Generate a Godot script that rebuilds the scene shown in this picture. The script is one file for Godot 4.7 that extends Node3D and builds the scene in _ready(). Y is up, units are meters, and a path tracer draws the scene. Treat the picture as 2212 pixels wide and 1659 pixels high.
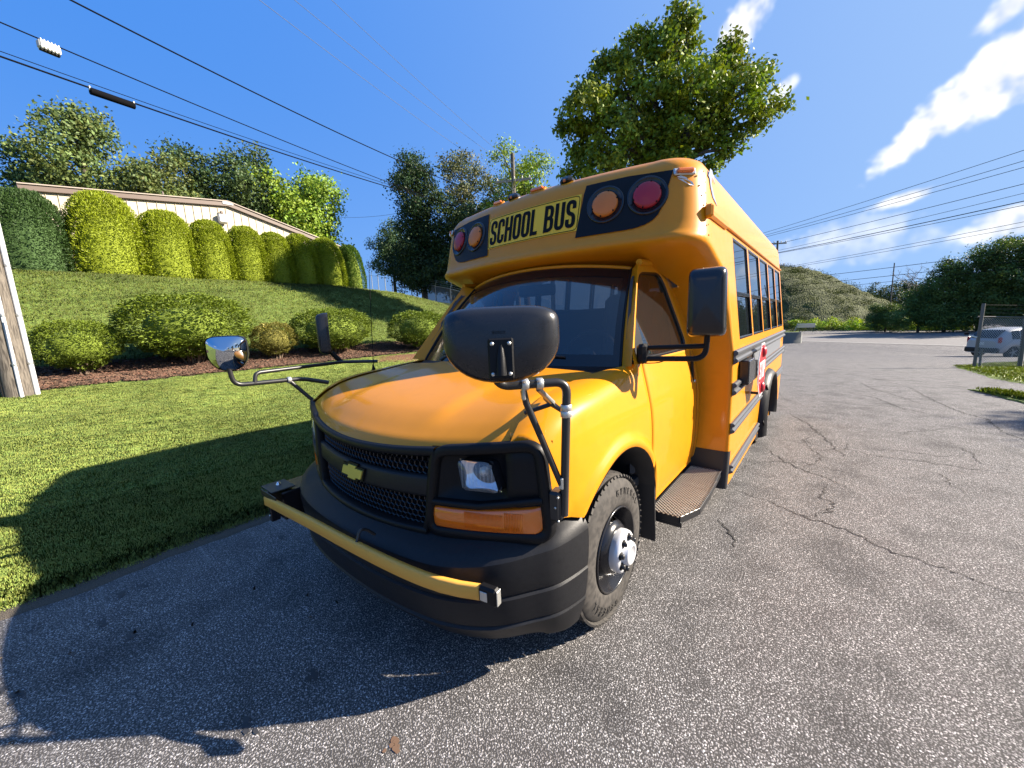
extends Node3D

# ---------------------------------------------------------------- globals
var M := {}
var rng := RandomNumberGenerator.new()
var names_used := {}

func _ready() -> void:
	rng.seed = 7
	setup_camera_and_light()
	make_materials()
	make_outdoor_materials()
	build_ground()
	build_bus()
	build_bank_objects()
	build_right_side()
	build_lines()
	build_grass()

func setup_camera_and_light() -> void:
	var cam := Camera3D.new()
	cam.name = "camera"
	cam.fov = 90.036
	cam.near = 0.03
	cam.far = 3000.0
	add_child(cam)
	var b := Basis(Vector3.UP, deg_to_rad(39.5334)) * Basis(Vector3.RIGHT, deg_to_rad(-8.7889)) * Basis(Vector3.BACK, deg_to_rad(-2.5513))
	cam.transform = Transform3D(b, Vector3(1.7054, 1.4965, 1.6655))
	cam.current = true
	var sun := DirectionalLight3D.new()
	sun.name = "sun"
	sun.light_energy = SUN_ENERGY
	sun.light_color = Color(1.0, 0.95, 0.88)
	sun.light_angular_distance = 0.55
	sun.shadow_enabled = true
	add_child(sun)
	sun.look_at_from_position(Vector3.ZERO, SUN_DIR, Vector3.UP)
	var env := Environment.new()
	env.background_mode = Environment.BG_SKY
	env.background_energy_multiplier = 1.0
	var sky := Sky.new()
	var pan := PanoramaSkyMaterial.new()
	pan.panorama = sky_texture()
	sky.sky_material = pan
	env.sky = sky
	env.ambient_light_source = Environment.AMBIENT_SOURCE_SKY
	env.tonemap_mode = Environment.TONE_MAPPER_LINEAR
	env.tonemap_exposure = EXPOSURE
	env.sdfgi_enabled = true
	env.ssao_enabled = true
	env.ssil_enabled = true
	var we := WorldEnvironment.new()
	we.name = "environment"
	we.environment = env
	add_child(we)

const SUN_DIR := Vector3(-1.38, -1.0, 1.20)
const SUN_ENERGY := 1.6
const EXPOSURE := 3.3

func sky_texture() -> ImageTexture:
	# clear late-afternoon air with a few small fair-weather clouds, painted by direction
	var w := 2048
	var h := 1024
	var img := Image.create(w, h, false, Image.FORMAT_RGBF)
	var n1 := FastNoiseLite.new()
	n1.seed = 11
	n1.frequency = 1.6
	n1.fractal_octaves = 5
	n1.fractal_gain = 0.55
	var n2 := FastNoiseLite.new()
	n2.seed = 5
	n2.frequency = 5.0
	n2.fractal_octaves = 4
	var to_sun := -SUN_DIR.normalized()
	# cloud list: centre direction, half length (rad), half height (rad), tilt (rad), strength
	var clouds := [
		[sky_dir(2105, 190), 0.155, 0.036, 0.66, 1.4],
		[sky_dir(2255, 95), 0.15, 0.055, 0.6, 1.4],
		[sky_dir(1600, 55), 0.065, 0.032, 0.75, 1.2],
		[sky_dir(1690, 195), 0.03, 0.016, 0.5, 0.8],
		[sky_dir(2195, 5), 0.05, 0.02, 0.5, 1.0],
		[sky_dir(1955, 428), 0.05, 0.012, 0.2, 1.0],
		[sky_dir(2190, 485), 0.07, 0.02, 0.1, 1.0],
		[sky_dir(2200, 455), 0.06, 0.014, 0.15, 0.9],
		[sky_dir(1850, 500), 0.10, 0.03, 0.0, 0.3],
		[sky_dir(1800, 540), 0.2, 0.04, 0.0, 0.35],
		[Vector3(0.9, 0.35, 0.5).normalized(), 0.16, 0.06, 0.2, 1.2],
		[Vector3(0.75, 0.18, 0.62).normalized(), 0.09, 0.04, 0.1, 1.2],
		[Vector3(0.1, 0.4, 0.95).normalized(), 0.2, 0.08, 0.2, 1.0],
		[Vector3(-0.75, 0.25, 0.7).normalized(), 0.2, 0.07, 0.1, 1.0],
		[Vector3(0.85, 0.5, -0.2).normalized(), 0.18, 0.07, 0.4, 1.0],
	]
	var frames := []
	for c in clouds:
		var d: Vector3 = c[0]
		var rt := d.cross(Vector3.UP).normalized()
		var up := rt.cross(d).normalized()
		var t: float = c[3]
		frames.append([d, rt * cos(t) + up * sin(t), up * cos(t) - rt * sin(t), cos(c[1] * 1.8)])
	for j in h:
		var el := (0.5 - (j + 0.5) / h) * PI
		var y := sin(el)
		var cy := cos(el)
		for i in w:
			var az := (i + 0.5) / w * TAU
			# Godot panorama: u = 0 looks down -Z, u = 0.25 towards +X
			var d := Vector3(sin(az) * cy, y, -cos(az) * cy)
			var col: Vector3
			if y >= 0.0:
				var k := pow(1.0 - y, 3.0)
				col = Vector3(0.040, 0.255, 0.86).lerp(Vector3(0.26, 0.52, 1.0), k)
				var cs := d.dot(to_sun) * 0.5 + 0.5
				col = col.lerp(Vector3(0.55, 0.76, 1.05), pow(cs, 3.0) * 0.75)
				for q in clouds.size():
					var fr = frames[q]
					var cd: float = d.dot(fr[0])
					if cd > fr[3]:
						var c = clouds[q]
						var u: float = d.dot(fr[1]) / c[1]
						var v: float = d.dot(fr[2]) / c[2]
						var wob := n1.get_noise_3d(d.x * 9.0, d.y * 9.0, d.z * 9.0)
						var fine := n2.get_noise_3d(d.x * 9.0, d.y * 9.0, d.z * 9.0)
						var m := 1.0 - (u * u + v * v) + wob * 0.85 + fine * 0.35
						m = smoothstep(0.05, 0.95, m) * c[4]
						m = clampf(m, 0.0, 1.0)
						var lit := 0.86 + 0.2 * smoothstep(-0.5, 0.4, wob + fine * 0.6)
						col = col.lerp(Vector3(1.16, 1.17, 1.2) * lit, m * 0.95)
			else:
				col = Vector3(0.28, 0.50, 0.96).lerp(Vector3(0.22, 0.24, 0.2), clampf(-y * 12.0, 0.0, 1.0))
			col *= 1.0 / EXPOSURE
			img.set_pixel(i, j, Color(col.x, col.y, col.z))
	return ImageTexture.create_from_image(img)

func sky_dir(px: float, py: float) -> Vector3:
	# a direction in the sky, from the bearing measured on the photograph (2212 px wide copy)
	var f := 1529.03 / 1.84448
	var b := Basis(Vector3.UP, deg_to_rad(39.5334)) * Basis(Vector3.RIGHT, deg_to_rad(-8.7889)) * Basis(Vector3.BACK, deg_to_rad(-2.5513))
	return (b * Vector3((px - 1106.0) / f, (829.5 - py) / f, -1.0)).normalized()

# ---------------------------------------------------------------- helpers
func numbered(called: String) -> String:
	if not names_used.has(called):
		names_used[called] = 0
		return called
	names_used[called] += 1
	return "%s_%03d" % [called, names_used[called]]

func thing(called: String, label: String, category: String, at := Vector3.ZERO, group := "") -> Node3D:
	var o := Node3D.new()
	o.name = numbered(called)
	add_child(o)
	o.position = at
	tag(o, label, category, group)
	return o

func tag(o: Node, label: String, category: String, group := "") -> void:
	o.set_meta("label", label)
	o.set_meta("category", category)
	if group != "":
		o.set_meta("group", group)

func put(called: String, mesh: Mesh, m: Material, parent: Node) -> MeshInstance3D:
	var o := MeshInstance3D.new()
	o.mesh = mesh
	if m:
		o.material_override = m
	o.cast_shadow = GeometryInstance3D.SHADOW_CASTING_SETTING_ON
	if parent == self:
		o.name = numbered(called)
		add_child(o)
	else:
		o.name = called
		parent.add_child(o, true)
	return o

func structure(called: String, mesh: Mesh, m: Material) -> MeshInstance3D:
	var o := put(called, mesh, m, self)
	o.set_meta("kind", "structure")
	return o

func copy_of(root: Node3D, at: Vector3, turn: float, scl: Vector3, label := "", group := "") -> Node3D:
	var r: Node3D = root.duplicate()
	var base := String(root.name)
	if base.length() > 4 and base.right(3).is_valid_int():
		base = base.left(base.length() - 4)
	r.name = numbered(base)
	add_child(r)
	r.transform = Transform3D(Basis(Vector3.UP, turn).scaled_local(scl), at)
	if label != "":
		r.set_meta("label", label)
	if group != "":
		r.set_meta("group", group)
	return r

func lin(r: float, g: float, b: float, a := 1.0) -> Color:
	var c := Color(r, g, b).linear_to_srgb()
	c.a = a
	return c

func mat(r: float, g: float, b: float, rough := 0.6, metal := 0.0) -> StandardMaterial3D:
	var m := StandardMaterial3D.new()
	m.albedo_color = lin(r, g, b)
	m.roughness = rough
	m.metallic = metal
	m.cull_mode = BaseMaterial3D.CULL_DISABLED
	return m

func new_st() -> SurfaceTool:
	var st := SurfaceTool.new()
	st.begin(Mesh.PRIMITIVE_TRIANGLES)
	return st

func done(st: SurfaceTool) -> ArrayMesh:
	st.index()
	st.generate_normals()
	return st.commit()

func tri(st: SurfaceTool, a: Vector3, b: Vector3, c: Vector3) -> void:
	st.set_uv(Vector2(a.x, a.y)); st.add_vertex(a)
	st.set_uv(Vector2(b.x, b.y)); st.add_vertex(b)
	st.set_uv(Vector2(c.x, c.y)); st.add_vertex(c)

func quad(st: SurfaceTool, a: Vector3, b: Vector3, c: Vector3, d: Vector3) -> void:
	var e := [a, b, c, a, c, d]
	var u := [Vector2(0, 0), Vector2(1, 0), Vector2(1, 1), Vector2(0, 0), Vector2(1, 1), Vector2(0, 1)]
	for i in 6:
		st.set_uv(u[i])
		st.add_vertex(e[i])

func box(st: SurfaceTool, c: Vector3, s: Vector3, b := Basis.IDENTITY, bev := 0.0) -> void:
	# a box with chamfered edges when bev > 0
	st.set_smooth_group(-1)
	var h := s * 0.5
	if bev <= 0.0:
		var v := []
		for i in 8:
			v.append(c + b * Vector3(h.x if i & 1 else -h.x, h.y if i & 2 else -h.y, h.z if i & 4 else -h.z))
		for f in [[0, 2, 3, 1], [4, 5, 7, 6], [0, 1, 5, 4], [2, 6, 7, 3], [0, 4, 6, 2], [1, 3, 7, 5]]:
			quad(st, v[f[0]], v[f[1]], v[f[2]], v[f[3]])
		return
	bev = minf(bev, minf(h.x, minf(h.y, h.z)) * 0.95)
	var p := func(sx: float, sy: float, sz: float, ax: int) -> Vector3:
		var q := Vector3(sx * (h.x - bev), sy * (h.y - bev), sz * (h.z - bev))
		q[ax] = [sx, sy, sz][ax] * h[ax]
		return c + b * q
	for ax in 3:
		for sg in [-1.0, 1.0]:
			var ring := []
			for q in [[-1.0, -1.0], [1.0, -1.0], [1.0, 1.0], [-1.0, 1.0]]:
				var sgn := Vector3.ZERO
				sgn[ax] = sg
				sgn[(ax + 1) % 3] = q[0]
				sgn[(ax + 2) % 3] = q[1]
				ring.append(p.call(sgn.x, sgn.y, sgn.z, ax))
			if sg > 0:
				quad(st, ring[3], ring[2], ring[1], ring[0])
			else:
				quad(st, ring[0], ring[1], ring[2], ring[3])
	for ax in 3:      # edges along axis ax
		for q in [[-1.0, -1.0], [1.0, -1.0], [1.0, 1.0], [-1.0, 1.0]]:
			var s0 := Vector3.ZERO
			s0[(ax + 1) % 3] = q[0]
			s0[(ax + 2) % 3] = q[1]
			var s1 := s0
			s0[ax] = -1.0
			s1[ax] = 1.0
			var a0 = p.call(s0.x, s0.y, s0.z, (ax + 1) % 3)
			var a1 = p.call(s0.x, s0.y, s0.z, (ax + 2) % 3)
			var b0 = p.call(s1.x, s1.y, s1.z, (ax + 1) % 3)
			var b1 = p.call(s1.x, s1.y, s1.z, (ax + 2) % 3)
			if q[0] * q[1] > 0:
				quad(st, a0, b0, b1, a1)
			else:
				quad(st, a1, b1, b0, a0)
	for sx in [-1.0, 1.0]:
		for sy in [-1.0, 1.0]:
			for sz in [-1.0, 1.0]:
				if sx * sy * sz > 0:
					tri(st, p.call(sx, sy, sz, 2), p.call(sx, sy, sz, 1), p.call(sx, sy, sz, 0))
				else:
					tri(st, p.call(sx, sy, sz, 0), p.call(sx, sy, sz, 1), p.call(sx, sy, sz, 2))

func box_mesh(c: Vector3, s: Vector3, b := Basis.IDENTITY, bev := 0.0) -> ArrayMesh:
	var st := new_st()
	box(st, c, s, b, bev)
	return done(st)

func tube(st: SurfaceTool, pts: Array, rad, sides := 8, caps := true) -> void:
	# rad: one radius or an array
	st.set_smooth_group(0)
	var n := pts.size()
	var rings := []
	var prev_n := Vector3.ZERO
	for i in n:
		var d: Vector3
		if i == 0:
			d = pts[1] - pts[0]
		elif i == n - 1:
			d = pts[n - 1] - pts[n - 2]
		else:
			d = (pts[i + 1] - pts[i]).normalized() + (pts[i] - pts[i - 1]).normalized()
		d = d.normalized()
		var nn: Vector3
		if i == 0:
			nn = d.cross(Vector3.UP if absf(d.y) < 0.9 else Vector3.RIGHT).normalized()
		else:
			nn = (prev_n - d * prev_n.dot(d)).normalized()
		prev_n = nn
		var bb := d.cross(nn)
		var r: float = rad[i] if rad is Array else rad
		var ring := []
		for k in sides:
			var a := TAU * k / sides
			ring.append(pts[i] + (nn * cos(a) + bb * sin(a)) * r)
		rings.append(ring)
	for i in n - 1:
		for k in sides:
			var k2 := (k + 1) % sides
			quad(st, rings[i][k], rings[i + 1][k], rings[i + 1][k2], rings[i][k2])
	if caps:
		st.set_smooth_group(-1)
		for k in range(1, sides - 1):
			tri(st, rings[0][0], rings[0][k], rings[0][k + 1])
			tri(st, rings[n - 1][0], rings[n - 1][k + 1], rings[n - 1][k])
	st.set_smooth_group(0)

func tube_mesh(pts: Array, rad, sides := 8) -> ArrayMesh:
	var st := new_st()
	tube(st, pts, rad, sides)
	return done(st)

func bend(pts: Array, r: float, steps := 5) -> Array:
	# rounds the inner corners of a polyline
	var out := [pts[0]]
	for i in range(1, pts.size() - 1):
		var a: Vector3 = pts[i] + (pts[i - 1] - pts[i]).normalized() * minf(r, pts[i].distance_to(pts[i - 1]) * 0.48)
		var c: Vector3 = pts[i] + (pts[i + 1] - pts[i]).normalized() * minf(r, pts[i].distance_to(pts[i + 1]) * 0.48)
		for k in steps + 1:
			var t := float(k) / steps
			out.append(a.lerp(pts[i], t).lerp(pts[i].lerp(c, t), t))
	out.append(pts[-1])
	return out

func lathe(st: SurfaceTool, profile: Array, tf: Transform3D, seg := 24, smooth := true) -> void:
	# profile of Vector2(radius, along axis y of tf)
	st.set_smooth_group(0 if smooth else -1)
	for i in profile.size() - 1:
		var p: Vector2 = profile[i]
		var q: Vector2 = profile[i + 1]
		for k in seg:
			var a := TAU * k / seg
			var b := TAU * (k + 1) / seg
			var v0 := tf * Vector3(p.x * cos(a), p.y, p.x * sin(a))
			var v1 := tf * Vector3(p.x * cos(b), p.y, p.x * sin(b))
			var v2 := tf * Vector3(q.x * cos(b), q.y, q.x * sin(b))
			var v3 := tf * Vector3(q.x * cos(a), q.y, q.x * sin(a))
			if p.x < 1e-5:
				tri(st, v0, v2, v3)
			elif q.x < 1e-5:
				tri(st, v0, v1, v2)
			else:
				quad(st, v0, v1, v2, v3)

func lathe_mesh(profile: Array, tf: Transform3D, seg := 24, smooth := true) -> ArrayMesh:
	var st := new_st()
	lathe(st, profile, tf, seg, smooth)
	return done(st)

func grid(st: SurfaceTool, rows: Array, skip := {}, group := 0) -> void:
	st.set_smooth_group(group)
	for j in rows.size() - 1:
		for i in rows[j].size() - 1:
			if skip.has(Vector2i(i, j)):
				continue
			var a: Vector3 = rows[j][i]
			var b: Vector3 = rows[j][i + 1]
			var c: Vector3 = rows[j + 1][i + 1]
			var d: Vector3 = rows[j + 1][i]
			if a.distance_squared_to(b) > 1e-12 or c.distance_squared_to(d) > 1e-12:
				quad(st, a, b, c, d)

func grid_mesh(rows: Array, skip := {}) -> ArrayMesh:
	var st := new_st()
	grid(st, rows, skip)
	return done(st)

func plate(st: SurfaceTool, poly: PackedVector2Array, tf: Transform3D, depth: float, bev := 0.0) -> void:
	# a flat outline in tf's xy plane, extruded along tf's +z by depth, with an optional chamfer on the front edge
	st.set_smooth_group(-1)
	var idx := Geometry2D.triangulate_polygon(poly)
	var front := poly
	if bev > 0.0:
		var off := Geometry2D.offset_polygon(poly, -bev)
		if off.size() == 1 and off[0].size() == poly.size():
			front = poly
			# match vertices by nearest
			var f2 := PackedVector2Array()
			for p in poly:
				var best := 0
				var bd := 1e9
				for k in off[0].size():
					var dd := off[0][k].distance_squared_to(p)
					if dd < bd:
						bd = dd
						best = k
				f2.append(off[0][best])
			front = f2
	var z0 := 0.0
	var z1 := depth
	for k in range(0, idx.size(), 3):
		var a := front[idx[k]]
		var b := front[idx[k + 1]]
		var c := front[idx[k + 2]]
		tri(st, tf * Vector3(a.x, a.y, z1), tf * Vector3(b.x, b.y, z1), tf * Vector3(c.x, c.y, z1))
		a = poly[idx[k]]
		b = poly[idx[k + 1]]
		c = poly[idx[k + 2]]
		tri(st, tf * Vector3(a.x, a.y, z0), tf * Vector3(c.x, c.y, z0), tf * Vector3(b.x, b.y, z0))
	var n := poly.size()
	for k in n:
		var p := poly[k]
		var q := poly[(k + 1) % n]
		var fp := front[k]
		var fq := front[(k + 1) % n]
		if bev > 0.0:
			quad(st, tf * Vector3(p.x, p.y, z0), tf * Vector3(q.x, q.y, z0), tf * Vector3(q.x, q.y, z1 - bev), tf * Vector3(p.x, p.y, z1 - bev))
			quad(st, tf * Vector3(p.x, p.y, z1 - bev), tf * Vector3(q.x, q.y, z1 - bev), tf * Vector3(fq.x, fq.y, z1), tf * Vector3(fp.x, fp.y, z1))
		else:
			quad(st, tf * Vector3(p.x, p.y, z0), tf * Vector3(q.x, q.y, z0), tf * Vector3(q.x, q.y, z1), tf * Vector3(p.x, p.y, z1))

func plate_mesh(poly: PackedVector2Array, tf: Transform3D, depth: float, bev := 0.0) -> ArrayMesh:
	var st := new_st()
	plate(st, poly, tf, depth, bev)
	return done(st)

func rounded(pts: Array, r: float, steps := 5) -> PackedVector2Array:
	# closed outline with rounded corners
	var out := PackedVector2Array()
	var n := pts.size()
	for i in n:
		var p: Vector2 = pts[i]
		var a: Vector2 = pts[(i + n - 1) % n]
		var c: Vector2 = pts[(i + 1) % n]
		var pa := p + (a - p).normalized() * minf(r, p.distance_to(a) * 0.48)
		var pc := p + (c - p).normalized() * minf(r, p.distance_to(c) * 0.48)
		for k in steps + 1:
			var t := float(k) / steps
			out.append(pa.lerp(p, t).lerp(p.lerp(pc, t), t))
	return out

func frame_of(o: Vector3, xaxis: Vector3, yaxis: Vector3) -> Transform3D:
	var x := xaxis.normalized()
	var z := x.cross(yaxis).normalized()
	return Transform3D(Basis(x, z.cross(x), z), o)

func axis_tf(o: Vector3, yaxis: Vector3) -> Transform3D:
	var y := yaxis.normalized()
	var x := y.cross(Vector3.UP if absf(y.y) < 0.9 else Vector3.RIGHT).normalized()
	return Transform3D(Basis(x, y, x.cross(y)), o)

# stroke letters -------------------------------------------------------------
func glyph(ch: String) -> Array:
	# polylines in a box 1 wide (x) by 2 tall (y) ; corners get rounded
	match ch:
		"S": return [[Vector2(1, 1.42), Vector2(1, 2), Vector2(0, 2), Vector2(0, 1.12), Vector2(1, 0.9), Vector2(1, 0), Vector2(0, 0), Vector2(0, 0.58)]]
		"C": return [[Vector2(1, 1.38), Vector2(1, 2), Vector2(0, 2), Vector2(0, 0), Vector2(1, 0), Vector2(1, 0.62)]]
		"H": return [[Vector2(0, 0), Vector2(0, 2)], [Vector2(1, 0), Vector2(1, 2)], [Vector2(0, 1.0), Vector2(1, 1.0)]]
		"O": return [[Vector2(0.5, 2), Vector2(0, 2), Vector2(0, 0), Vector2(1, 0), Vector2(1, 2), Vector2(0.5, 2)]]
		"L": return [[Vector2(0, 2), Vector2(0, 0)], [Vector2(0, 0), Vector2(1, 0)]]
		"B": return [[Vector2(0, 0), Vector2(0, 2)], [Vector2(0, 2), Vector2(0.95, 2), Vector2(0.95, 1.04), Vector2(0, 1.04)], [Vector2(0, 1.04), Vector2(1, 1.04), Vector2(1, 0), Vector2(0, 0)]]
		"U": return [[Vector2(0, 2), Vector2(0, 0), Vector2(1, 0), Vector2(1, 2)]]
		"T": return [[Vector2(0, 2), Vector2(1, 2)], [Vector2(0.5, 2), Vector2(0.5, 0)]]
		"P": return [[Vector2(0, 0), Vector2(0, 2)], [Vector2(0, 2), Vector2(1, 2), Vector2(1, 0.95), Vector2(0, 0.95)]]
	return []

func letter_mesh(ch: String, w: float, h: float, sw: float, tf: Transform3D, depth: float) -> ArrayMesh:
	# w, h: outer size of the letter; sw: stroke width
	var st := new_st()
	st.set_smooth_group(-1)
	var lay := 0.0
	for line in glyph(ch):
		var p3 := []
		for q in line:
			p3.append(Vector3(sw * 0.5 + q.x * (w - sw), sw * 0.5 + q.y * 0.5 * (h - sw), 0))
		var ext: bool = ch in ["H", "T", "L", "B", "P", "U"]
		if ext:
			# square ends reach the outer edge
			var a: Vector3 = (p3[0] - p3[1]).normalized() * sw * 0.5
			var z: Vector3 = (p3[-1] - p3[-2]).normalized() * sw * 0.5
			if not (ch == "H" and is_equal_approx(line[0].y, 1.0)):
				p3[0] += a
				p3[-1] += z
		var pts := bend(p3, minf(w, h) * 0.42, 6)
		var left := []
		var right := []
		for i in pts.size():
			var d: Vector3
			if i == 0:
				d = pts[1] - pts[0]
			elif i == pts.size() - 1:
				d = pts[i] - pts[i - 1]
			else:
				d = (pts[i + 1] - pts[i]).normalized() + (pts[i] - pts[i - 1]).normalized()
			d = d.normalized()
			var nn := Vector3(-d.y, d.x, 0) * sw * 0.5
			left.append(pts[i] + nn)
			right.append(pts[i] - nn)
		lay += 0.00012
		for i in pts.size() - 1:
			var zz := Vector3(0, 0, depth + lay)
			quad(st, tf * (left[i] + zz), tf * (left[i + 1] + zz), tf * (right[i + 1] + zz), tf * (right[i] + zz))
			quad(st, tf * left[i], tf * left[i + 1], tf * (left[i + 1] + zz), tf * (left[i] + zz))
			quad(st, tf * right[i], tf * right[i + 1], tf * (right[i + 1] + zz), tf * (right[i] + zz))
	return done(st)

# ---------------------------------------------------------------- materials
func noise_tex(freq: float, oct: int, ramp: Array, size := 512, seed_ := 1, kind := FastNoiseLite.TYPE_SIMPLEX_SMOOTH) -> NoiseTexture2D:
	var n := FastNoiseLite.new()
	n.noise_type = kind
	n.seed = seed_
	n.frequency = freq
	n.fractal_octaves = oct
	var t := NoiseTexture2D.new()
	t.width = size
	t.height = size
	t.seamless = true
	t.noise = n
	if ramp.size() > 0:
		var g := Gradient.new()
		var offs := PackedFloat32Array()
		var cols := PackedColorArray()
		for r in ramp:
			offs.append(r[0])
			cols.append(r[1])
		g.offsets = offs
		g.colors = cols
		t.color_ramp = g
	return t

func normal_tex(freq: float, oct: int, strength: float, size := 512, seed_ := 1) -> NoiseTexture2D:
	var n := FastNoiseLite.new()
	n.seed = seed_
	n.frequency = freq
	n.fractal_octaves = oct
	var t := NoiseTexture2D.new()
	t.width = size
	t.height = size
	t.seamless = true
	t.as_normal_map = true
	t.bump_strength = strength
	t.noise = n
	return t

func tri_world(m: StandardMaterial3D, s: float) -> void:
	m.uv1_triplanar = true
	m.uv1_world_triplanar = true
	m.uv1_scale = Vector3(s, s, s)

func asphalt_material(r: float, g: float, b: float, seed_: int) -> StandardMaterial3D:
	# stone chips in dark binder: each chip of the aggregate is a cell with its own tone
	var size := 2048
	var img := Image.create(size, size, true, Image.FORMAT_RGB8)
	var hgt := Image.create(size, size, false, Image.FORMAT_RGB8)
	var rr := RandomNumberGenerator.new()
	rr.seed = seed_
	var cells := 170
	var pts := []
	var tone := []
	var rad := []
	for j in cells:
		for i in cells:
			pts.append(Vector2(i + rr.randf(), j + rr.randf()))
			tone.append(rr.randf())
			rad.append(rr.randf_range(0.24, 0.56))
	var data := PackedByteArray()
	data.resize(size * size * 3)
	var hd := PackedByteArray()
	hd.resize(size * size * 3)
	var cf := float(cells) / size
	# splat each chip as a small irregular blob
	var val := PackedFloat32Array()
	val.resize(size * size)
	var ht := PackedFloat32Array()
	ht.resize(size * size)
	val.fill(0.0)
	ht.fill(0.0)
	var px := 1.0 / cf
	for q in pts.size():
		var p: Vector2 = pts[q] * px
		var r0: float = rad[q] * px
		var sq := rr.randf_range(0.65, 1.4)
		var ang := rr.randf() * PI
		var ca := cos(ang)
		var sa := sin(ang)
		var t: float = tone[q]
		var v := 0.20 + 0.85 * pow(t, 1.4)
		if t > 0.86:
			v = 1.05 + (t - 0.86) * 4.0
		var R := int(ceil(r0 * 1.4))
		for dy in range(-R, R + 1):
			for dx in range(-R, R + 1):
				var u := (dx * ca + dy * sa) / (r0 * sq)
				var w := (-dx * sa + dy * ca) / (r0 / sq)
				var d := absf(u) * 0.35 + absf(w) * 0.35 + sqrt(u * u + w * w) * 0.65
				if d < 1.0:
					var x := posmod(int(p.x) + dx, size)
					var y := posmod(int(p.y) + dy, size)
					var k := y * size + x
					var hh := 1.0 - d * d * 0.6
					if hh > ht[k]:
						ht[k] = hh
						val[k] = v
	for k in size * size:
		var v := 0.16 + val[k] * 0.84
		var h := ht[k]
		# warm and cool stones
		var c := Color(r * v, g * v, b * v).linear_to_srgb()
		data[k * 3] = int(clampf(c.r, 0, 1) * 255)
		data[k * 3 + 1] = int(clampf(c.g, 0, 1) * 255)
		data[k * 3 + 2] = int(clampf(c.b, 0, 1) * 255)
		var hb := int(clampf(h, 0, 1) * 255)
		hd[k * 3] = hb
		hd[k * 3 + 1] = hb
		hd[k * 3 + 2] = hb
	img = Image.create_from_data(size, size, false, Image.FORMAT_RGB8, data)
	hgt = Image.create_from_data(size, size, false, Image.FORMAT_RGB8, hd)
	hgt.bump_map_to_normal_map(3.0)
	var m := StandardMaterial3D.new()
	m.albedo_texture = ImageTexture.create_from_image(img)
	m.normal_enabled = true
	m.normal_texture = ImageTexture.create_from_image(hgt)
	m.normal_scale = 0.8
	m.roughness = 0.85
	m.metallic_specular = 0.4
	tri_world(m, 1.0 / 1.3)
	# coarse stains and worn patches over the aggregate
	m.detail_enabled = true
	m.detail_blend_mode = BaseMaterial3D.BLEND_MODE_MUL
	m.detail_albedo = noise_tex(0.011, 5, [[0.0, Color(0.72, 0.72, 0.73)], [0.4, Color(0.92, 0.92, 0.92)], [0.6, Color(1, 1, 1)], [1.0, Color(0.88, 0.87, 0.87)]], 1024, 4)
	m.detail_uv_layer = BaseMaterial3D.DETAIL_UV_2
	m.uv2_triplanar = true
	m.uv2_world_triplanar = true
	m.uv2_scale = Vector3(0.16, 0.16, 0.16)
	return m

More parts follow.
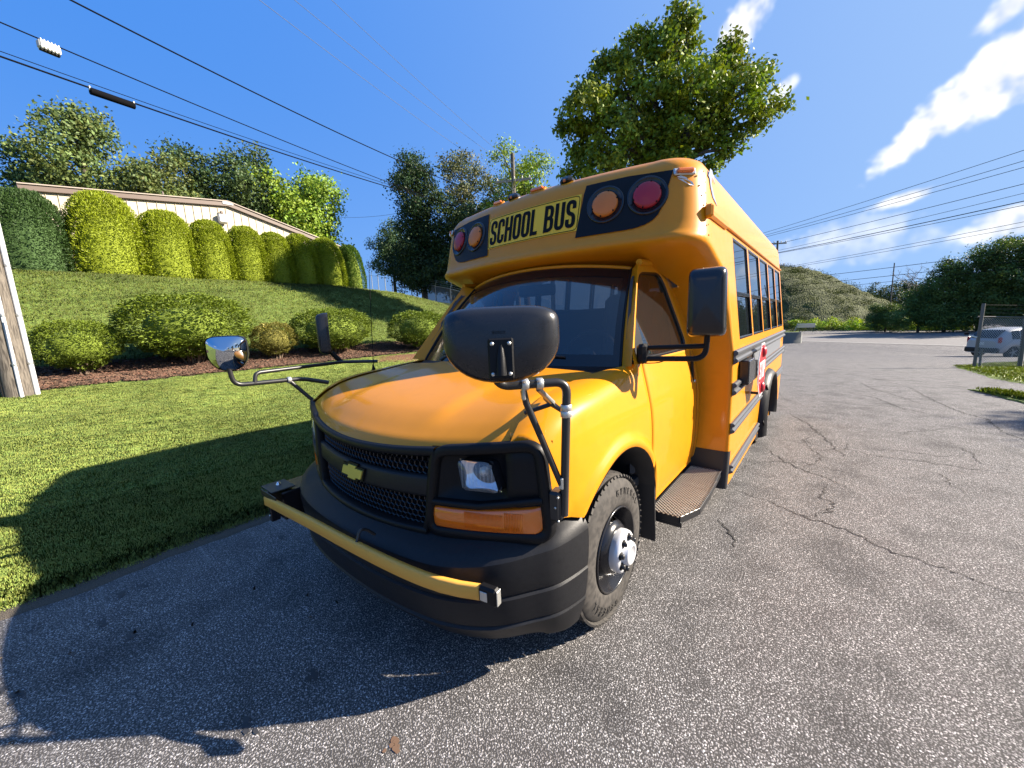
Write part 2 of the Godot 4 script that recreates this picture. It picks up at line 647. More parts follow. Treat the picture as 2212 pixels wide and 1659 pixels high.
func make_materials() -> void:
	var p := mat(0.61, 0.228, 0.005, 0.40)
	p.clearcoat_enabled = true
	p.clearcoat = 0.32
	p.clearcoat_roughness = 0.05
	# faint chalking and road film, in blotches
	p.albedo_texture = noise_tex(0.012, 5, [[0.0, Color(0.965, 0.965, 0.97)], [0.5, Color(1, 1, 1)], [1.0, Color(0.985, 0.985, 0.98)]], 512, 61)
	p.uv1_triplanar = true
	p.uv1_scale = Vector3(1.1, 1.1, 1.1)
	p.metallic_specular = 0.3
	M.paint = p
	var pp := p.duplicate()
	pp.normal_enabled = true
	pp.normal_texture = normal_tex(0.006, 2, 6.0, 512, 3)
	pp.normal_scale = 0.16
	pp.uv1_triplanar = true
	pp.uv1_scale = Vector3(1.1, 1.1, 1.1)
	M.panel_paint = pp
	var cp: StandardMaterial3D = p.duplicate()
	cp.albedo_color = lin(0.60, 0.225, 0.006)
	cp.roughness = 0.42
	cp.clearcoat = 0.35
	cp.clearcoat_roughness = 0.15
	M.cap_paint = cp
	var bp := mat(0.008, 0.008, 0.009, 0.42)
	bp.normal_enabled = true
	bp.normal_texture = normal_tex(0.09, 3, 4.0, 512, 9)
	bp.normal_scale = 0.25
	bp.uv1_triplanar = true
	bp.uv1_scale = Vector3(6, 6, 6)
	bp.metallic_specular = 0.3
	M.black_plastic = bp
	M.black_gloss = mat(0.012, 0.012, 0.014, 0.22)
	var bum := mat(0.013, 0.0133, 0.015, 0.46)
	bum.normal_enabled = true
	bum.normal_texture = bp.normal_texture
	bum.normal_scale = 0.3
	bum.uv1_triplanar = true
	bum.uv1_scale = Vector3(6, 6, 6)
	bum.albedo_texture = noise_tex(0.008, 5, [[0.0, Color(0.78, 0.78, 0.8)], [0.5, Color(1, 1, 1)], [1.0, Color(0.86, 0.86, 0.86)]], 512, 12)
	bum.metallic_specular = 0.35
	M.bumper = bum
	M.black_metal = mat(0.016, 0.016, 0.017, 0.38)
	var rl := mat(0.05, 0.052, 0.058, 0.4)
	M.rail = rl
	M.skirt_black = mat(0.016, 0.016, 0.017, 0.6)
	M.sheen_grey = mat(0.16, 0.17, 0.19, 0.35)  # black glossy lettering panel: the reflection is put into the colour as grey
	M.chrome = mat(0.75, 0.75, 0.76, 0.16, 1.0)
	M.steel = mat(0.42, 0.41, 0.39, 0.42, 0.9)
	M.zinc = mat(0.55, 0.55, 0.52, 0.4, 0.8)
	M.mirror = mat(0.58, 0.60, 0.62, 0.02, 1.0)
	M.hub_silver = mat(0.62, 0.62, 0.63, 0.35, 0.35)
	M.gold = mat(0.62, 0.50, 0.10, 0.3, 0.2)
	var rub := mat(0.030, 0.028, 0.026, 0.82)
	rub.albedo_texture = noise_tex(0.02, 4, [[0.0, Color(0.9, 0.86, 0.8)], [0.55, Color(1, 0.98, 0.95)], [1.0, Color(1, 1, 1)]], 256, 8)
	rub.uv1_triplanar = true
	rub.uv1_scale = Vector3(4, 4, 4)
	M.rubber = rub
	# road dust worked into the tread and sidewall, in patches
	var dust: StandardMaterial3D = rub.duplicate()
	dust.albedo_color = lin(0.052, 0.046, 0.040)
	dust.albedo_texture = noise_tex(0.012, 5, [[0.0, Color(0.55, 0.55, 0.56)], [0.4, Color(0.8, 0.8, 0.8)], [0.65, Color(1, 1, 1)], [1.0, Color(1, 1, 1)]], 512, 6)
	M.tyre = dust
	M.amber = mat(0.75, 0.16, 0.01, 0.12)
	M.amber.clearcoat_enabled = true
	M.amber.clearcoat_roughness = 0.03
	M.amber_lens = mat(0.62, 0.17, 0.018, 0.35)
	M.red_lens = mat(0.36, 0.012, 0.022, 0.3)
	M.red = mat(0.42, 0.01, 0.016, 0.35)
	M.white = mat(0.72, 0.72, 0.72, 0.4)
	M.sign_yellow = mat(0.84, 0.50, 0.006, 0.38)
	M.sign_yellow.normal_enabled = true
	M.sign_yellow.normal_texture = normal_tex(0.12, 1, 3.0, 256, 2)
	M.sign_yellow.normal_scale = 0.2
	M.ink = mat(0.008, 0.008, 0.008, 0.6)
	M.ink.metallic_specular = 0.25
	var gl := StandardMaterial3D.new()
	gl.albedo_color = lin(0.012, 0.016, 0.018, 0.78)
	gl.transparency = BaseMaterial3D.TRANSPARENCY_ALPHA
	gl.roughness = 0.0
	gl.metallic_specular = 0.9
	gl.cull_mode = BaseMaterial3D.CULL_DISABLED
	M.tinted_glass = gl
	var ws: StandardMaterial3D = gl.duplicate()
	ws.albedo_color = lin(0.012, 0.018, 0.020, 0.62)
	M.windshield = ws
	var dg: StandardMaterial3D = gl.duplicate()
	dg.albedo_color = lin(0.010, 0.012, 0.013, 0.86)
	M.door_glass = dg
	var hl: StandardMaterial3D = gl.duplicate()
	hl.albedo_color = lin(0.6, 0.65, 0.7, 0.16)
	M.clear_glass = hl
	M.frit = mat(0.008, 0.008, 0.009, 0.15)
	M.interior_dark = mat(0.03, 0.032, 0.036, 0.8)
	M.interior_grey = mat(0.05, 0.05, 0.053, 0.8)
	M.seat = mat(0.035, 0.04, 0.055, 0.6)
	M.ceiling_white = mat(0.45, 0.45, 0.43, 0.6)
	M.arm_yellow = mat(0.66, 0.33, 0.05, 0.5)
	M.expanded = mat(0.42, 0.37, 0.30, 0.5, 0.0)
	M.label_white = mat(0.65, 0.65, 0.62, 0.5)
	M.decal_blue = mat(0.05, 0.08, 0.19, 0.5)

func make_outdoor_materials() -> void:
	M.leaves = leaf_mat(0.7)
	var dl := leaf_mat(0.5)
	dl.metallic_specular = 0.1
	dl.roughness = 0.9
	M.dry_leaves = dl
	M.asphalt = asphalt_material(0.385, 0.368, 0.360, 77)
	var rd := mat(0.17, 0.16, 0.152, 0.9)
	rd.albedo_texture = noise_tex(0.02, 5, [[0.0, Color(0.8, 0.8, 0.8)], [1.0, Color(1, 1, 1)]], 512, 41)
	tri_world(rd, 0.3)
	M.road = rd
	var gv := mat(0.20, 0.185, 0.17, 0.95)
	gv.albedo_texture = noise_tex(0.06, 5, [[0.0, Color(0.5, 0.48, 0.46)], [0.5, Color(0.85, 0.84, 0.82)], [1.0, Color(1, 1, 1)]], 512, 42)
	tri_world(gv, 0.2)
	M.gravel = gv
	var gt := mat(0.11, 0.095, 0.075, 0.95)
	gt.albedo_texture = noise_tex(0.12, 4, [[0.0, Color(0.45, 0.42, 0.4)], [0.5, Color(0.9, 0.88, 0.85)], [1.0, Color(1, 1, 1)]], 512, 43)
	gt.normal_enabled = true
	gt.normal_texture = normal_tex(0.12, 4, 8.0, 512, 43)
	tri_world(gt, 2.0)
	M.grit = gt
	M.line_paint = mat(0.55, 0.54, 0.5, 0.7)
	var lw := mat(0.14, 0.20, 0.035, 0.95)
	lw.albedo_texture = noise_tex(0.03, 6, [[0.0, Color(0.75, 0.6, 0.5)], [0.4, Color(0.9, 0.9, 0.8)], [0.7, Color(1, 1, 0.95)], [1.0, Color(0.9, 1, 0.8)]], 512, 44)
	lw.normal_enabled = true
	lw.normal_texture = normal_tex(0.09, 4, 10.0, 512, 44)
	tri_world(lw, 0.5)
	M.lawn = lw
	M.field = mat(0.10, 0.115, 0.045, 0.95)
	var ml := mat(0.062, 0.036, 0.024, 0.95)
	ml.albedo_texture = noise_tex(0.07, 5, [[0.0, Color(0.5, 0.45, 0.42)], [0.5, Color(0.9, 0.85, 0.8)], [1.0, Color(1, 1, 1)]], 512, 45)
	ml.normal_enabled = true
	ml.normal_texture = normal_tex(0.08, 5, 12.0, 512, 45)
	tri_world(ml, 1.0)
	M.mulch = ml
	var so: StandardMaterial3D = ml.duplicate()
	so.albedo_color = lin(0.24, 0.115, 0.06)
	M.soil = so
	var mo := mat(0.060, 0.074, 0.018, 0.95)
	mo.albedo_texture = noise_tex(0.02, 6, [[0.0, Color(0.5, 0.55, 0.45)], [0.5, Color(0.9, 0.88, 0.8)], [1.0, Color(1, 1, 0.9)]], 512, 46)
	mo.normal_enabled = true
	mo.normal_texture = normal_tex(0.05, 5, 14.0, 512, 46)
	tri_world(mo, 0.12)
	M.mound = mo
	M.rust_stain = mat(0.13, 0.075, 0.045, 0.9)
	M.oil_stain = mat(0.03, 0.03, 0.032, 0.6)
	M.crack = mat(0.032, 0.030, 0.028, 1.0)
	var bk := mat(0.09, 0.075, 0.06, 0.95)
	bk.normal_enabled = true
	bk.normal_texture = normal_tex(0.05, 4, 12.0, 256, 47)
	bk.uv1_triplanar = true
	M.bark = bk
	M.bark_grey = mat(0.16, 0.14, 0.12, 0.95)
	M.twig = mat(0.14, 0.10, 0.07, 0.95)
	var sd := mat(0.56, 0.49, 0.365, 0.5)
	sd.albedo_texture = noise_tex(0.006, 4, [[0.0, Color(0.9, 0.9, 0.88)], [1.0, Color(1, 1, 1)]], 256, 48)
	tri_world(sd, 0.2)
	M.siding = sd
	M.trim = mat(0.13, 0.095, 0.075, 0.5)
	M.trim_light = mat(0.34, 0.28, 0.23, 0.5)
	M.lamp_grey = mat(0.42, 0.42, 0.40, 0.5)
	var pw := mat(0.165, 0.150, 0.135, 0.95)
	# wood grain stretched along the pole
	var wn := noise_tex(0.02, 5, [[0.0, Color(0.38, 0.36, 0.34)], [0.45, Color(0.75, 0.73, 0.7)], [0.6, Color(1, 0.98, 0.94)], [1.0, Color(0.85, 0.82, 0.78)]], 512, 49)
	pw.albedo_texture = wn
	pw.uv1_triplanar = true
	pw.uv1_scale = Vector3(5.0, 0.35, 5.0)
	M.pole_wood = pw
	M.crossarm = mat(0.30, 0.26, 0.21, 0.9)
	M.conduit = mat(0.52, 0.53, 0.55, 0.45)
	M.marker_yellow = mat(0.65, 0.36, 0.02, 0.6)
	M.galv = mat(0.30, 0.31, 0.31, 0.5, 0.4)
	var sc := mat(0.055, 0.055, 0.05, 0.9)
	sc.transparency = BaseMaterial3D.TRANSPARENCY_ALPHA
	sc.albedo_color.a = 0.8
	M.screen = sc
	var ff := mat(0.25, 0.26, 0.27, 0.9)
	ff.transparency = BaseMaterial3D.TRANSPARENCY_ALPHA
	ff.albedo_color.a = 0.18
	M.fence_fabric = ff
	M.weathered_post = mat(0.13, 0.125, 0.115, 0.85)
	M.concrete = mat(0.13, 0.135, 0.125, 0.9)
	var cw := mat(0.34, 0.35, 0.37, 0.3)
	cw.clearcoat_enabled = true
	M.car_white = cw
	M.car_glass = mat(0.012, 0.014, 0.016, 0.05)
	M.cable = mat(0.005, 0.005, 0.006, 0.9)
	M.cable.metallic_specular = 0.15
	M.wire = mat(0.10, 0.11, 0.12, 0.9)

# ---------------------------------------------------------------- the bus
# bus frame: front axle at z = 0, forward is +z, driver's side is +x, ground y = 0
const LEVELS := [
	# y, half width, front z, corner radius, bow of the front
	[0.215, 1.185, -1.42, 0.03, 0.0], [0.50, 1.196, -1.42, 0.03, 0.0], [0.90, 1.20, -1.42, 0.03, 0.0], [1.25, 1.20, -1.42, 0.03, 0.0],
	[1.309, 1.192, -1.42, 0.03, 0.0], [1.50, 1.172, -1.40, 0.05, 0.0], [1.62, 1.160, -1.36, 0.08, 0.0], [1.71, 1.151, -1.26, 0.12, 0.03],
	[1.78, 1.143, -1.10, 0.18, 0.06], [1.83, 1.138, -0.93, 0.22, 0.08], [1.87, 1.134, -0.79, 0.24, 0.09], [1.90, 1.131, -0.69, 0.25, 0.10],
	[1.922, 1.129, -0.62, 0.25, 0.10], [1.94, 1.127, -0.588, 0.25, 0.10], [1.965, 1.124, -0.582, 0.25, 0.10], [1.985, 1.122, -0.597, 0.25, 0.10],
	[2.01, 1.120, -0.615, 0.24, 0.10], [2.064, 1.114, -0.630, 0.23, 0.10], [2.20, 1.100, -0.662, 0.22, 0.10], [2.32, 1.086, -0.692, 0.21, 0.10],
	[2.38, 1.070, -0.715, 0.20, 0.10], [2.42, 1.045, -0.745, 0.20, 0.10], [2.45, 1.005, -0.79, 0.20, 0.10], [2.468, 0.95, -0.85, 0.20, 0.10],
	[2.48, 0.85, -0.95, 0.20, 0.08], [2.492, 0.6, -1.15, 0.2, 0.05], [2.50, 0.3, -1.4, 0.1, 0.0], [2.502, 0.001, -1.7, 0.0005, 0.0]]
const WIN_Z0 := -1.69
const WIN_STEP := 0.704
const WIN_POST := 0.065
const BODY_REAR := -5.25

func level_at(y: float) -> Array:
	for i in LEVELS.size() - 1:
		var a: Array = LEVELS[i]
		var b: Array = LEVELS[i + 1]
		if y <= b[0]:
			var t: float = clampf((y - a[0]) / (b[0] - a[0]), 0.0, 1.0)
			var o := []
			for k in 5:
				o.append(lerpf(a[k], b[k], t))
			return o
	return LEVELS[-1]

func cap_z(x: float, y: float) -> float:
	var l := level_at(y)
	var z: float = l[2] - l[4] * pow(absf(x) / 0.8, 2.0)
	var edge: float = l[1] - l[3]
	if absf(x) > edge:
		var zc: float = l[2] - l[4] * pow(edge / 0.8, 2.0) - l[3]
		var k: float = clampf((absf(x) - edge) / l[3], 0.0, 1.0)
		z = zc + l[3] * sqrt(maxf(0.0, 1.0 - k * k))
	return z

func side_x(y: float) -> float:
	return level_at(y)[1]

func shell_ring(l: Array, zs: Array) -> Array:
	var half := []
	var y: float = l[0]
	var w: float = l[1]
	for z in zs:
		half.append(Vector3(w, y, minf(z, l[2] - 0.04) if l[2] < -1.43 else z))
	var r: float = l[3]
	var edge := w - r
	var zc: float = l[2] - l[4] * pow(edge / 0.8, 2.0) - r
	var z_last := -1.45
	for k in range(1, 9):
		half.append(Vector3(w, y, lerpf(z_last, maxf(zc, z_last + 0.0005), k / 8.0) if l[2] > -1.5 else l[2] - 0.04))
	for k in range(1, 11):
		var a := PI * 0.5 * k / 10.0
		half.append(Vector3(edge + r * cos(a), y, zc + r * sin(a)))
	for k in range(1, 13):
		var x := edge * (1.0 - k / 12.0)
		half.append(Vector3(x, y, l[2] - l[4] * pow(x / 0.8, 2.0)))
	var ring := half.duplicate()
	for k in range(half.size() - 2, -1, -1):
		ring.append(Vector3(-half[k].x, half[k].y, half[k].z))
	return ring

func build_body(bus: Node3D) -> void:
	var zs := [BODY_REAR]
	for k in range(4, -1, -1):
		var zf := WIN_Z0 - WIN_STEP * k
		zs.append(zf - WIN_STEP + WIN_POST)
		zs.append(zf)
	zs.append(-1.45)
	var rows := []
	for l in LEVELS:
		rows.append(shell_ring(l, zs))
	var n: int = rows[0].size()
	var skip := {}
	var jb := 4
	var jt := 17
	for k in 5:
		var i := 1 + 2 * k
		for j in range(jb, jt):
			skip[Vector2i(i, j)] = true
			skip[Vector2i(n - 2 - i, j)] = true
	# opening between cab and body
	for j in rows.size() - 1:
		for i in range(zs.size(), n - zs.size()):
			var v: Vector3 = rows[j][i]
			var v2: Vector3 = rows[j][i + 1]
			if maxf(absf(v.x), absf(v2.x)) < 0.86 and rows[j + 1][i].y < 1.84 and rows[j][i].y > 0.4:
				skip[Vector2i(i, j)] = true
	# side wheel openings at the rear axle
	var st := new_st()
	grid(st, rows, skip)
	var shell := put("body_shell", done(st), M.panel_paint, bus)
	shell.set_meta("label", "yellow passenger body with curved front cap above the cab")
	# grey lining a hand's breadth inside the shell
	var inner := []
	for l in LEVELS:
		var l2: Array = l.duplicate()
		l2[1] = maxf(l[1] - 0.035, 0.0005)
		l2[2] = l[2] - 0.04
		l2[0] = minf(l[0], 2.44 + 0.0005 * inner.size())
		var rg := shell_ring(l2, zs)
		inner.append(rg)
	var lskip := skip.duplicate()
	for j in inner.size() - 1:
		for i in range(zs.size() - 1, n - zs.size()):
			lskip[Vector2i(i, j)] = true
	put("wall_lining", grid_mesh(inner, lskip), M.interior_grey, shell)
	# back wall with two rear windows and door
	var back := []
	for l in LEVELS:
		var row := []
		for k in 9:
			row.append(Vector3(lerpf(-l[1], l[1], k / 8.0), l[0], BODY_REAR))
		back.append(row)
	var bskip := {}
	for j in range(5, 16):
		for i in [1, 2, 5, 6]:
			bskip[Vector2i(i, j)] = true
	put("rear_wall", grid_mesh(back, bskip), M.paint, shell)
	for i in [1, 5]:
		var bw := new_st()
		bw.set_smooth_group(-1)
		quad(bw, back[5][i], back[5][i + 2], back[16][i + 2], back[16][i])
		put("rear_pane", done(bw), M.tinted_glass, shell)
	put("partition", box_mesh(Vector3(0.68, 1.2, -1.47), Vector3(0.36, 1.0, 0.02)), M.interior_dark, bus)
	put("floor", box_mesh(Vector3(0, 0.62, -3.36), Vector3(2.3, 0.05, 3.7)), M.interior_dark, bus)
	# ceiling lining
	var ceil_rows := []
	for k in 9:
		var x := lerpf(-1.0, 1.0, k / 8.0)
		ceil_rows.append([Vector3(x, 2.44 - 0.12 * pow(absf(x), 4.0), -1.2), Vector3(x, 2.44 - 0.12 * pow(absf(x), 4.0), -5.2)])
	put("ceiling", grid_mesh(ceil_rows), M.ceiling_white, bus)
	# seats
	for k in 4:
		for s in [-1.0, 1.0]:
			var z := -2.35 - 0.74 * k
			var seat_st := new_st()
			box(seat_st, Vector3(s * 0.68, 1.0, z), Vector3(0.84, 0.09, 0.42), Basis.IDENTITY, 0.03)
			box(seat_st, Vector3(s * 0.68, 1.33, z - 0.2), Vector3(0.84, 0.62, 0.09), Basis(Vector3.RIGHT, 0.1), 0.03)
			box(seat_st, Vector3(s * 0.68, 0.8, z), Vector3(0.7, 0.34, 0.3))
			put("seat", done(seat_st), M.seat, bus)
	# side windows
	for s in [-1.0, 1.0]:
		for k in 5:
			build_side_window(bus, s, WIN_Z0 - WIN_STEP * k)
	# drip rail above the windows
	for s in [-1.0, 1.0]:
		var pts := []
		for z in [-1.0, -1.2, -1.45, BODY_REAR + 0.02]:
			pts.append(Vector3(s * (side_x(2.10) + 0.008), 2.10 - (0.0 if z < -1.3 else 0.0), z))
		var dst := new_st()
		box(dst, Vector3(s * (side_x(2.10) + 0.009), 2.10, -3.32), Vector3(0.022, 0.018, 3.84), Basis.IDENTITY, 0.004)
		put("drip_rail", done(dst), M.paint, bus)
	# rub rails
	var rail_rows := [[1.198, 0.098, -1.435, -5.27], [0.967, 0.094, -1.435, -5.27], [0.675, 0.082, -1.44, -2.99], [0.675, 0.082, -4.10, -5.27], [0.34, 0.07, -1.50, -2.95]]
	for s in [-1.0, 1.0]:
		for r in rail_rows:
			var rst := new_st()
			rub_rail(rst, s, r[0], r[1], r[2], r[3])
			put("rub_rail", done(rst), M.rail, bus)
		# shiny black panel between the rails, its sheen painted in as grey
		put("lettering_panel", box_mesh(Vector3(s * 1.2035, 1.083, -3.55), Vector3(0.006, 0.128, 2.5), Basis.IDENTITY, 0.002), M.sheen_grey, bus)
		# black skirt at the front corner of the body
		var sk := new_st()
		var rows2 := []
		for y in [0.205, 0.22, 0.50]:
			var row := []
			for k in 14:
				var l := level_at(y)
				if k < 3:
					row.append(Vector3(s * (l[1] + 0.004), y, lerpf(-1.47, -1.452, k / 2.0)))
				elif k < 9:
					var a := PI * 0.5 * (k - 3) / 5.0
					row.append(Vector3(s * (l[1] - 0.03 + 0.034 * cos(a)), y, -1.45 + 0.034 * sin(a)))
				else:
					row.append(Vector3(s * (l[1] - 0.03 - 0.06 * (k - 8)), y, -1.416))
			rows2.append(row)
		grid(sk, rows2)
		put("front_skirt", done(sk), M.skirt_black, bus)
	# underbody so that nobody sees through beneath
	put("underframe", box_mesh(Vector3(0, 0.42, -3.3), Vector3(1.9, 0.28, 3.7)), M.interior_dark, bus)
	build_cap_front(bus)
	build_stop_arm(bus)

func rub_rail(st: SurfaceTool, s: float, y: float, h: float, z0: float, z1: float) -> void:
	# two raised ribs with a groove between: swept section
	var sec := [Vector2(0.002, -0.5), Vector2(0.014, -0.47), Vector2(0.026, -0.36), Vector2(0.026, -0.2), Vector2(0.012, -0.08), Vector2(0.012, 0.08), Vector2(0.026, 0.2), Vector2(0.026, 0.36), Vector2(0.014, 0.47), Vector2(0.002, 0.5)]
	var rows := []
	for p in sec:
		var yy: float = y + p.y * h
		var x: float = side_x(yy) + p.x
		var x0: float = side_x(yy) + 0.001
		rows.append([Vector3(s * x0, yy, z0 + 0.012), Vector3(s * x, yy, z0), Vector3(s * x, yy, z1), Vector3(s * x0, yy, z1 - 0.006)])
	st.set_smooth_group(-1)
	for j in rows.size() - 1:
		for i in 3:
			quad(st, rows[j][i], rows[j][i + 1], rows[j + 1][i + 1], rows[j + 1][i])

func build_side_window(bus: Node3D, s: float, zf: float) -> void:
	var zr := zf - WIN_STEP + WIN_POST
	var y0 := 1.309
	var y1 := 2.064
	var ym := 1.655
	var pt := func(y: float, z: float, off: float) -> Vector3:
		return Vector3(s * (side_x(y) + off), y, z)
	var st := new_st()
	# outer frame bars
	var bar := func(ya: float, za: float, yb: float, zb: float, wdt: float) -> void:
		var a: Vector3 = pt.call(ya, za, -0.006)
		var b: Vector3 = pt.call(yb, zb, -0.006)
		var d := (b - a)
		var y_ax := Vector3(s, 0, 0)
		var z_ax := d.normalized()
		var x_ax := y_ax.cross(z_ax).normalized()
		y_ax = z_ax.cross(x_ax)
		box(st, (a + b) * 0.5, Vector3(wdt, 0.014, d.length()), Basis(x_ax, y_ax, z_ax), 0.003)
	bar.call(y0 + 0.009, zf, y0 + 0.009, zr, 0.018)
	bar.call(y1 - 0.009, zf, y1 - 0.009, zr, 0.018)
	bar.call(y0, zf - 0.007, y1, zf - 0.007, 0.014)
	bar.call(y0, zr + 0.009, y1, zr + 0.009, 0.018)
	bar.call(ym, zf, ym, zr, 0.028)
	var fr := put("side_window", done(st), M.black_gloss, bus)
	var up := new_st()
	up.set_smooth_group(-1)
	quad(up, pt.call(ym, zf, -0.010), pt.call(ym, zr, -0.010), pt.call(y1, zr, -0.010), pt.call(y1, zf, -0.010))
	put("upper_pane", done(up), M.tinted_glass, fr)
	var lo := new_st()
	lo.set_smooth_group(-1)
	quad(lo, pt.call(y0, zf, -0.018), pt.call(y0, zr, -0.018), pt.call(ym, zr, -0.018), pt.call(ym, zf, -0.018))
	put("lower_pane", done(lo), M.tinted_glass, fr)

func cap_patch(ys: Array, off: float, nx := 14) -> Array:
	# rows [y, x left, x right] -> points on the cap's front
	var rows := []
	for r in ys:
		var row := []
		for k in nx + 1:
			var x: float = lerpf(r[1], r[2], float(k) / nx)
			row.append(Vector3(x, r[0], cap_z(x, r[0]) + off))
		rows.append(row)
	return rows

func build_cap_front(bus: Node3D) -> void:
	# sign board
	var board := put("destination_sign", grid_mesh(cap_patch([[2.083, -0.40, 0.40], [2.20, -0.405, 0.405], [2.318, -0.405, 0.405]], 0.004)), M.sign_yellow, bus)
	board.set_meta("label", "reflective yellow board with black lettering SCHOOL BUS")
	# thin black outline
	var ol := new_st()
	var loop := rounded([Vector2(-0.392, 2.09), Vector2(0.392, 2.09), Vector2(0.397, 2.311), Vector2(-0.397, 2.311)], 0.03, 5)
	ol.set_smooth_group(-1)
	for k in loop.size():
		var a := loop[k]
		var b := loop[(k + 1) % loop.size()]
		var steps := maxi(1, int(a.distance_to(b) / 0.08))
		for q in steps:
			var a2 := a.lerp(b, float(q) / steps)
			var b2 := a.lerp(b, float(q + 1) / steps)
			var nn := (b2 - a2).orthogonal().normalized() * 0.0022
			var f := func(v: Vector2) -> Vector3:
				return Vector3(v.x, v.y, cap_z(v.x, v.y) + 0.0062)
			quad(ol, f.call(a2 - nn), f.call(b2 - nn), f.call(b2 + nn), f.call(a2 + nn))
	put("sign_outline", done(ol), M.ink, board)
	# letters, each standing on the board
	var text := "SCHOOL BUS"
	var widths := {"S": 0.071, "C": 0.069, "H": 0.072, "O": 0.072, "L": 0.060, "B": 0.074, "U": 0.072, " ": 0.034}
	var total := 0.0
	for ch in text:
		total += widths[ch] + 0.0095
	var x := -total * 0.5 + 0.004
	for ch in text:
		var w: float = widths[ch]
		if ch != " ":
			var xc := x + w * 0.5
			var za := cap_z(xc, 2.11)
			var zb := cap_z(xc, 2.295)
			var right := Vector3(0.05, 0, cap_z(xc + 0.05, 2.2) - cap_z(xc, 2.2)).normalized()
			var upv := Vector3(0, 0.185, zb - za).normalized()
			var nrm := right.cross(upv).normalized()
			var org := Vector3(xc, 2.108, cap_z(xc, 2.108)) - right * w * 0.5 + nrm * 0.0055
			put("letter", letter_mesh(ch, w, 0.188, 0.0258, Transform3D(Basis(right, upv, nrm), org), 0.0012), M.ink, board)
		x += w + 0.0095
	# black lamp panels
	for s in [-1.0, 1.0]:
		var ys := []
		for q in [[2.036, 0.388, 0.70], [2.040, 0.39, 0.76], [2.052, 0.391, 0.815], [2.072, 0.393, 0.855], [2.10, 0.396, 0.882], [2.14, 0.40, 0.902], [2.19, 0.407, 0.915], [2.25, 0.414, 0.925], [2.31, 0.42, 0.936], [2.352, 0.427, 0.945], [2.368, 0.428, 0.70]]:
			ys.append([q[0], q[1] * s, q[2] * s])
		var pn := put("lamp_panel", grid_mesh(cap_patch(ys, 0.006, 18)), M.black_plastic, bus)
		for lampspec in [[0.5685, 2.214, M.amber_lens, "amber"], [0.8135, 2.2236, M.red_lens, "red"]]:
			var lx: float = lampspec[0] * s
			var ly: float = lampspec[1]
			var nx := Vector3(0.04, 0, cap_z(lx + 0.02, ly) - cap_z(lx - 0.02, ly)).normalized()
			var ny := Vector3(0, 0.1, cap_z(lx, ly + 0.05) - cap_z(lx, ly - 0.05)).normalized()
			var nn := nx.cross(ny).normalized()
			var c := Vector3(lx, ly, cap_z(lx, ly))
			# deep round housing with a rolled edge
			var hs := put("warning_lamp", lathe_mesh([Vector2(0.121, 0.004), Vector2(0.118, 0.013), Vector2(0.112, 0.016), Vector2(0.106, 0.013), Vector2(0.098, 0.007), Vector2(0.0, 0.007)], axis_tf(c, nn), 40), M.black_gloss, bus)
			hs.set_meta("label", "%s warning lamp in a black housing" % lampspec[3])
			var prof := [Vector2(0.081, 0.008), Vector2(0.081, 0.020), Vector2(0.076, 0.025)]
			for k in 8:
				var t := (k + 1) / 8.0
				prof.append(Vector2(0.074 * (1.0 - t), 0.026 + 0.012 * (1.0 - pow(1.0 - t, 2.0)) + (0.0012 if k % 2 == 0 else 0.0)))
			put("lens", lathe_mesh(prof, axis_tf(c, nn), 40), lampspec[2], hs)
			for k in 6:
				var a := TAU * k / 6.0 + 0.3
				var pos := c + (nx * cos(a) + ny * sin(a)) * 0.079 + nn * 0.02
				put("screw", lathe_mesh([Vector2(0.0052, 0), Vector2(0.0052, 0.006), Vector2(0.0, 0.007)], axis_tf(pos, nn), 8), M.ink, hs)
	# clearance lamps
	for c in [[0.0, 0.055], [-0.40, 0.04], [1.0, 0.05], [-1.0, 0.05]]:
		var lx: float = c[0]
		var ly := 2.452 if absf(lx) < 0.9 else 2.333
		var zz: float = cap_z(lx, ly)
		var yaw := 0.0 if absf(lx) < 0.9 else signf(lx) * 0.72
		var bs := Basis(Vector3.UP, yaw) * Basis(Vector3.RIGHT, -0.75 if absf(lx) < 0.9 else -0.25)
		var base := put("clearance_lamp", box_mesh(Vector3(lx, ly, zz + 0.004), Vector3(c[1] * 2.0 + 0.03, 0.042, 0.016), bs, 0.006), M.cap_paint if absf(lx) < 0.9 else M.zinc, bus)
		put("lens", box_mesh(Vector3(lx, ly, zz + 0.004) + bs * Vector3(0, 0, 0.015), Vector3(c[1] * 2.0, 0.028, 0.022), bs, 0.008), M.amber, base)
	for sx in [-0.236, 0.238]:
		var zz := cap_z(sx, 2.455)
		var pod := put("roof_pod", box_mesh(Vector3(sx, 2.462, zz - 0.0), Vector3(0.10, 0.055, 0.085), Basis.IDENTITY, 0.022), M.black_gloss, bus)
		put("lens", box_mesh(Vector3(sx, 2.458, zz + 0.042), Vector3(0.02, 0.02, 0.008), Basis.IDENTITY, 0.003), M.amber_lens, pod)
	# half-torn pale sticker below the corner lamp
	var stk := new_st()
	stk.set_smooth_group(-1)
	var sp := [Vector2(0.965, 2.305), Vector2(0.985, 2.312), Vector2(1.012, 2.298), Vector2(1.02, 2.285), Vector2(1.04, 2.272), Vector2(1.05, 2.25), Vector2(1.03, 2.252), Vector2(1.012, 2.272), Vector2(0.995, 2.288), Vector2(0.97, 2.296)]
	for k in range(1, 9):
		var tr := []
		for v in [sp[0] if k < 3 else sp[9], sp[k], sp[k + 1]]:
			tr.append(Vector3(v.x, v.y, cap_z(v.x, v.y) + 0.004))
		tri(stk, tr[0], tr[1], tr[2])
	put("torn_sticker", done(stk), M.label_white, bus)
	# folded metal channel and a blue emblem on the side of the cap
	var bx := side_x(2.14)
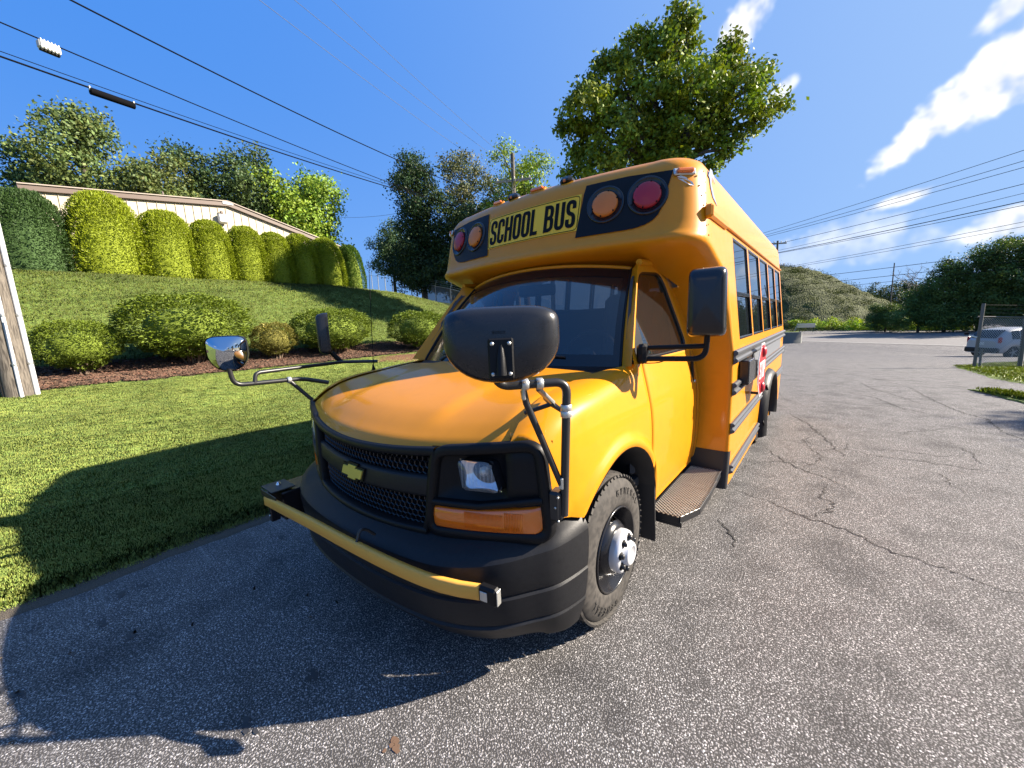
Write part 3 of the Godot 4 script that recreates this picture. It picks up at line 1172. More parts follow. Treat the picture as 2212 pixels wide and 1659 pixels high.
	var ch := put("side_channel", box_mesh(Vector3(bx + 0.012, 2.10, -1.18), Vector3(0.035, 0.05, 0.5), Basis.IDENTITY, 0.012), M.paint, bus)
	put("end_cap", box_mesh(Vector3(bx + 0.016, 2.105, -0.93), Vector3(0.05, 0.075, 0.04), Basis.IDENTITY, 0.012), M.paint, ch)
	var em := PackedVector2Array([Vector2(0.0, 0.11), Vector2(0.07, 0.17), Vector2(0.12, 0.17), Vector2(0.17, 0.10), Vector2(0.13, 0.12), Vector2(0.09, 0.12), Vector2(0.07, 0.08), Vector2(0.11, 0.03), Vector2(0.19, -0.03), Vector2(0.08, 0.0), Vector2(0.04, 0.05), Vector2(0.03, 0.10)])
	var tf := frame_of(Vector3(side_x(2.23) + 0.003, 2.22, -1.02), Vector3(0, 0, -1), Vector3(-0.1, 1, 0))
	put("emblem", plate_mesh(em, tf, 0.002), M.decal_blue, bus)
	# rivets along the cap seam
	for k in 7:
		var y := 1.97 + 0.06 * k
		put("rivet", lathe_mesh([Vector2(0.006, 0), Vector2(0.005, 0.003), Vector2(0, 0.004)], axis_tf(Vector3(side_x(y), y, -0.93), Vector3(1, 0, 0)), 8), M.paint, bus)

func build_stop_arm(bus: Node3D) -> void:
	var x := 1.275
	var arm := put("stop_arm", box_mesh(Vector3(1.235, 1.06, -1.79), Vector3(0.07, 0.185, 0.28), Basis.IDENTITY, 0.008), M.black_gloss, bus)
	arm.set_meta("label", "folded stop arm with black motor box and red octagonal sign")
	var oct := PackedVector2Array()
	var oct2 := PackedVector2Array()
	for k in 8:
		var a := TAU * (k + 0.5) / 8.0
		oct.append(Vector2(cos(a), sin(a)) * 0.247)
		oct2.append(Vector2(cos(a), sin(a)) * 0.232)
	var c := Vector3(x, 1.015, -2.29)
	var tf := frame_of(c, Vector3(0, 0, -1), Vector3(0, 1, 0))
	var border := put("sign_plate", plate_mesh(oct, tf, 0.006), M.white, arm)
	put("red_face", plate_mesh(oct2, Transform3D(tf.basis, c + Vector3(0.006, 0, 0)), 0.0015), M.red, border)
	var lx := -0.165
	for ch in "STOP":
		put("letter", letter_mesh(ch, 0.072, 0.15, 0.02, Transform3D(tf.basis, c + Vector3(0.0075, 0, 0) + tf.basis * Vector3(lx, -0.075, 0)), 0.001), M.white, border)
		lx += 0.086
	for sy in [-1.0, 1.0]:
		put("stop_lamp", lathe_mesh([Vector2(0.048, 0), Vector2(0.048, 0.008), Vector2(0.04, 0.02), Vector2(0.02, 0.027), Vector2(0, 0.028)], axis_tf(c + Vector3(0.006, 0.155 * sy, 0), Vector3(1, 0, 0)), 20), M.red_lens, arm)
	var hst := new_st()
	box(hst, Vector3(1.25, 1.04, -2.02), Vector3(0.03, 0.15, 0.2))
	put("hinge", done(hst), M.black_metal, arm)
	put("catch", box_mesh(Vector3(1.235, 0.80, -2.30), Vector3(0.06, 0.02, 0.03)), M.black_metal, arm)

# ---------------------------------------------------------------- cab
func curve(tbl: Array, t: float) -> float:
	# smooth table lookup [[t, v], ...]
	if t <= tbl[0][0]:
		return tbl[0][1]
	for i in tbl.size() - 1:
		if t <= tbl[i + 1][0]:
			var u: float = (t - tbl[i][0]) / (tbl[i + 1][0] - tbl[i][0])
			# Catmull-Rom through the table
			var p0: float = tbl[maxi(i - 1, 0)][1]
			var p1: float = tbl[i][1]
			var p2: float = tbl[i + 1][1]
			var p3: float = tbl[mini(i + 2, tbl.size() - 1)][1]
			var h: float = tbl[i + 1][0] - tbl[i][0]
			var m1: float = (p2 - p0) / (tbl[i + 1][0] - tbl[maxi(i - 1, 0)][0]) * h
			var m2: float = (p3 - p1) / (tbl[mini(i + 2, tbl.size() - 1)][0] - tbl[i][0]) * h
			var u2 := u * u
			var u3 := u2 * u
			return p1 * (2 * u3 - 3 * u2 + 1) + m1 * (u3 - 2 * u2 + u) + p2 * (-2 * u3 + 3 * u2) + m2 * (u3 - u2)
	return tbl[-1][1]

func nose_z(x: float) -> float:
	return 0.80 - 0.27 * x * x

const SEAM_Y := [[-0.30, 1.245], [-0.1, 1.236], [0.1, 1.22], [0.35, 1.192], [0.5, 1.142], [0.62, 1.058]]
const SEAM_X := [[-0.30, 0.84], [-0.1, 0.80], [0.1, 0.782], [0.35, 0.785], [0.5, 0.80], [0.62, 0.822]]

func cab_x(y: float, z: float) -> float:
	var x := curve([[0.42, 0.955], [0.5, 0.972], [0.62, 0.982], [0.85, 0.988], [1.0, 0.980], [1.12, 0.958], [1.22, 0.935], [1.30, 0.918]], y)
	if z > 0.15:
		x -= 0.30 * pow(z - 0.15, 2.0)
	# lip round the wheel arch
	var d := Vector2(z, y - 0.42).length() - 0.47
	if z > -0.62 and y > 0.42 and d < 0.075 and d > -0.02:
		x += 0.024 * pow(cos(clampf((d - 0.02) / 0.055, -1.0, 1.0) * PI * 0.5), 2.0)
	return x

func arch_bottom(z: float) -> float:
	var y := 0.435
	if z > 0.30:
		y = 0.715 + (z - 0.37) * 0.22
	if absf(z) < 0.47:
		y = maxf(y, 0.42 + sqrt(maxf(0.0, 0.2209 - z * z)))
	return y

func side_column(z: float, s: float) -> Array:
	var col := []
	var yb := arch_bottom(z)
	var fender := z > -0.31
	var ys: float = curve(SEAM_Y, z) if fender else 1.25
	var ysh := ys - 0.075 if fender else 1.20
	ysh = maxf(ysh, yb + 0.02)
	for k in 15:
		var y := lerpf(yb, ysh, pow(k / 14.0, 1.25))
		col.append(Vector3(s * cab_x(y, z), y, z))
	var xs := cab_x(ysh, z)
	var a := Vector2(xs, ysh)
	if fender:
		var xe: float = curve(SEAM_X, z)
		var c := Vector2(xe, ys)
		var ctl := Vector2(xs - 0.03, ys + 0.008)
		for k in range(1, 9):
			var t := k / 8.0
			var p := a.lerp(ctl, t).lerp(ctl.lerp(c, t), t)
			col.append(Vector3(s * p.x, p.y, z))
	else:
		for k in range(1, 9):
			var y := lerpf(ysh, 1.262, k / 8.0)
			col.append(Vector3(s * cab_x(y, z), y, z))
	if z > 0.40:
		# the front end of the panel follows the curve of the nose
		for k in col.size():
			var v: Vector3 = col[k]
			col[k] = Vector3(v.x, v.y, lerpf(0.40, nose_z(absf(v.x)) - 0.004, (z - 0.40) / 0.205))
	return col

func side_sheet(z_list: Array, s: float) -> ArrayMesh:
	var rows := []
	for z in z_list:
		rows.append(side_column(z, s))
	# inward returns at both ends give the panel a visible thickness
	for e in [0, rows.size() - 1]:
		var ret := []
		for v in rows[e]:
			ret.append(v + Vector3(-s * 0.02, 0, 0.001 if e == 0 else -0.001))
		if e == 0:
			rows.insert(0, ret)
		else:
			rows.append(ret)
	return grid_mesh(rows)

func zlist(a: float, b: float, step: float) -> Array:
	var n := maxi(1, int(ceil(absf(b - a) / step)))
	var o := []
	for k in n + 1:
		o.append(lerpf(a, b, float(k) / n))
	return o

func build_cab(bus: Node3D) -> void:
	for s in [-1.0, 1.0]:
		var zl := zlist(-0.395, -0.472, 0.04)
		var fz := zlist(-0.397, 0.47, 0.028)
		fz.append_array(zlist(0.485, 0.605, 0.03))
		var fender := put("fender", side_sheet(fz, s), M.paint, bus)
		# arch return
		var ar := []
		for k in 25:
			var a := lerpf(0.0, PI, k / 24.0)
			var z := 0.47 * cos(a)
			var y := 0.42 + 0.47 * sin(a)
			if y < 0.44:
				y = 0.44
			ar.append([Vector3(s * cab_x(y + 0.005, z), y, z), Vector3(s * (cab_x(y + 0.005, z) - 0.03), y - 0.012 * sin(a), z * 0.985), Vector3(s * (0.62 if z < 0.15 else 0.86), y - 0.01, z * 0.98)])
		put("wheel_arch", grid_mesh(ar), M.skirt_black, fender)
		var inner := new_st()
		box(inner, Vector3(s * 0.62, 0.68, -0.14), Vector3(0.02, 0.44, 0.64))
		put("wheel_well", done(inner), M.interior_dark, fender)
		# door
		var door := put("door", side_sheet(zlist(-0.403, -1.355, 0.05), s), M.paint, bus)
		put("cab_rear_pillar", side_sheet(zlist(-1.361, -1.43, 0.03), s), M.paint, bus)
		# door handle: long recessed pull
		var hst := new_st()
		box(hst, Vector3(s * (cab_x(1.11, -1.27) + 0.006), 1.115, -1.275), Vector3(0.018, 0.19, 0.034), Basis(Vector3.RIGHT, 0.22), 0.008)
		put("handle", done(hst), M.black_plastic, door)
		var lk := lathe_mesh([Vector2(0.012, 0), Vector2(0.012, 0.006), Vector2(0, 0.007)], axis_tf(Vector3(s * (cab_x(1.03, -1.285) + 0.002), 1.035, -1.295), Vector3(s, 0, 0)), 12)
		put("lock", lk, M.zinc, door)
		build_door_glass(bus, door, s)
		# mud flap behind the wheel
		put("mud_flap", box_mesh(Vector3(s * 0.87, 0.40, -0.46), Vector3(0.24, 0.42, 0.012), Basis(Vector3.RIGHT, 0.06)), M.skirt_black, bus)
		# sill under the door
		put("sill", box_mesh(Vector3(s * 0.93, 0.42, -0.93), Vector3(0.05, 0.05, 0.86), Basis.IDENTITY, 0.012), M.paint, bus)
	build_hood(bus)
	build_windshield(bus)
	build_front(bus)
	build_bumper(bus)
	build_cabin(bus)
	# step board of expanded metal on the driver's side
	build_step(bus, 1.0)
	build_step(bus, -1.0)
	for s in [-1.0, 1.0]:
		build_wheel(bus, s, 0.0, true)
		build_wheel(bus, s, -3.53, false)
		build_flare(bus, s)

func green_x(y: float) -> float:
	return 0.930 - (y - 1.25) * 0.265

func build_door_glass(bus: Node3D, door: Node3D, s: float) -> void:
	# window opening and surround in (z, y)
	var glass := rounded([Vector2(-0.315, 1.285), Vector2(-0.70, 1.775), Vector2(-1.13, 1.80), Vector2(-1.315, 1.275)], 0.11, 8)
	var tri_front := rounded([Vector2(-0.325, 1.29), Vector2(-0.505, 1.52), Vector2(-0.515, 1.285)], 0.012, 2)
	var outer := [Vector2(-0.255, 1.255), Vector2(-0.735, 1.845), Vector2(-1.47, 1.985), Vector2(-1.47, 1.245)]
	var c := Vector2(-0.86, 1.52)
	var ring := new_st()
	ring.set_smooth_group(0)
	var n := 72
	var rows := [[], [], [], []]
	for k in n + 1:
		var a := TAU * k / n
		var d := Vector2(cos(a), sin(a))
		var pi_ := ray_hit(c, d, glass)
		var po := ray_hit(c, d, PackedVector2Array(outer))
		var lip := c + (pi_ - c) * 1.03
		rows[0].append(Vector3(s * (green_x(pi_.y) - 0.022), pi_.y, pi_.x))
		rows[1].append(Vector3(s * (green_x(lip.y) - 0.003), lip.y, lip.x))
		var mid := lip.lerp(po, 0.25)
		rows[2].append(Vector3(s * (green_x(mid.y) + 0.002), mid.y, mid.x))
		rows[3].append(Vector3(s * green_x(po.y), po.y, po.x))
	grid(ring, rows)
	put("window_frame", done(ring), M.paint, door)
	var dm := []
	for q in [Vector2(-0.74, 1.842), Vector2(-0.95, 1.858), Vector2(-1.2, 1.872), Vector2(-1.44, 1.88)]:
		dm.append(Vector3(s * (green_x(q.y) + 0.004), q.y, q.x))
	dm.append(Vector3(s * (green_x(1.75) + 0.004), 1.74, -1.46))
	put("drip_moulding", tube_mesh(bend(dm, 0.05), 0.02, 8), M.paint, door)
	var lin_rows := []
	for r in [0, 1, 2]:
		var row := []
		for v in rows[r]:
			row.append(v + Vector3(-s * 0.03, 0, 0))
		lin_rows.append(row)
	put("frame_lining", grid_mesh(lin_rows), M.interior_grey, door)
	put("door_lining", box_mesh(Vector3(s * 0.87, 0.93, -0.88), Vector3(0.04, 0.66, 1.0), Basis.IDENTITY, 0.02), M.interior_grey, door)
	# rubber seal
	var seal := []
	for k in glass.size() + 1:
		var p := glass[k % glass.size()]
		seal.append(Vector3(s * (green_x(p.y) - 0.014), p.y, p.x))
	put("window_seal", tube_mesh(seal, 0.011, 6), M.frit, door)
	var gst := new_st()
	gst.set_smooth_group(-1)
	var idx := Geometry2D.triangulate_polygon(glass)
	for k in range(0, idx.size(), 3):
		var v := []
		for q in 3:
			var p := glass[idx[k + q]]
			v.append(Vector3(s * (green_x(p.y) - 0.018), p.y, p.x))
		tri(gst, v[0], v[1], v[2])
	put("window_glass", done(gst), M.door_glass, door)
	# black sail panel at the front of the window, where the mirror is bolted
	var tf := Transform3D(Basis(Vector3(0, 0, 1), Vector3(-s * 0.265, 1, 0).normalized(), Vector3(s, 0.265, 0).normalized()), Vector3(s * (green_x(1.25) - 0.016), 1.25, 0))
	var tp := PackedVector2Array()
	for p in tri_front:
		tp.append(Vector2(p.x, (p.y - 1.25) * 1.034))
	put("sail_panel", plate_mesh(tp, tf, 0.006), M.black_plastic, door)
	put("belt_moulding", box_mesh(Vector3(s * (green_x(1.272) - 0.004), 1.272, -0.85), Vector3(0.014, 0.022, 0.95), Basis.IDENTITY, 0.004), M.black_plastic, door)

func ray_hit(c: Vector2, d: Vector2, poly: PackedVector2Array) -> Vector2:
	var best := 1e9
	for k in poly.size():
		var r = Geometry2D.segment_intersects_segment(c, c + d * 5.0, poly[k], poly[(k + 1) % poly.size()])
		if r != null:
			best = minf(best, c.distance_to(r))
	return c + d * best

func hood_point(u: float, v: float) -> Vector3:
	# u -1..1 across, v 0 (front) .. 1 (cowl)
	var au := absf(u)
	var xs: float = curve([[0.0, 0.815], [0.15, 0.796], [0.3, 0.782], [0.6, 0.777], [1.0, 0.797]], v)
	var x := u * xs
	var zf := nose_z(x) - 0.002
	var z := lerpf(zf, -0.10, v)
	var yc: float = curve([[0.0, 0.998], [0.03, 1.030], [0.07, 1.052], [0.15, 1.085], [0.3, 1.130], [0.5, 1.175], [0.75, 1.222], [1.0, 1.255]], v)
	var ysd: float = curve([[0.0, 1.058], [0.05, 1.088], [0.15, 1.135], [0.3, 1.180], [0.5, 1.204], [0.75, 1.222], [1.0, 1.237]], v)
	var y := lerpf(yc, ysd, pow(au, 2.6))
	# raised power bulge with soft shoulders running back from the nose
	y += 0.012 * smoothstep(0.62, 0.45, au) * smoothstep(0.06, 0.25, v)
	# roll the edge down into the seam
	y -= 0.012 * pow(smoothstep(0.93, 1.0, au), 2.0)
	return Vector3(x, y, z)

func build_hood(bus: Node3D) -> void:
	var rows := []
	var first := []
	for i in 61:
		var u := lerpf(-1, 1, i / 60.0)
		var p := hood_point(u, 0.0)
		first.append(p + Vector3(0, -0.022, -0.012))
	rows.append(first)
	for j in 41:
		var v := pow(j / 40.0, 1.6)
		var row := []
		for i in 61:
			row.append(hood_point(lerpf(-1, 1, i / 60.0), v))
		rows.append(row)
	var o := put("hood", grid_mesh(rows), M.paint, bus)
	o.set_meta("label", "sloping yellow hood")
	# dark gap strip under the hood edge
	for s in [-1.0, 1.0]:
		var pts := []
		for j in 20:
			var p := hood_point(s * 0.997, lerpf(0.0, 1.0, j / 19.0))
			pts.append(p + Vector3(s * 0.003, -0.012, 0))
		put("hood_gap", tube_mesh(pts, 0.006, 6), M.ink, o)

func ws_point(u: float, v: float, off := 0.0) -> Vector3:
	# windshield: u -1..1 across, v 0 base .. 1 top
	var au := absf(u)
	var x := u * lerpf(0.838, 0.70, v)
	var zb := -0.13 - 0.19 * pow(au, 2.2)
	var zt := -0.66 - 0.15 * pow(au, 2.2)
	var yb := 1.252 - 0.012 * au * au
	var yt := 1.875 - 0.06 * pow(au, 2.0)
	var p := Vector3(x, lerpf(yb, yt, v), lerpf(zb, zt, v))
	p += Vector3(0, 0.55, 0.8) * 0.03 * sin(v * PI)
	return p + Vector3(0, 0.6, 0.8) * off

func build_windshield(bus: Node3D) -> void:
	var rows := []
	for j in 15:
		var row := []
		for i in 31:
			row.append(ws_point(lerpf(-1, 1, i / 30.0), j / 14.0))
		rows.append(row)
	var wsn := put("windshield", grid_mesh(rows), M.windshield, bus)
	# black border
	var b := new_st()
	var strip := func(u0: float, v0: float, u1: float, v1: float, nu: int, nv: int) -> void:
		var rr := []
		for j in nv + 1:
			var row := []
			for i in nu + 1:
				row.append(ws_point(lerpf(u0, u1, float(i) / nu), lerpf(v0, v1, float(j) / nv), 0.003))
			rr.append(row)
		grid(b, rr)
	strip.call(-1.0, 0.0, 1.0, 0.10, 30, 2)
	strip.call(-1.0, 0.88, 1.0, 1.0, 30, 2)
	strip.call(-1.0, 0.10, -0.955, 0.88, 2, 12)
	strip.call(0.955, 0.10, 1.0, 0.88, 2, 12)
	put("black_border", done(b), M.frit, wsn)
	# pillars
	for s in [-1.0, 1.0]:
		var pr := []
		for j in 13:
			var t := j / 12.0
			var a := ws_point(s, t, -0.004)
			var q := Vector2(-0.255, 1.255).lerp(Vector2(-0.735, 1.845), t)
			var c := Vector3(s * green_x(q.y), q.y, q.x)
			var row := []
			for k in 7:
				var w := k / 6.0
				var p := a.lerp(c, w)
				p += Vector3(s * 0.75, 0.25, 0.6) * 0.016 * sin(w * PI)
				row.append(p)
			pr.append(row)
		put("pillar", grid_mesh(pr), M.paint, bus)
		var tr := []
		for j in 13:
			tr.append(ws_point(s * 1.004, j / 12.0, 0.004))
		put("windshield_trim", tube_mesh(tr, 0.009, 6), M.black_plastic, wsn)
	# roof of the cab, mostly under the cap
	var roof := []
	for j in 7:
		var row := []
		for i in 21:
			var u := lerpf(-1, 1, i / 20.0)
			var p := ws_point(u, 1.0)
			row.append(p + Vector3(u * 0.012 * j, 0.008 * sqrt(j) - 0.004 * absf(u) * j * 0.5, -0.12 * j))
		roof.append(row)
	put("cab_roof", grid_mesh(roof), M.paint, bus)
	var hdr := []
	for i in 31:
		hdr.append(ws_point(lerpf(-1, 1, i / 30.0), 1.005, 0.006))
	put("roof_moulding", tube_mesh(hdr, 0.012, 6), M.paint, wsn)
	# cowl
	var cr := []
	for j in 5:
		var row := []
		for i in 31:
			var u := lerpf(-1, 1, i / 30.0)
			var h := hood_point(u, 1.0) + Vector3(0, -0.012, -0.004)
			var w := ws_point(u, 0.0, 0.006)
			var p := h.lerp(w, j / 4.0)
			p.y -= 0.012 * sin(j / 4.0 * PI)
			row.append(p)
		cr.append(row)
	var cowl := put("cowl", grid_mesh(cr), M.black_plastic, bus)
	var sl := new_st()
	for i in 34:
		var u := lerpf(-0.62, 0.1, i / 33.0)
		var h := hood_point(u, 1.0)
		var w := ws_point(u, 0.0)
		box(sl, h.lerp(w, 0.5) + Vector3(0, -0.004, 0), Vector3(0.006, 0.008, 0.05), Basis.IDENTITY)
	put("vent_slats", done(sl), M.black_plastic, cowl)
	# wipers
	for w in [[-0.62, -0.05], [0.10, 0.66]]:
		var pv := hood_point(w[0] * 0.9, 1.0) + Vector3(0, 0.012, -0.05)
		var elbow := ws_point(w[0] + 0.22, 0.055, 0.035)
		var tip := ws_point(w[1] + 0.02, 0.075, 0.02)
		var arm := put("wiper", tube_mesh([pv, pv + Vector3(0.03, 0.02, -0.01), elbow], [0.013, 0.009, 0.006], 8), M.black_metal, bus)
		var bl := []
		for k in 9:
			bl.append(ws_point(lerpf(w[0] + 0.04, w[1], k / 8.0), 0.07 + 0.01 * sin(k / 8.0 * PI), 0.014))
		put("blade", tube_mesh(bl, 0.007, 6), M.rubber, arm)

func fascia(x: float, y: float, off := 0.0) -> Vector3:
	# a point on the nose's curved front
	return Vector3(x, y, nose_z(x) - 0.06 * pow(maxf(0.0, y - 0.80), 1.3) + off)

func fascia_strip(st: SurfaceTool, pts: Array, w: float, h: float, closed := false) -> void:
	# a raised rounded bar following the nose along (x, y) points
	var p := []
	for q in pts:
		p.append(fascia(q.x, q.y, h * 0.2))
	if closed:
		p.append(p[0])
	var rows := []
	for i in p.size():
		var d: Vector3
		if closed:
			d = p[(i + 1) % (p.size() - 1)] - p[(i - 1 + p.size() - 1) % (p.size() - 1)]
		else:
			d = p[mini(i + 1, p.size() - 1)] - p[maxi(i - 1, 0)]
		d = d.normalized()
		var sd := Vector3(-d.y, d.x, 0).normalized()
		var f := Vector3(0, 0, 1)
		rows.append([p[i] + sd * w * 0.5 - f * h * 0.6, p[i] + sd * w * 0.5 + f * h * 0.35, p[i] + sd * w * 0.32 + f * h * 0.6, p[i] - sd * w * 0.32 + f * h * 0.6, p[i] - sd * w * 0.5 + f * h * 0.35, p[i] - sd * w * 0.5 - f * h * 0.6])
	grid(st, rows)

func dense(pts: Array, step: float) -> Array:
	var o := []
	for i in pts.size() - 1:
		var n := maxi(1, int(pts[i].distance_to(pts[i + 1]) / step))
		for k in n:
			o.append(pts[i].lerp(pts[i + 1], float(k) / n))
	o.append(pts[-1])
	return o

func hex_mesh_part(y0: float, y1: float, half0: float, half1: float) -> ArrayMesh:
	# honeycomb lattice: hexagonal cells with walls that have depth
	var st := new_st()
	st.set_smooth_group(-1)
	var r := 0.0165
	var dx := r * sqrt(3.0)
	var dy := r * 1.5
	var j := 0
	var y := y0 - r * 0.3
	while y < y1 + r * 0.3:
		var n := int(1.1 / dx)
		for i in range(-n / 2 - 1, n / 2 + 2):
			var cx := i * dx + (dx * 0.5 if j % 2 else 0.0)
			var hw := lerpf(half0, half1, clampf((y - y0) / (y1 - y0), 0, 1))
			if absf(cx) > hw - 0.004:
				continue
			var ring := []
			for k in 6:
				var a := PI / 6.0 + TAU * k / 6.0
				var px := cx + r * cos(a)
				var py := clampf(y + r * sin(a), y0 - 0.004, y1 + 0.004)
				var qx := cx + r * 0.80 * cos(a)
				var qy := clampf(y + r * 0.80 * sin(a), y0 - 0.004, y1 + 0.004)
				ring.append([fascia(px, py, -0.016), fascia(qx, qy, -0.019), fascia(qx, qy, -0.042)])
			for k in 6:
				var a = ring[k]
				var b = ring[(k + 1) % 6]
				quad(st, a[0], b[0], b[1], a[1])
				quad(st, a[1], b[1], b[2], a[2])
		y += dy
		j += 1
	return done(st)

func build_front(bus: Node3D) -> void:
	# dark backing behind the openings
	var rows := []
	for y in [0.62, 0.75, 0.9, 1.03, 1.06]:
		var row := []
		for i in 41:
			var x := lerpf(-0.93, 0.93, i / 40.0)
			row.append(fascia(x, y if absf(x) > 0.55 else minf(y, 1.02), -0.055))
		rows.append(row)
	var front := put("front_fascia", grid_mesh(rows), M.black_plastic, bus)
	# grille
	var gf := new_st()
	var top := dense([Vector2(-0.525, 1.008), Vector2(0, 0.982), Vector2(0.525, 1.008)], 0.04)
	var t2 := []
	for p in top:
		t2.append(Vector2(p.x, 0.984 + 0.026 * pow(absf(p.x) / 0.525, 2.0)))
	fascia_strip(gf, t2, 0.036, 0.03)
	for s in [-1.0, 1.0]:
		fascia_strip(gf, dense([Vector2(s * 0.515, 1.005), Vector2(s * 0.50, 0.90), Vector2(s * 0.478, 0.74), Vector2(s * 0.455, 0.665)], 0.03), 0.028, 0.03)
	var bt := []
	for i in 21:
		var x := lerpf(-0.47, 0.47, i / 20.0)
		bt.append(Vector2(x, 0.652 + 0.012 * pow(absf(x) / 0.47, 4.0)))
	fascia_strip(gf, bt, 0.034, 0.034)
	var g := put("grille", done(gf), M.black_plastic, bus)
	# centre bar
	var cb := []
	for y in [[0.795, -0.012], [0.80, 0.006], [0.812, 0.010], [0.872, 0.008], [0.884, 0.004], [0.889, -0.012]]:
		var row := []
		for i in 31:
			var x := lerpf(-0.487, 0.487, i / 30.0)
			row.append(fascia(x, y[0] + 0.012 * pow(absf(x) / 0.49, 2.0), y[1]))
		cb.append(row)
	put("centre_bar", grid_mesh(cb), M.bumper, g)
	var h1 := put("upper_mesh", hex_mesh_part(0.893, 0.972, 0.487, 0.497), M.black_gloss, g)
	h1.set_meta("kind", "stuff")
	var h2 := put("lower_mesh", hex_mesh_part(0.668, 0.792, 0.452, 0.475), M.black_gloss, g)
	h2.set_meta("kind", "stuff")
	# emblem: a wide cross with slanted ends
	var em := func(k: float, g2: float) -> PackedVector2Array:
		var a := 0.030 + g2
		var b := 0.086 + g2
		var q := 0.022 + g2 * 0.9
		var t := 0.034 + g2
		return PackedVector2Array([Vector2(-b + 0.012, q) * k, Vector2(-a - 0.004, q) * k, Vector2(-a + 0.006, t) * k, Vector2(a + 0.012, t) * k, Vector2(a + 0.003, q) * k, Vector2(b + 0.010, q) * k, Vector2(b - 0.012, -q) * k, Vector2(a + 0.004, -q) * k, Vector2(a - 0.006, -t) * k, Vector2(-a - 0.012, -t) * k, Vector2(-a - 0.003, -q) * k, Vector2(-b - 0.010, -q) * k])
	var etf := Transform3D(Basis(Vector3.RIGHT, -0.05), fascia(0, 0.842, 0.006))
	var eb := put("emblem", plate_mesh(em.call(1.0, 0.011), etf, 0.010, 0.003), M.black_plastic, g)
	put("gold_face", plate_mesh(em.call(1.0, 0.0), Transform3D(etf.basis, etf.origin + Vector3(0, 0, 0.0102)), 0.006, 0.002), M.gold, eb)
	# lamp bezels
	for s in [-1.0, 1.0]:
		var bz := new_st()
		var ring := rounded([Vector2(0.515, 1.012), Vector2(0.915, 1.058), Vector2(0.952, 0.70), Vector2(0.47, 0.668)], 0.06, 6)
		var rp := []
		for p in ring:
			rp.append(Vector2(p.x * s, p.y))
		var dn := dense(rp + [rp[0]], 0.03)
		dn.pop_back()
		fascia_strip(bz, dn, 0.042, 0.03, true)
		fascia_strip(bz, dense([Vector2(0.49 * s, 0.80), Vector2(0.70 * s, 0.805), Vector2(0.935 * s, 0.852)], 0.03), 0.026, 0.032)
		# recessed bowl around the lamp
		var bowl := []
		for j in 9:
			var row := []
			for i in 15:
				var x := lerpf(0.50, 0.925, i / 14.0)
				var y := lerpf(0.81, 1.03, j / 8.0)
				var e := 0.0
				e = minf(minf((x - 0.50) / 0.07, (0.925 - x) / 0.04), minf((y - 0.80) / 0.05, (1.04 - y) / 0.05))
				var off := -0.04 * smoothstep(0.0, 1.0, e)
				# shoulder beside the lamp comes forward again
				off += 0.042 * smoothstep(0.775, 0.80, x) * smoothstep(0.92, 0.89, x) * smoothstep(0.825, 0.85, y) * smoothstep(1.025, 1.0, y)
				row.append(fascia(s * x, y, off + 0.002))
			bowl.append(row)
		grid(bz, bowl)
		var bez := put("lamp_bezel", done(bz), M.black_plastic, bus)
		# headlamp: reflector box, bulb and lens
		var out := [Vector2(0.615, 0.985), Vector2(0.745, 0.985), Vector2(0.778, 0.865), Vector2(0.635, 0.865)]
		var lens_out := rounded(out, 0.022, 4)
		var lrows := [[], [], [], []]
		var cc := Vector2(0.695, 0.925)
		for k in lens_out.size() + 1:
			var p := lens_out[k % lens_out.size()]
			lrows[0].append(fascia(s * p.x, p.y, -0.045))
			lrows[1].append(fascia(s * p.x, p.y, 0.012))
			var p2 := cc.lerp(p, 0.93)
			lrows[2].append(fascia(s * p2.x, p2.y, 0.018))
			var p3 := cc.lerp(p, 0.0)
			lrows[3].append(fascia(s * p3.x, p3.y, 0.026))
		var hl := put("headlight", grid_mesh([lrows[0], lrows[1]]), M.black_gloss, bus)
		put("lens", grid_mesh([lrows[1], lrows[2], lrows[3]]), M.clear_glass, hl)
		var rfl := []
		for j in 9:
			var row := []
			for i in 9:
				var u := i / 8.0
				var v := j / 8.0
				var p: Vector2 = out[3].lerp(out[2], u).lerp(out[0].lerp(out[1], u), v)
				var bowl_d := 1.0 - pow(absf(u * 2 - 1), 2.0) * 0.6 - pow(absf(v * 2 - 1), 2.0) * 0.6
				row.append(fascia(s * p.x, p.y, -0.004 - 0.05 * maxf(0.0, bowl_d)))
			rfl.append(row)
		put("reflector", grid_mesh(rfl), M.chrome, hl)
		put("bulb", lathe_mesh([Vector2(0.02, 0), Vector2(0.02, 0.02), Vector2(0.012, 0.03), Vector2(0, 0.033)], axis_tf(fascia(s * 0.69, 0.93, -0.05), Vector3(0, 0, 1)), 14), M.zinc, hl)
		var fl := new_st()
		for k in 9:
			var x := lerpf(0.635, 0.752, k / 8.0)
			box(fl, fascia(s * x, 0.925, 0.013), Vector3(0.0025, 0.10, 0.003))
		put("lens_ribs", done(fl), M.clear_glass, hl)
		# turn signal
		var ts := []
		for q in [[0.0, -0.03], [0.0, 0.012], [0.12, 0.019], [0.5, 0.022], [0.88, 0.019], [1.0, 0.012], [1.0, -0.03]]:
			var row := []
			for i in 21:
				var u := i / 20.0
				var x := lerpf(0.492, 0.925, u)
				var yb := 0.692 + 0.018 * u * u
				var yt := 0.782 + 0.042 * u * u
				var e := minf(u / 0.03, (1.0 - u) / 0.03)
				row.append(fascia(s * x, lerpf(yb, yt, q[0]), q[1] if e > 0.9 else q[1] - 0.012))
			ts.append(row)
		var sig := put("turn_signal", grid_mesh(ts), M.amber, bus)
		var rb := new_st()
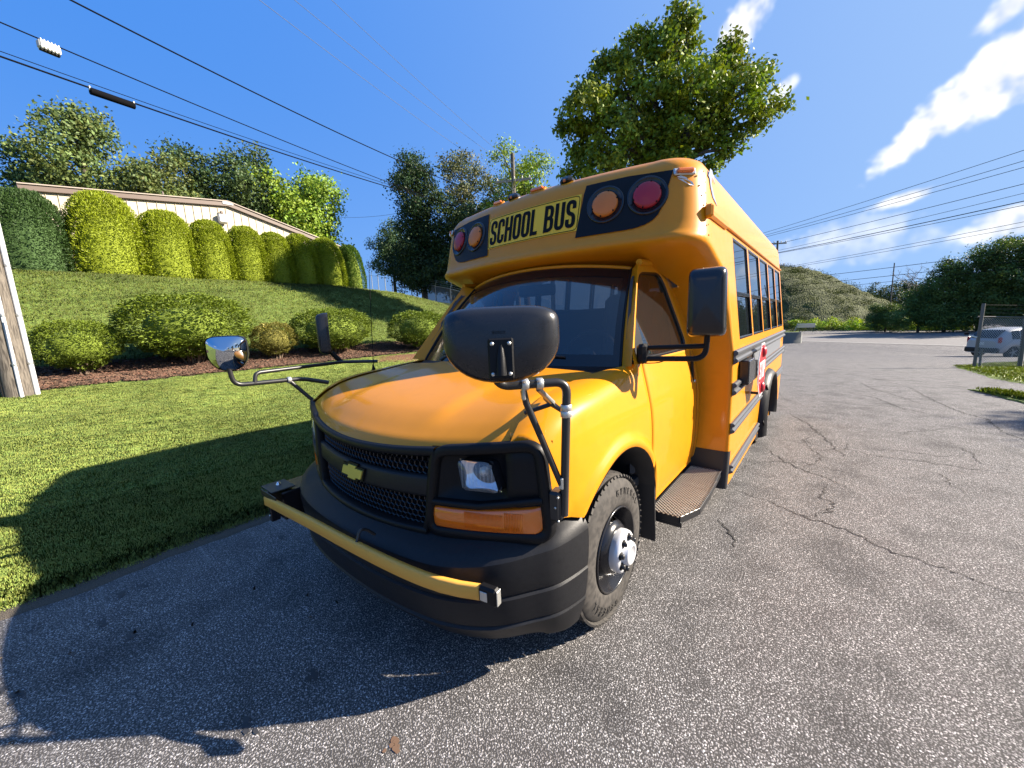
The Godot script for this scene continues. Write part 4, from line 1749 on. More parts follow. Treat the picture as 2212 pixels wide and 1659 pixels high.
		for k in 12:
			var x := lerpf(0.80, 0.862, k / 11.0)
			box(rb, fascia(s * x, 0.757, 0.021), Vector3(0.0026, 0.072, 0.004))
		for k in 30:
			var x := lerpf(0.645, 0.79, k / 29.0)
			box(rb, fascia(s * x, 0.746, 0.0215), Vector3(0.0016, 0.07, 0.002))
		put("lens_ribs", done(rb), M.amber, sig)

func bumper_plan(u: float) -> Vector2:
	# u -1..1 : x, z along the bumper's front edge
	var a := absf(u)
	var t := [[0.0, 0.0], [0.2, 0.25], [0.4, 0.5], [0.55, 0.665], [0.65, 0.775], [0.72, 0.85], [0.79, 0.915], [0.86, 0.965], [0.93, 0.99], [1.0, 1.003]]
	var z := [[0.0, 0.91], [0.2, 0.90], [0.4, 0.865], [0.55, 0.815], [0.65, 0.758], [0.72, 0.695], [0.79, 0.615], [0.86, 0.545], [0.93, 0.455], [1.0, 0.365]]
	return Vector2(signf(u) * curve(t, a), curve(z, a))

func build_bumper(bus: Node3D) -> void:
	var sec := [[0.15, 0.672, 1.0], [0.13, 0.664, 1.0], [0.05, 0.632, 1.0], [0.018, 0.614, 0.95], [0.005, 0.598, 0.9], [0.0, 0.56, 0.8], [0.006, 0.50, 0.6], [0.016, 0.468, 0.5], [0.021, 0.461, 0.5], [0.010, 0.453, 0.5], [0.014, 0.40, 0.45], [0.026, 0.345, 0.4], [0.032, 0.337, 0.4], [0.024, 0.328, 0.4], [0.050, 0.29, 0.3], [0.105, 0.225, 0.15], [0.155, 0.196, 0.1]]
	var rows := []
	for q in sec:
		var row := []
		for i in 81:
			var u := lerpf(-1, 1, i / 80.0)
			var p := bumper_plan(u)
			var p1 := bumper_plan(u - 0.01)
			var p2 := bumper_plan(u + 0.01)
			var tn := (p2 - p1).normalized()
			if absf(u) > 0.985:
				tn = (bumper_plan(signf(u) * 1.0) - bumper_plan(signf(u) * 0.97)).normalized() * signf(u)
			var nrm := Vector2(-tn.y, tn.x)   # outward
			if nrm.y < 0 and absf(u) < 0.5:
				nrm = -nrm
			var inn: float = q[0]
			inn *= lerpf(1.0, 0.45, smoothstep(0.75, 1.0, absf(u)))
			var lift: float = 0.075 * smoothstep(0.45, 1.0, absf(u)) * q[2]
			# the lower edge sweeps up and in towards the wheel
			var tuck: float = 0.02 * smoothstep(0.84, 1.0, absf(u)) * smoothstep(0.50, 0.26, q[1])
			var pp := p - nrm * inn
			row.append(Vector3(pp.x, q[1] + lift, pp.y + tuck))
		rows.append(row)
	var bst := new_st()
	var cuts := [0, 4, 7, 8, 9, 11, 12, 13, 16]
	for k in cuts.size() - 1:
		grid(bst, rows.slice(cuts[k], cuts[k + 1] + 1), {}, k + 1)
	var b := put("bumper", done(bst), M.bumper, bus)
	b.set_meta("label", "dark grey moulded plastic bumper with stepped lower edge")
	# end returns
	var st := new_st()
	for i in [0, 80]:
		st.set_smooth_group(-1)
		for j in rows.size() - 1:
			var a: Vector3 = rows[j][i]
			var c: Vector3 = rows[j + 1][i]
			quad(st, a, c, c * Vector3(0.94, 1, 1), a * Vector3(0.94, 1, 1))
	put("end_return", done(st), M.bumper, b)
	# crossing arm
	var pts := []
	for k in 25:
		var t := k / 24.0
		var x := lerpf(-0.80, 0.80, t)
		var zb: float = curve([[-0.8, 0.955], [-0.4, 0.972], [0.0, 0.968], [0.25, 0.950], [0.5, 0.912], [0.665, 0.866], [0.775, 0.812], [0.80, 0.795]], x)
		pts.append(Vector3(x, lerpf(0.535, 0.552, t) + 0.062 * sin(t * PI), zb))
	var arows := []
	for k in pts.size():
		var p: Vector3 = pts[k]
		arows.append([p + Vector3(0, -0.029, -0.010), p + Vector3(0, -0.029, 0.006), p + Vector3(0, -0.023, 0.011), p + Vector3(0, 0.023, 0.011), p + Vector3(0, 0.029, 0.006), p + Vector3(0, 0.029, -0.010), p + Vector3(0, -0.029, -0.010)])
	var arm := put("crossing_arm", grid_mesh(arows), M.arm_yellow, bus)
	arm.set_meta("label", "long yellow crossing arm folded across the bumper")
	var tip: Vector3 = pts[-1]
	var tb := Basis(Vector3.UP, 0.16)
	var cap := put("tip_cap", box_mesh(tip + Vector3(0.035, 0.004, -0.006), Vector3(0.075, 0.068, 0.034), tb, 0.008), M.black_plastic, arm)
	put("magnet_plate", box_mesh(tip + Vector3(0.026, 0.004, 0.0145), Vector3(0.030, 0.036, 0.004), tb, 0.001), M.zinc, cap)
	put("end_plate", box_mesh(tip + Vector3(0.073, 0.004, -0.013), Vector3(0.004, 0.056, 0.024), tb, 0.001), M.zinc, cap)
	# hinge bracket and motor box at the far end
	var br := new_st()
	box(br, Vector3(-0.80, 0.50, 0.80), Vector3(0.20, 0.17, 0.20), Basis.IDENTITY, 0.006)
	box(br, Vector3(-0.815, 0.485, 0.915), Vector3(0.028, 0.19, 0.05), Basis.IDENTITY, 0.004)
	var bk := put("hinge_bracket", done(br), M.black_gloss, arm)
	var hp := new_st()
	box(hp, Vector3(-0.79, 0.602, 0.885), Vector3(0.17, 0.008, 0.13), Basis.IDENTITY, 0.002)
	box(hp, Vector3(-0.72, 0.586, 0.962), Vector3(0.22, 0.034, 0.006), Basis.IDENTITY, 0.001)
	put("hinge_plate", done(hp), M.black_metal, bk)
	put("bolt", lathe_mesh([Vector2(0.013, 0), Vector2(0.013, 0.010), Vector2(0.007, 0.012), Vector2(0.007, 0.018), Vector2(0, 0.019)], axis_tf(Vector3(-0.80, 0.606, 0.88), Vector3(0, 1, 0)), 12), M.chrome, bk)
	for q in [[-0.829, 0.54], [-0.829, 0.50], [-0.829, 0.43]]:
		put("bolt", lathe_mesh([Vector2(0.006, 0), Vector2(0.006, 0.005), Vector2(0, 0.006)], axis_tf(Vector3(q[0] + 0.014, q[1], 0.941), Vector3(0, 0, 1)), 10), M.zinc, bk)
	# hook that catches the arm
	put("arm_catch", tube_mesh(bend([Vector3(0.30, 0.66, 0.90), Vector3(0.30, 0.70, 0.935), Vector3(0.305, 0.715, 0.965), Vector3(0.31, 0.672, 0.985)], 0.02), 0.006, 8), M.black_metal, arm)

func build_cabin(bus: Node3D) -> void:
	var d := []
	for j in 5:
		var row := []
		for i in 21:
			var u := lerpf(-1, 1, i / 20.0)
			var w := ws_point(u, 0.02, -0.02)
			row.append(w + Vector3(0, [0.0, 0.0, -0.01, -0.05, -0.35][j], [0.0, -0.12, -0.24, -0.30, -0.33][j]))
		d.append(row)
	put("dashboard", grid_mesh(d), M.interior_dark, bus)
	var rim := []
	var stf := Transform3D(Basis(Vector3.RIGHT, 1.05), Vector3(0.45, 1.26, -0.68))
	for k in 25:
		var a := TAU * k / 24.0
		rim.append(stf * Vector3(cos(a) * 0.19, 0, sin(a) * 0.19))
	var wst := new_st()
	tube(wst, rim, 0.014, 8, false)
	for a in [0.2, PI - 0.2, PI * 0.5]:
		tube(wst, [stf * Vector3.ZERO, stf * Vector3(cos(a) * 0.19, 0, sin(a) * 0.19)], 0.016, 6)
	tube(wst, [stf * Vector3(0, 0.03, 0), stf * Vector3(0, -0.25, 0)], [0.055, 0.03], 10)
	put("steering_wheel", done(wst), M.interior_dark, bus)
	for s in [0.45]:
		var sst := new_st()
		box(sst, Vector3(s, 0.98, -1.18), Vector3(0.5, 0.14, 0.5), Basis.IDENTITY, 0.04)
		box(sst, Vector3(s, 1.36, -1.42), Vector3(0.48, 0.7, 0.13), Basis(Vector3.RIGHT, -0.15), 0.05)
		box(sst, Vector3(s, 1.74, -1.47), Vector3(0.26, 0.18, 0.10), Basis.IDENTITY, 0.04)
		put("driver_seat", done(sst), M.seat, bus)
	put("cab_floor", box_mesh(Vector3(0, 0.56, -0.9), Vector3(1.8, 0.05, 1.3)), M.interior_dark, bus)
	put("firewall", box_mesh(Vector3(0, 0.85, -0.2), Vector3(1.6, 0.66, 0.03)), M.interior_dark, bus)
	# rear view mirror and stop-request box behind the glass
	put("interior_mirror", box_mesh(Vector3(0.0, 1.74, -0.74), Vector3(0.30, 0.085, 0.03), Basis(Vector3.UP, 0.2), 0.02), M.interior_dark, bus)
	put("grab_post", tube_mesh([Vector3(-0.35, 0.6, -1.5), Vector3(-0.35, 2.3, -1.5)], 0.02, 8), M.zinc, bus)

func build_step(bus: Node3D, s: float) -> void:
	# outline of the board (x, z)
	var out := [Vector2(0.93, -0.545), Vector2(1.10, -0.545), Vector2(1.165, -0.72), Vector2(1.165, -0.97), Vector2(1.145, -1.41), Vector2(0.93, -1.41)]
	var y := 0.345
	var st := new_st()
	st.set_smooth_group(-1)
	var frame := []
	for p in out:
		frame.append(Vector3(s * p.x, y - 0.02, p.y))
	for k in out.size():
		var a: Vector3 = frame[k]
		var b: Vector3 = frame[(k + 1) % out.size()]
		var dd := b - a
		var za := dd.normalized()
		var xa := Vector3.UP.cross(za)
		box(st, (a + b) * 0.5, Vector3(0.016, 0.045, dd.length()), Basis(xa, Vector3.UP, za), 0.002)
	for z in [-0.8, -1.1]:
		box(st, Vector3(s * 1.04, y - 0.03, z), Vector3(0.22, 0.02, 0.03))
	box(st, Vector3(s * 1.03, y - 0.05, -0.548), Vector3(0.17, 0.03, 0.012))
	var board := put("step_board", done(st), M.black_metal, bus)
	# expanded metal: a lattice of raised strands
	var ex := new_st()
	ex.set_smooth_group(-1)
	var poly := PackedVector2Array()
	for p in out:
		poly.append(p)
	var pz := 0.026
	var pxx := 0.0135
	var nx := 20
	var nz := 36
	for i in nx:
		for j in nz:
			var cx := 0.925 + i * pxx
			var cz := -0.545 - j * pz - (pz * 0.5 if i % 2 else 0.0)
			if not Geometry2D.is_point_in_polygon(Vector2(cx, cz), poly):
				continue
			for q in [-1.0, 1.0]:
				var a := Vector3(s * cx, y, cz)
				var b := Vector3(s * (cx + pxx), y + 0.002, cz + q * pz * 0.5)
				var dd := (b - a)
				var sd := Vector3(-dd.z, 0, dd.x).normalized() * 0.0036
				var up := Vector3(0, 0.003, 0)
				quad(ex, a - sd, b - sd, b + sd + up, a + sd + up)
				quad(ex, a + sd + up, b + sd + up, b + sd - up, a + sd - up)
	var em := put("expanded_metal", done(ex), M.expanded, board)
	em.set_meta("kind", "stuff")

func build_wheel(bus: Node3D, s: float, z: float, front: bool) -> void:
	var xo := 0.955 if front else 1.155
	var c := Vector3(s * xo, 0.372, z)
	var out := Vector3(s, 0, 0)
	var tf := axis_tf(c, out)
	# profile: radius, along the axle (0 = outer sidewall)
	var ty := [Vector2(0.206, -0.012), Vector2(0.214, -0.002), Vector2(0.235, 0.004), Vector2(0.262, 0.006), Vector2(0.292, 0.004), Vector2(0.318, -0.003), Vector2(0.338, -0.014), Vector2(0.352, -0.026), Vector2(0.360, -0.040), Vector2(0.364, -0.07), Vector2(0.365, -0.11), Vector2(0.364, -0.15), Vector2(0.360, -0.18), Vector2(0.34, -0.205), Vector2(0.30, -0.22), Vector2(0.21, -0.21)]
	var wn := put("wheel", lathe_mesh(ty, tf, 64), M.tyre, bus)
	wn.set_meta("label", "front wheel with dusty tyre and silver hub cap" if front else "outer rear wheel")
	# tread blocks
	var tr := new_st()
	tr.set_smooth_group(-1)
	var n := 62
	for k in n:
		for row in [[-0.030, 0.048, 0.0, 0.2], [-0.080, 0.036, 0.5, -0.35], [-0.120, 0.036, 0.0, 0.35], [-0.172, 0.048, 0.5, -0.2]]:
			var a: float = TAU * (k + row[2]) / n
			var rd := tf.basis * Vector3(cos(a), 0, sin(a))
			var tg := tf.basis * Vector3(-sin(a), 0, cos(a))
			var bas := Basis(tg, out, rd)
			bas = Basis(rd, row[3]) * bas
			var outer_row: bool = absf(row[0] + 0.105) > 0.05
			var tilt := 0.0
			if row[0] > -0.04:
				tilt = 0.42
			elif row[0] < -0.15:
				tilt = -0.42
			bas = Basis(tg, -tilt * (1.0)) * bas if outer_row else bas
			var rr := 0.366 if not outer_row else 0.3525
			box(tr, c + out * row[0] + rd * rr, Vector3(0.0335, row[1] * (0.86 if outer_row else 1.0), 0.011), bas)
	var trm := put("tread", done(tr), M.tyre, wn)
	trm.set_meta("kind", "stuff")
	# rim and disc
	var rim := [Vector2(0.212, -0.004), Vector2(0.214, 0.004), Vector2(0.208, 0.009), Vector2(0.203, 0.004), Vector2(0.199, -0.02), Vector2(0.190, -0.03), Vector2(0.186, -0.10), Vector2(0.176, -0.115), Vector2(0.165, -0.112)]
	put("rim", lathe_mesh(rim, tf, 56), M.black_gloss, wn)
	var dish: Array
	if front:
		dish = [Vector2(0.178, -0.112), Vector2(0.165, -0.095), Vector2(0.150, -0.058), Vector2(0.136, -0.018), Vector2(0.120, 0.004), Vector2(0.105, 0.010), Vector2(0.0, 0.010)]
	else:
		dish = [Vector2(0.178, -0.05), Vector2(0.15, -0.09), Vector2(0.11, -0.13), Vector2(0.09, -0.14), Vector2(0.0, -0.14)]
	# disc with hand holes
	var ds := new_st()
	var seg := 64
	for i in dish.size() - 1:
		for k in seg:
			if (i == 1 or i == 2) and k % 16 < 5:
				continue
			var a := TAU * k / seg
			var b := TAU * (k + 1) / seg
			var p: Vector2 = dish[i]
			var q: Vector2 = dish[i + 1]
			ds.set_smooth_group(0)
			quad(ds, tf * Vector3(p.x * cos(a), p.y, p.x * sin(a)), tf * Vector3(p.x * cos(b), p.y, p.x * sin(b)), tf * Vector3(q.x * cos(b), q.y, q.x * sin(b)), tf * Vector3(q.x * cos(a), q.y, q.x * sin(a)))
	put("disc", done(ds), M.black_gloss, wn)
	put("brake_drum", lathe_mesh([Vector2(0.16, -0.13), Vector2(0.0, -0.128)], tf, 24), M.interior_dark, wn)
	if front:
		var hub := put("hub_cap", lathe_mesh([Vector2(0.104, 0.008), Vector2(0.106, 0.03), Vector2(0.103, 0.046), Vector2(0.096, 0.054), Vector2(0.086, 0.057), Vector2(0.062, 0.058), Vector2(0.056, 0.078), Vector2(0.050, 0.084), Vector2(0.038, 0.085), Vector2(0.036, 0.082), Vector2(0.0, 0.082)], tf, 48), M.hub_silver, wn)
		for k in 8:
			var a := TAU * (k + 0.3) / 8.0
			var pos := tf * Vector3(cos(a) * 0.075, 0.054, sin(a) * 0.075)
			put("lug_pocket", lathe_mesh([Vector2(0.0195, 0.001), Vector2(0.0195, 0.0055), Vector2(0.0, 0.006)], axis_tf(pos, out), 14), M.ink, wn)
			put("lug_nut", lathe_mesh([Vector2(0.0125, 0.004), Vector2(0.0125, 0.016), Vector2(0.009, 0.021), Vector2(0.0, 0.022)], axis_tf(pos, out), 6), M.black_metal, wn)
		# raised lettering on the sidewall
		var txt := "GENERAL"
		var ls := new_st()
		for rep in 2:
			for i in txt.length():
				var tm := TextMesh.new()
				tm.text = txt[i]
				var sf := SystemFont.new()
				sf.font_names = PackedStringArray(["Droid Sans"])
				sf.font_weight = 700
				tm.font = sf
				tm.font_size = 40
				tm.pixel_size = 0.0011
				tm.depth = 0.003
				var a := PI * rep + (i - 3) * 0.155 + PI * 0.5 + 0.5
				var rd := Vector3(0, sin(a), cos(a) * s)
				var p := Vector3(s * (xo + 0.0065), 0.372, z) + rd * 0.288
				var upv := rd
				var nrm := out
				var rt := upv.cross(nrm).normalized()
				ls.append_from(tm, 0, Transform3D(Basis(rt, upv, nrm), p))
		put("sidewall_lettering", ls.commit(), M.rubber, wn)

func build_flare(bus: Node3D, s: float) -> void:
	var rows := []
	# flat-topped moulded arch: path in (z, y), then a section outwards
	var path := [Vector2(-2.985, 0.20), Vector2(-2.97, 0.36), Vector2(-3.02, 0.56), Vector2(-3.13, 0.74), Vector2(-3.28, 0.84), Vector2(-3.42, 0.872), Vector2(-3.64, 0.872), Vector2(-3.78, 0.84), Vector2(-3.93, 0.74), Vector2(-4.04, 0.56), Vector2(-4.09, 0.36), Vector2(-4.075, 0.26)]
	var c := Vector2(-3.53, 0.40)
	for p in path:
		var inn := c.lerp(p, 0.86)
		var inn2 := c.lerp(p, 0.80)
		rows.append([Vector3(s * 1.198, p.y, p.x), Vector3(s * 1.235, lerpf(p.y, inn.y, 0.2), lerpf(p.x, inn.x, 0.2)), Vector3(s * 1.272, lerpf(p.y, inn.y, 0.75), lerpf(p.x, inn.x, 0.75)), Vector3(s * 1.270, inn.y, inn.x), Vector3(s * 1.20, inn2.y, inn2.x), Vector3(s * 1.0, inn2.y, inn2.x)])
	var fl := put("wheel_flare", grid_mesh(rows), M.bumper, bus)
	fl.set_meta("label", "grey plastic arch flare over the rear wheel")
	var hole := PackedVector2Array()
	put("mud_flap", box_mesh(Vector3(s * 1.02, 0.42, -4.10), Vector3(0.36, 0.42, 0.012)), M.skirt_black, bus)
	for k in [1, 3, 8, 10]:
		var p: Vector2 = path[k]
		var q := c.lerp(p, 0.93)
		put("bolt_pocket", lathe_mesh([Vector2(0.03, 0.0), Vector2(0.028, 0.004), Vector2(0.0, 0.003)], axis_tf(Vector3(s * 1.247, q.y, q.x), Vector3(s, 0.3, 0)), 14), M.ink, fl)

# ---------------------------------------------------------------- mirrors
func mirror_head(bus: Node3D, c: Vector3, facing: Vector3, w: float, h: float, dpt: float, round_bottom: bool, called: String, label: String) -> Node3D:
	# facing: the way the housing's back points (away from the glass)
	var f := facing.normalized()
	var x := Vector3.UP.cross(f).normalized()
	var y := f.cross(x)
	var bas := Basis(x, y, f)
	var out := PackedVector2Array()
	if round_bottom:
		for k in 40:
			var a := TAU * k / 40.0
			var e := 0.5 if sin(a) > 0 else 0.85
			var ex := signf(cos(a)) * pow(absf(cos(a)), e if sin(a) > 0 else 0.9)
			var ey := signf(sin(a)) * pow(absf(sin(a)), 0.38 if sin(a) > 0 else 0.95)
			out.append(Vector2(ex * w * 0.5, (ey * 0.42 + 0.0) * h if sin(a) > 0 else ey * 0.58 * h))
	else:
		out = rounded([Vector2(-w * 0.5, -h * 0.5), Vector2(w * 0.5, -h * 0.5), Vector2(w * 0.47, h * 0.5), Vector2(-w * 0.47, h * 0.5)], 0.035, 6)
	var rows := []
	var prof := [[0.985, -0.006], [1.0, 0.0], [1.0, 0.012], [0.985, dpt * 0.38], [0.95, dpt * 0.62], [0.86, dpt * 0.84], [0.7, dpt * 0.95], [0.4, dpt * 0.995], [0.0, dpt]]
	if not round_bottom:
		prof = [[0.985, -0.006], [1.0, 0.0], [1.0, 0.02], [0.97, dpt * 0.5], [0.92, dpt * 0.78], [0.82, dpt * 0.92], [0.6, dpt * 0.97], [0.0, dpt]]
	for q in prof:
		var row := []
		for k in out.size() + 1:
			var p := out[k % out.size()] * float(q[0])
			row.append(c + bas * Vector3(p.x, p.y, q[1]))
		rows.append(row)
	var head := put(called, grid_mesh(rows), M.black_gloss if not round_bottom else M.mirror_shell, bus)
	head.set_meta("label", label)
	var g := []
	for q in [[0.965, -0.004], [0.9, -0.012 if round_bottom else -0.005], [0.6, -0.045 if round_bottom else -0.006], [0.3, -0.06 if round_bottom else -0.006], [0.0, -0.064 if round_bottom else -0.006]]:
		var row := []
		for k in out.size() + 1:
			var p := out[k % out.size()] * float(q[0])
			row.append(c + bas * Vector3(p.x, p.y, q[1]))
		g.append(row)
	put("mirror_glass", grid_mesh(g), M.mirror, head)
	return head

func clamp_ring(parent: Node, p: Vector3, dir: Vector3) -> void:
	put("clamp", lathe_mesh([Vector2(0.0185, -0.012), Vector2(0.0205, -0.010), Vector2(0.0205, 0.010), Vector2(0.0185, 0.012)], axis_tf(p, dir), 14), M.zinc, parent)

func build_mirrors(bus: Node3D) -> void:
	var sh := mat(0.014, 0.014, 0.016, 0.3)
	sh.roughness_texture = noise_tex(0.02, 4, [[0.0, Color(0.7, 0.7, 0.7)], [0.5, Color(0.95, 0.95, 0.95)], [1.0, Color(1, 1, 1)]], 256, 31)
	sh.uv1_triplanar = true
	sh.uv1_scale = Vector3(3, 3, 3)
	M.mirror_shell = sh
	# --- driver's crossover mirror
	var c := Vector3(0.885, 1.452, 0.715)
	var face := Vector3(0.62, 0.06, 0.78)
	var head := mirror_head(bus, c, face, 0.375, 0.245, 0.085, true, "crossover_mirror", "black oval crossover mirror seen from behind")
	var f := face.normalized()
	var x := Vector3.UP.cross(f).normalized()
	var y := f.cross(x)
	# mounting plate with the bent stalk
	var pl := c + f * 0.088 + y * -0.062
	var plate_n := put("mounting_plate", box_mesh(pl, Vector3(0.078, 0.125, 0.016), Basis(x, y, f), 0.005), M.black_plastic, head)
	put("stalk", tube_mesh([pl + y * 0.04 + f * 0.004, pl + f * 0.014, pl + y * -0.05 + f * 0.014], [0.008, 0.014, 0.017], 10), M.black_plastic, plate_n)
	for q in [[-0.026, 0.046], [0.026, 0.046], [-0.026, -0.046], [0.026, -0.046]]:
		put("screw", lathe_mesh([Vector2(0.0065, 0), Vector2(0.006, 0.004), Vector2(0, 0.005)], axis_tf(pl + x * q[0] + y * q[1] + f * 0.007, f), 10), M.zinc, plate_n)
	# raised maker's mark on the shell
	var tm := TextMesh.new()
	tm.text = "ROSCO"
	var sf := SystemFont.new()
	sf.font_names = PackedStringArray(["Droid Sans"])
	sf.font_weight = 700
	tm.font = sf
	tm.font_size = 24
	tm.pixel_size = 0.00052
	tm.depth = 0.0015
	var t := put("maker_mark", tm, M.black_plastic, head)
	t.transform = Transform3D(Basis(x, y, f), c + f * 0.0855 + y * 0.018 - x * 0.004)
	# arm: post on the fender, elbow, arm, stalk
	var pts := bend([Vector3(1.0, 0.80, 0.545), Vector3(1.012, 1.292, 0.525), Vector3(0.845, 1.290, 0.70), Vector3(0.858, 1.375, 0.735)], 0.045, 6)
	var arm := put("crossover_mirror_arm", tube_mesh(pts, 0.0155, 12), M.black_metal, bus)
	clamp_ring(arm, Vector3(0.91, 1.2908, 0.632), Vector3(-0.167, 0, 0.175))
	clamp_ring(arm, Vector3(0.945, 1.2911, 0.595), Vector3(-0.167, 0, 0.175))
	clamp_ring(arm, Vector3(1.0095, 1.20, 0.529), Vector3(0, 1, 0))
	clamp_ring(arm, Vector3(1.0093, 1.178, 0.530), Vector3(0, 1, 0))
	put("brace", tube_mesh([Vector3(0.905, 1.27, 0.635), Vector3(0.91, 1.225, 0.628), Vector3(0.995, 0.92, 0.552)], [0.012, 0.0125, 0.011], 10), M.black_metal, arm)
	put("brace", tube_mesh([Vector3(0.942, 1.272, 0.598), Vector3(0.935, 1.205, 0.50)], 0.010, 8), M.steel, arm)
	put("brace", tube_mesh([Vector3(1.0, 1.183, 0.53), Vector3(0.93, 1.20, 0.50), Vector3(0.83, 1.195, 0.40)], [0.008, 0.011, 0.008], 8), M.black_metal, arm)
	put("brace", tube_mesh([Vector3(0.93, 1.20, 0.495), Vector3(0.84, 1.165, 0.55)], [0.009, 0.008], 8), M.black_metal, arm)
	put("clip", box_mesh(Vector3(0.905, 1.262, 0.637), Vector3(0.014, 0.05, 0.03), Basis(Vector3.UP, 0.8), 0.004), M.steel, arm)
	put("clip", box_mesh(Vector3(0.997, 0.925, 0.552), Vector3(0.02, 0.045, 0.02), Basis.IDENTITY, 0.004), M.zinc, arm)
	var fb := put("fender_bracket", box_mesh(Vector3(0.972, 0.835, 0.545), Vector3(0.05, 0.115, 0.062), Basis(Vector3.UP, 0.12), 0.010), M.black_metal, arm)
	for q in [[0.045, -0.02], [0.045, 0.02], [-0.045, -0.02], [-0.045, 0.02], [0.0, 0.0]]:
		put("screw", lathe_mesh([Vector2(0.0045, 0), Vector2(0.0045, 0.004), Vector2(0, 0.005)], axis_tf(Vector3(0.982, 0.835 + q[0], 0.5735 + q[1] * 0.3) + Vector3(q[1] * 0.8, 0, 0), Vector3(0.15, 0, 1)), 8), M.zinc, fb)
	# --- passenger's crossover mirror: reaches further out and forward
	var c2 := Vector3(-0.98, 1.420, 0.985)
	mirror_head(bus, c2, Vector3(-0.86, 0.02, -0.50), 0.205, 0.205, 0.075, true, "crossover_mirror", "crossover mirror whose bulging glass faces the hood")
	var p2 := bend([Vector3(-0.98, 1.32, 0.99), Vector3(-0.985, 1.215, 0.975), Vector3(-0.97, 1.205, 0.60), Vector3(-0.93, 1.16, 0.45)], 0.05, 6)
	var arm2 := put("crossover_mirror_arm", tube_mesh(p2, 0.0135, 10), M.black_metal, bus)
	put("brace", tube_mesh([Vector3(-0.975, 1.205, 0.68), Vector3(-0.93, 1.06, 0.57)], 0.012, 8), M.black_metal, arm2)
	clamp_ring(arm2, Vector3(-0.974, 1.207, 0.68), Vector3(0, 0, 1))
	put("brace", tube_mesh(bend([Vector3(-0.978, 1.21, 0.87), Vector3(-0.985, 1.275, 0.86), Vector3(-1.05, 1.275, 0.55), Vector3(-1.12, 1.275, 0.24), Vector3(-0.95, 1.265, 0.05)], 0.035, 5), 0.0125, 8), M.black_metal, arm2)
	# --- driver's rear-view mirror on two arms
	var rc := Vector3(1.232, 1.562, -0.46)
	var rh := mirror_head(bus, rc, Vector3(0.16, 0.0, 1.0), 0.178, 0.335, 0.10, false, "rear_view_mirror", "tall black rear-view mirror on arms from the door")
	var ra := bend([Vector3(0.95, 1.285, -0.365), Vector3(1.235, 1.283, -0.45), Vector3(1.242, 1.42, -0.44)], 0.06, 6)
	var rarm := put("rear_view_mirror_arm", tube_mesh(ra, 0.0145, 10), M.black_plastic, bus)
	put("upper_arm", tube_mesh([Vector3(0.95, 1.342, -0.375), Vector3(1.24, 1.348, -0.448)], 0.0135, 10), M.black_plastic, rarm)
	put("mount", box_mesh(Vector3(0.945, 1.312, -0.365), Vector3(0.05, 0.105, 0.07), Basis.IDENTITY, 0.014), M.black_plastic, rarm)
	put("cable", tube_mesh(bend([Vector3(0.955, 1.26, -0.37), Vector3(1.02, 1.262, -0.395), Vector3(1.06, 1.278, -0.40)], 0.03), 0.003, 6), M.ink, rarm)
	# --- passenger's rear-view mirror
	var rc2 := Vector3(-1.16, 1.490, 0.30)
	mirror_head(bus, rc2, Vector3(-0.5, 0.0, 1.0), 0.165, 0.30, 0.08, false, "rear_view_mirror", "tall black rear-view mirror standing beside the hood")
	put("rear_view_mirror_arm", tube_mesh([Vector3(-1.15, 1.35, 0.30), Vector3(-1.13, 1.27, 0.24)], 0.018, 10), M.black_plastic, bus)
	# antenna
	var an := put("antenna", tube_mesh([Vector3(-0.90, 1.21, 0.12), Vector3(-0.902, 1.55, 0.10), Vector3(-0.905, 2.0, 0.07)], [0.0035, 0.0028, 0.002], 6), M.ink, bus)
	put("antenna_base", lathe_mesh([Vector2(0.018, 0), Vector2(0.012, 0.018), Vector2(0.005, 0.05), Vector2(0, 0.05)], axis_tf(Vector3(-0.90, 1.20, 0.12), Vector3.UP), 12), M.ink, an)

func build_bus() -> void:
	var bus := thing("school_bus", "yellow short school bus with black bumper parked on the asphalt", "school bus")
	build_body(bus)
	build_cab(bus)
	build_mirrors(bus)

# ---------------------------------------------------------------- the ground
var gnoise := FastNoiseLite.new()

func drive_y(z: float) -> float:
	# the lot falls gently away behind the bus, down to the road
	if z > -6.0:
		return 0.0
	if z > -17.0:
		return -0.5 * pow((-6.0 - z) / 11.0, 1.4)
	return maxf(-0.5 - 0.064 * (-17.0 - z), -1.62)

func bank_y(x: float, z: float) -> float:
	if x > -1.85:
		return 0.0
	var h: float = curve([[1.85, 0.0], [2.4, 0.075], [5.0, 0.36], [8.3, 0.74], [9.5, 0.90], [10.8, 1.22], [13.0, 2.35], [15.0, 3.36], [16.2, 3.62], [17.5, 3.70], [20.0, 3.72], [24.0, 4.1], [40.0, 6.5], [70.0, 8.0], [200.0, 9.0]], -x)
	var away := smoothstep(-9.0, -26.0, z) * smoothstep(-22.0, -16.0, x)
	h *= lerpf(1.0, 0.12, away)
	h *= lerpf(1.0, 0.35, smoothstep(-30.0, -70.0, z))
	return h + gnoise.get_noise_2d(x * 3.0, z * 3.0) * 0.05 * smoothstep(-2.0, -4.0, x)

func ground_y(x: float, z: float) -> float:
	return drive_y(z) + bank_y(x, z)

func axis_list(stops: Array) -> Array:
	# [[start, step], ... , [end]]
	var o := []
	for i in stops.size() - 1:
		var a: float = stops[i][0]
		var b: float = stops[i + 1][0]
		var n := maxi(1, int(round(absf(b - a) / stops[i][1])))
		for k in n:
			o.append(lerpf(a, b, float(k) / n))
	o.append(stops[-1][0])
	return o

func edge_x(z: float) -> float:
	# ragged line between asphalt and grass
	return -1.80 + 0.05 * gnoise.get_noise_1d(z * 14.0) + 0.03 * gnoise.get_noise_1d(z * 60.0 + 40.0)

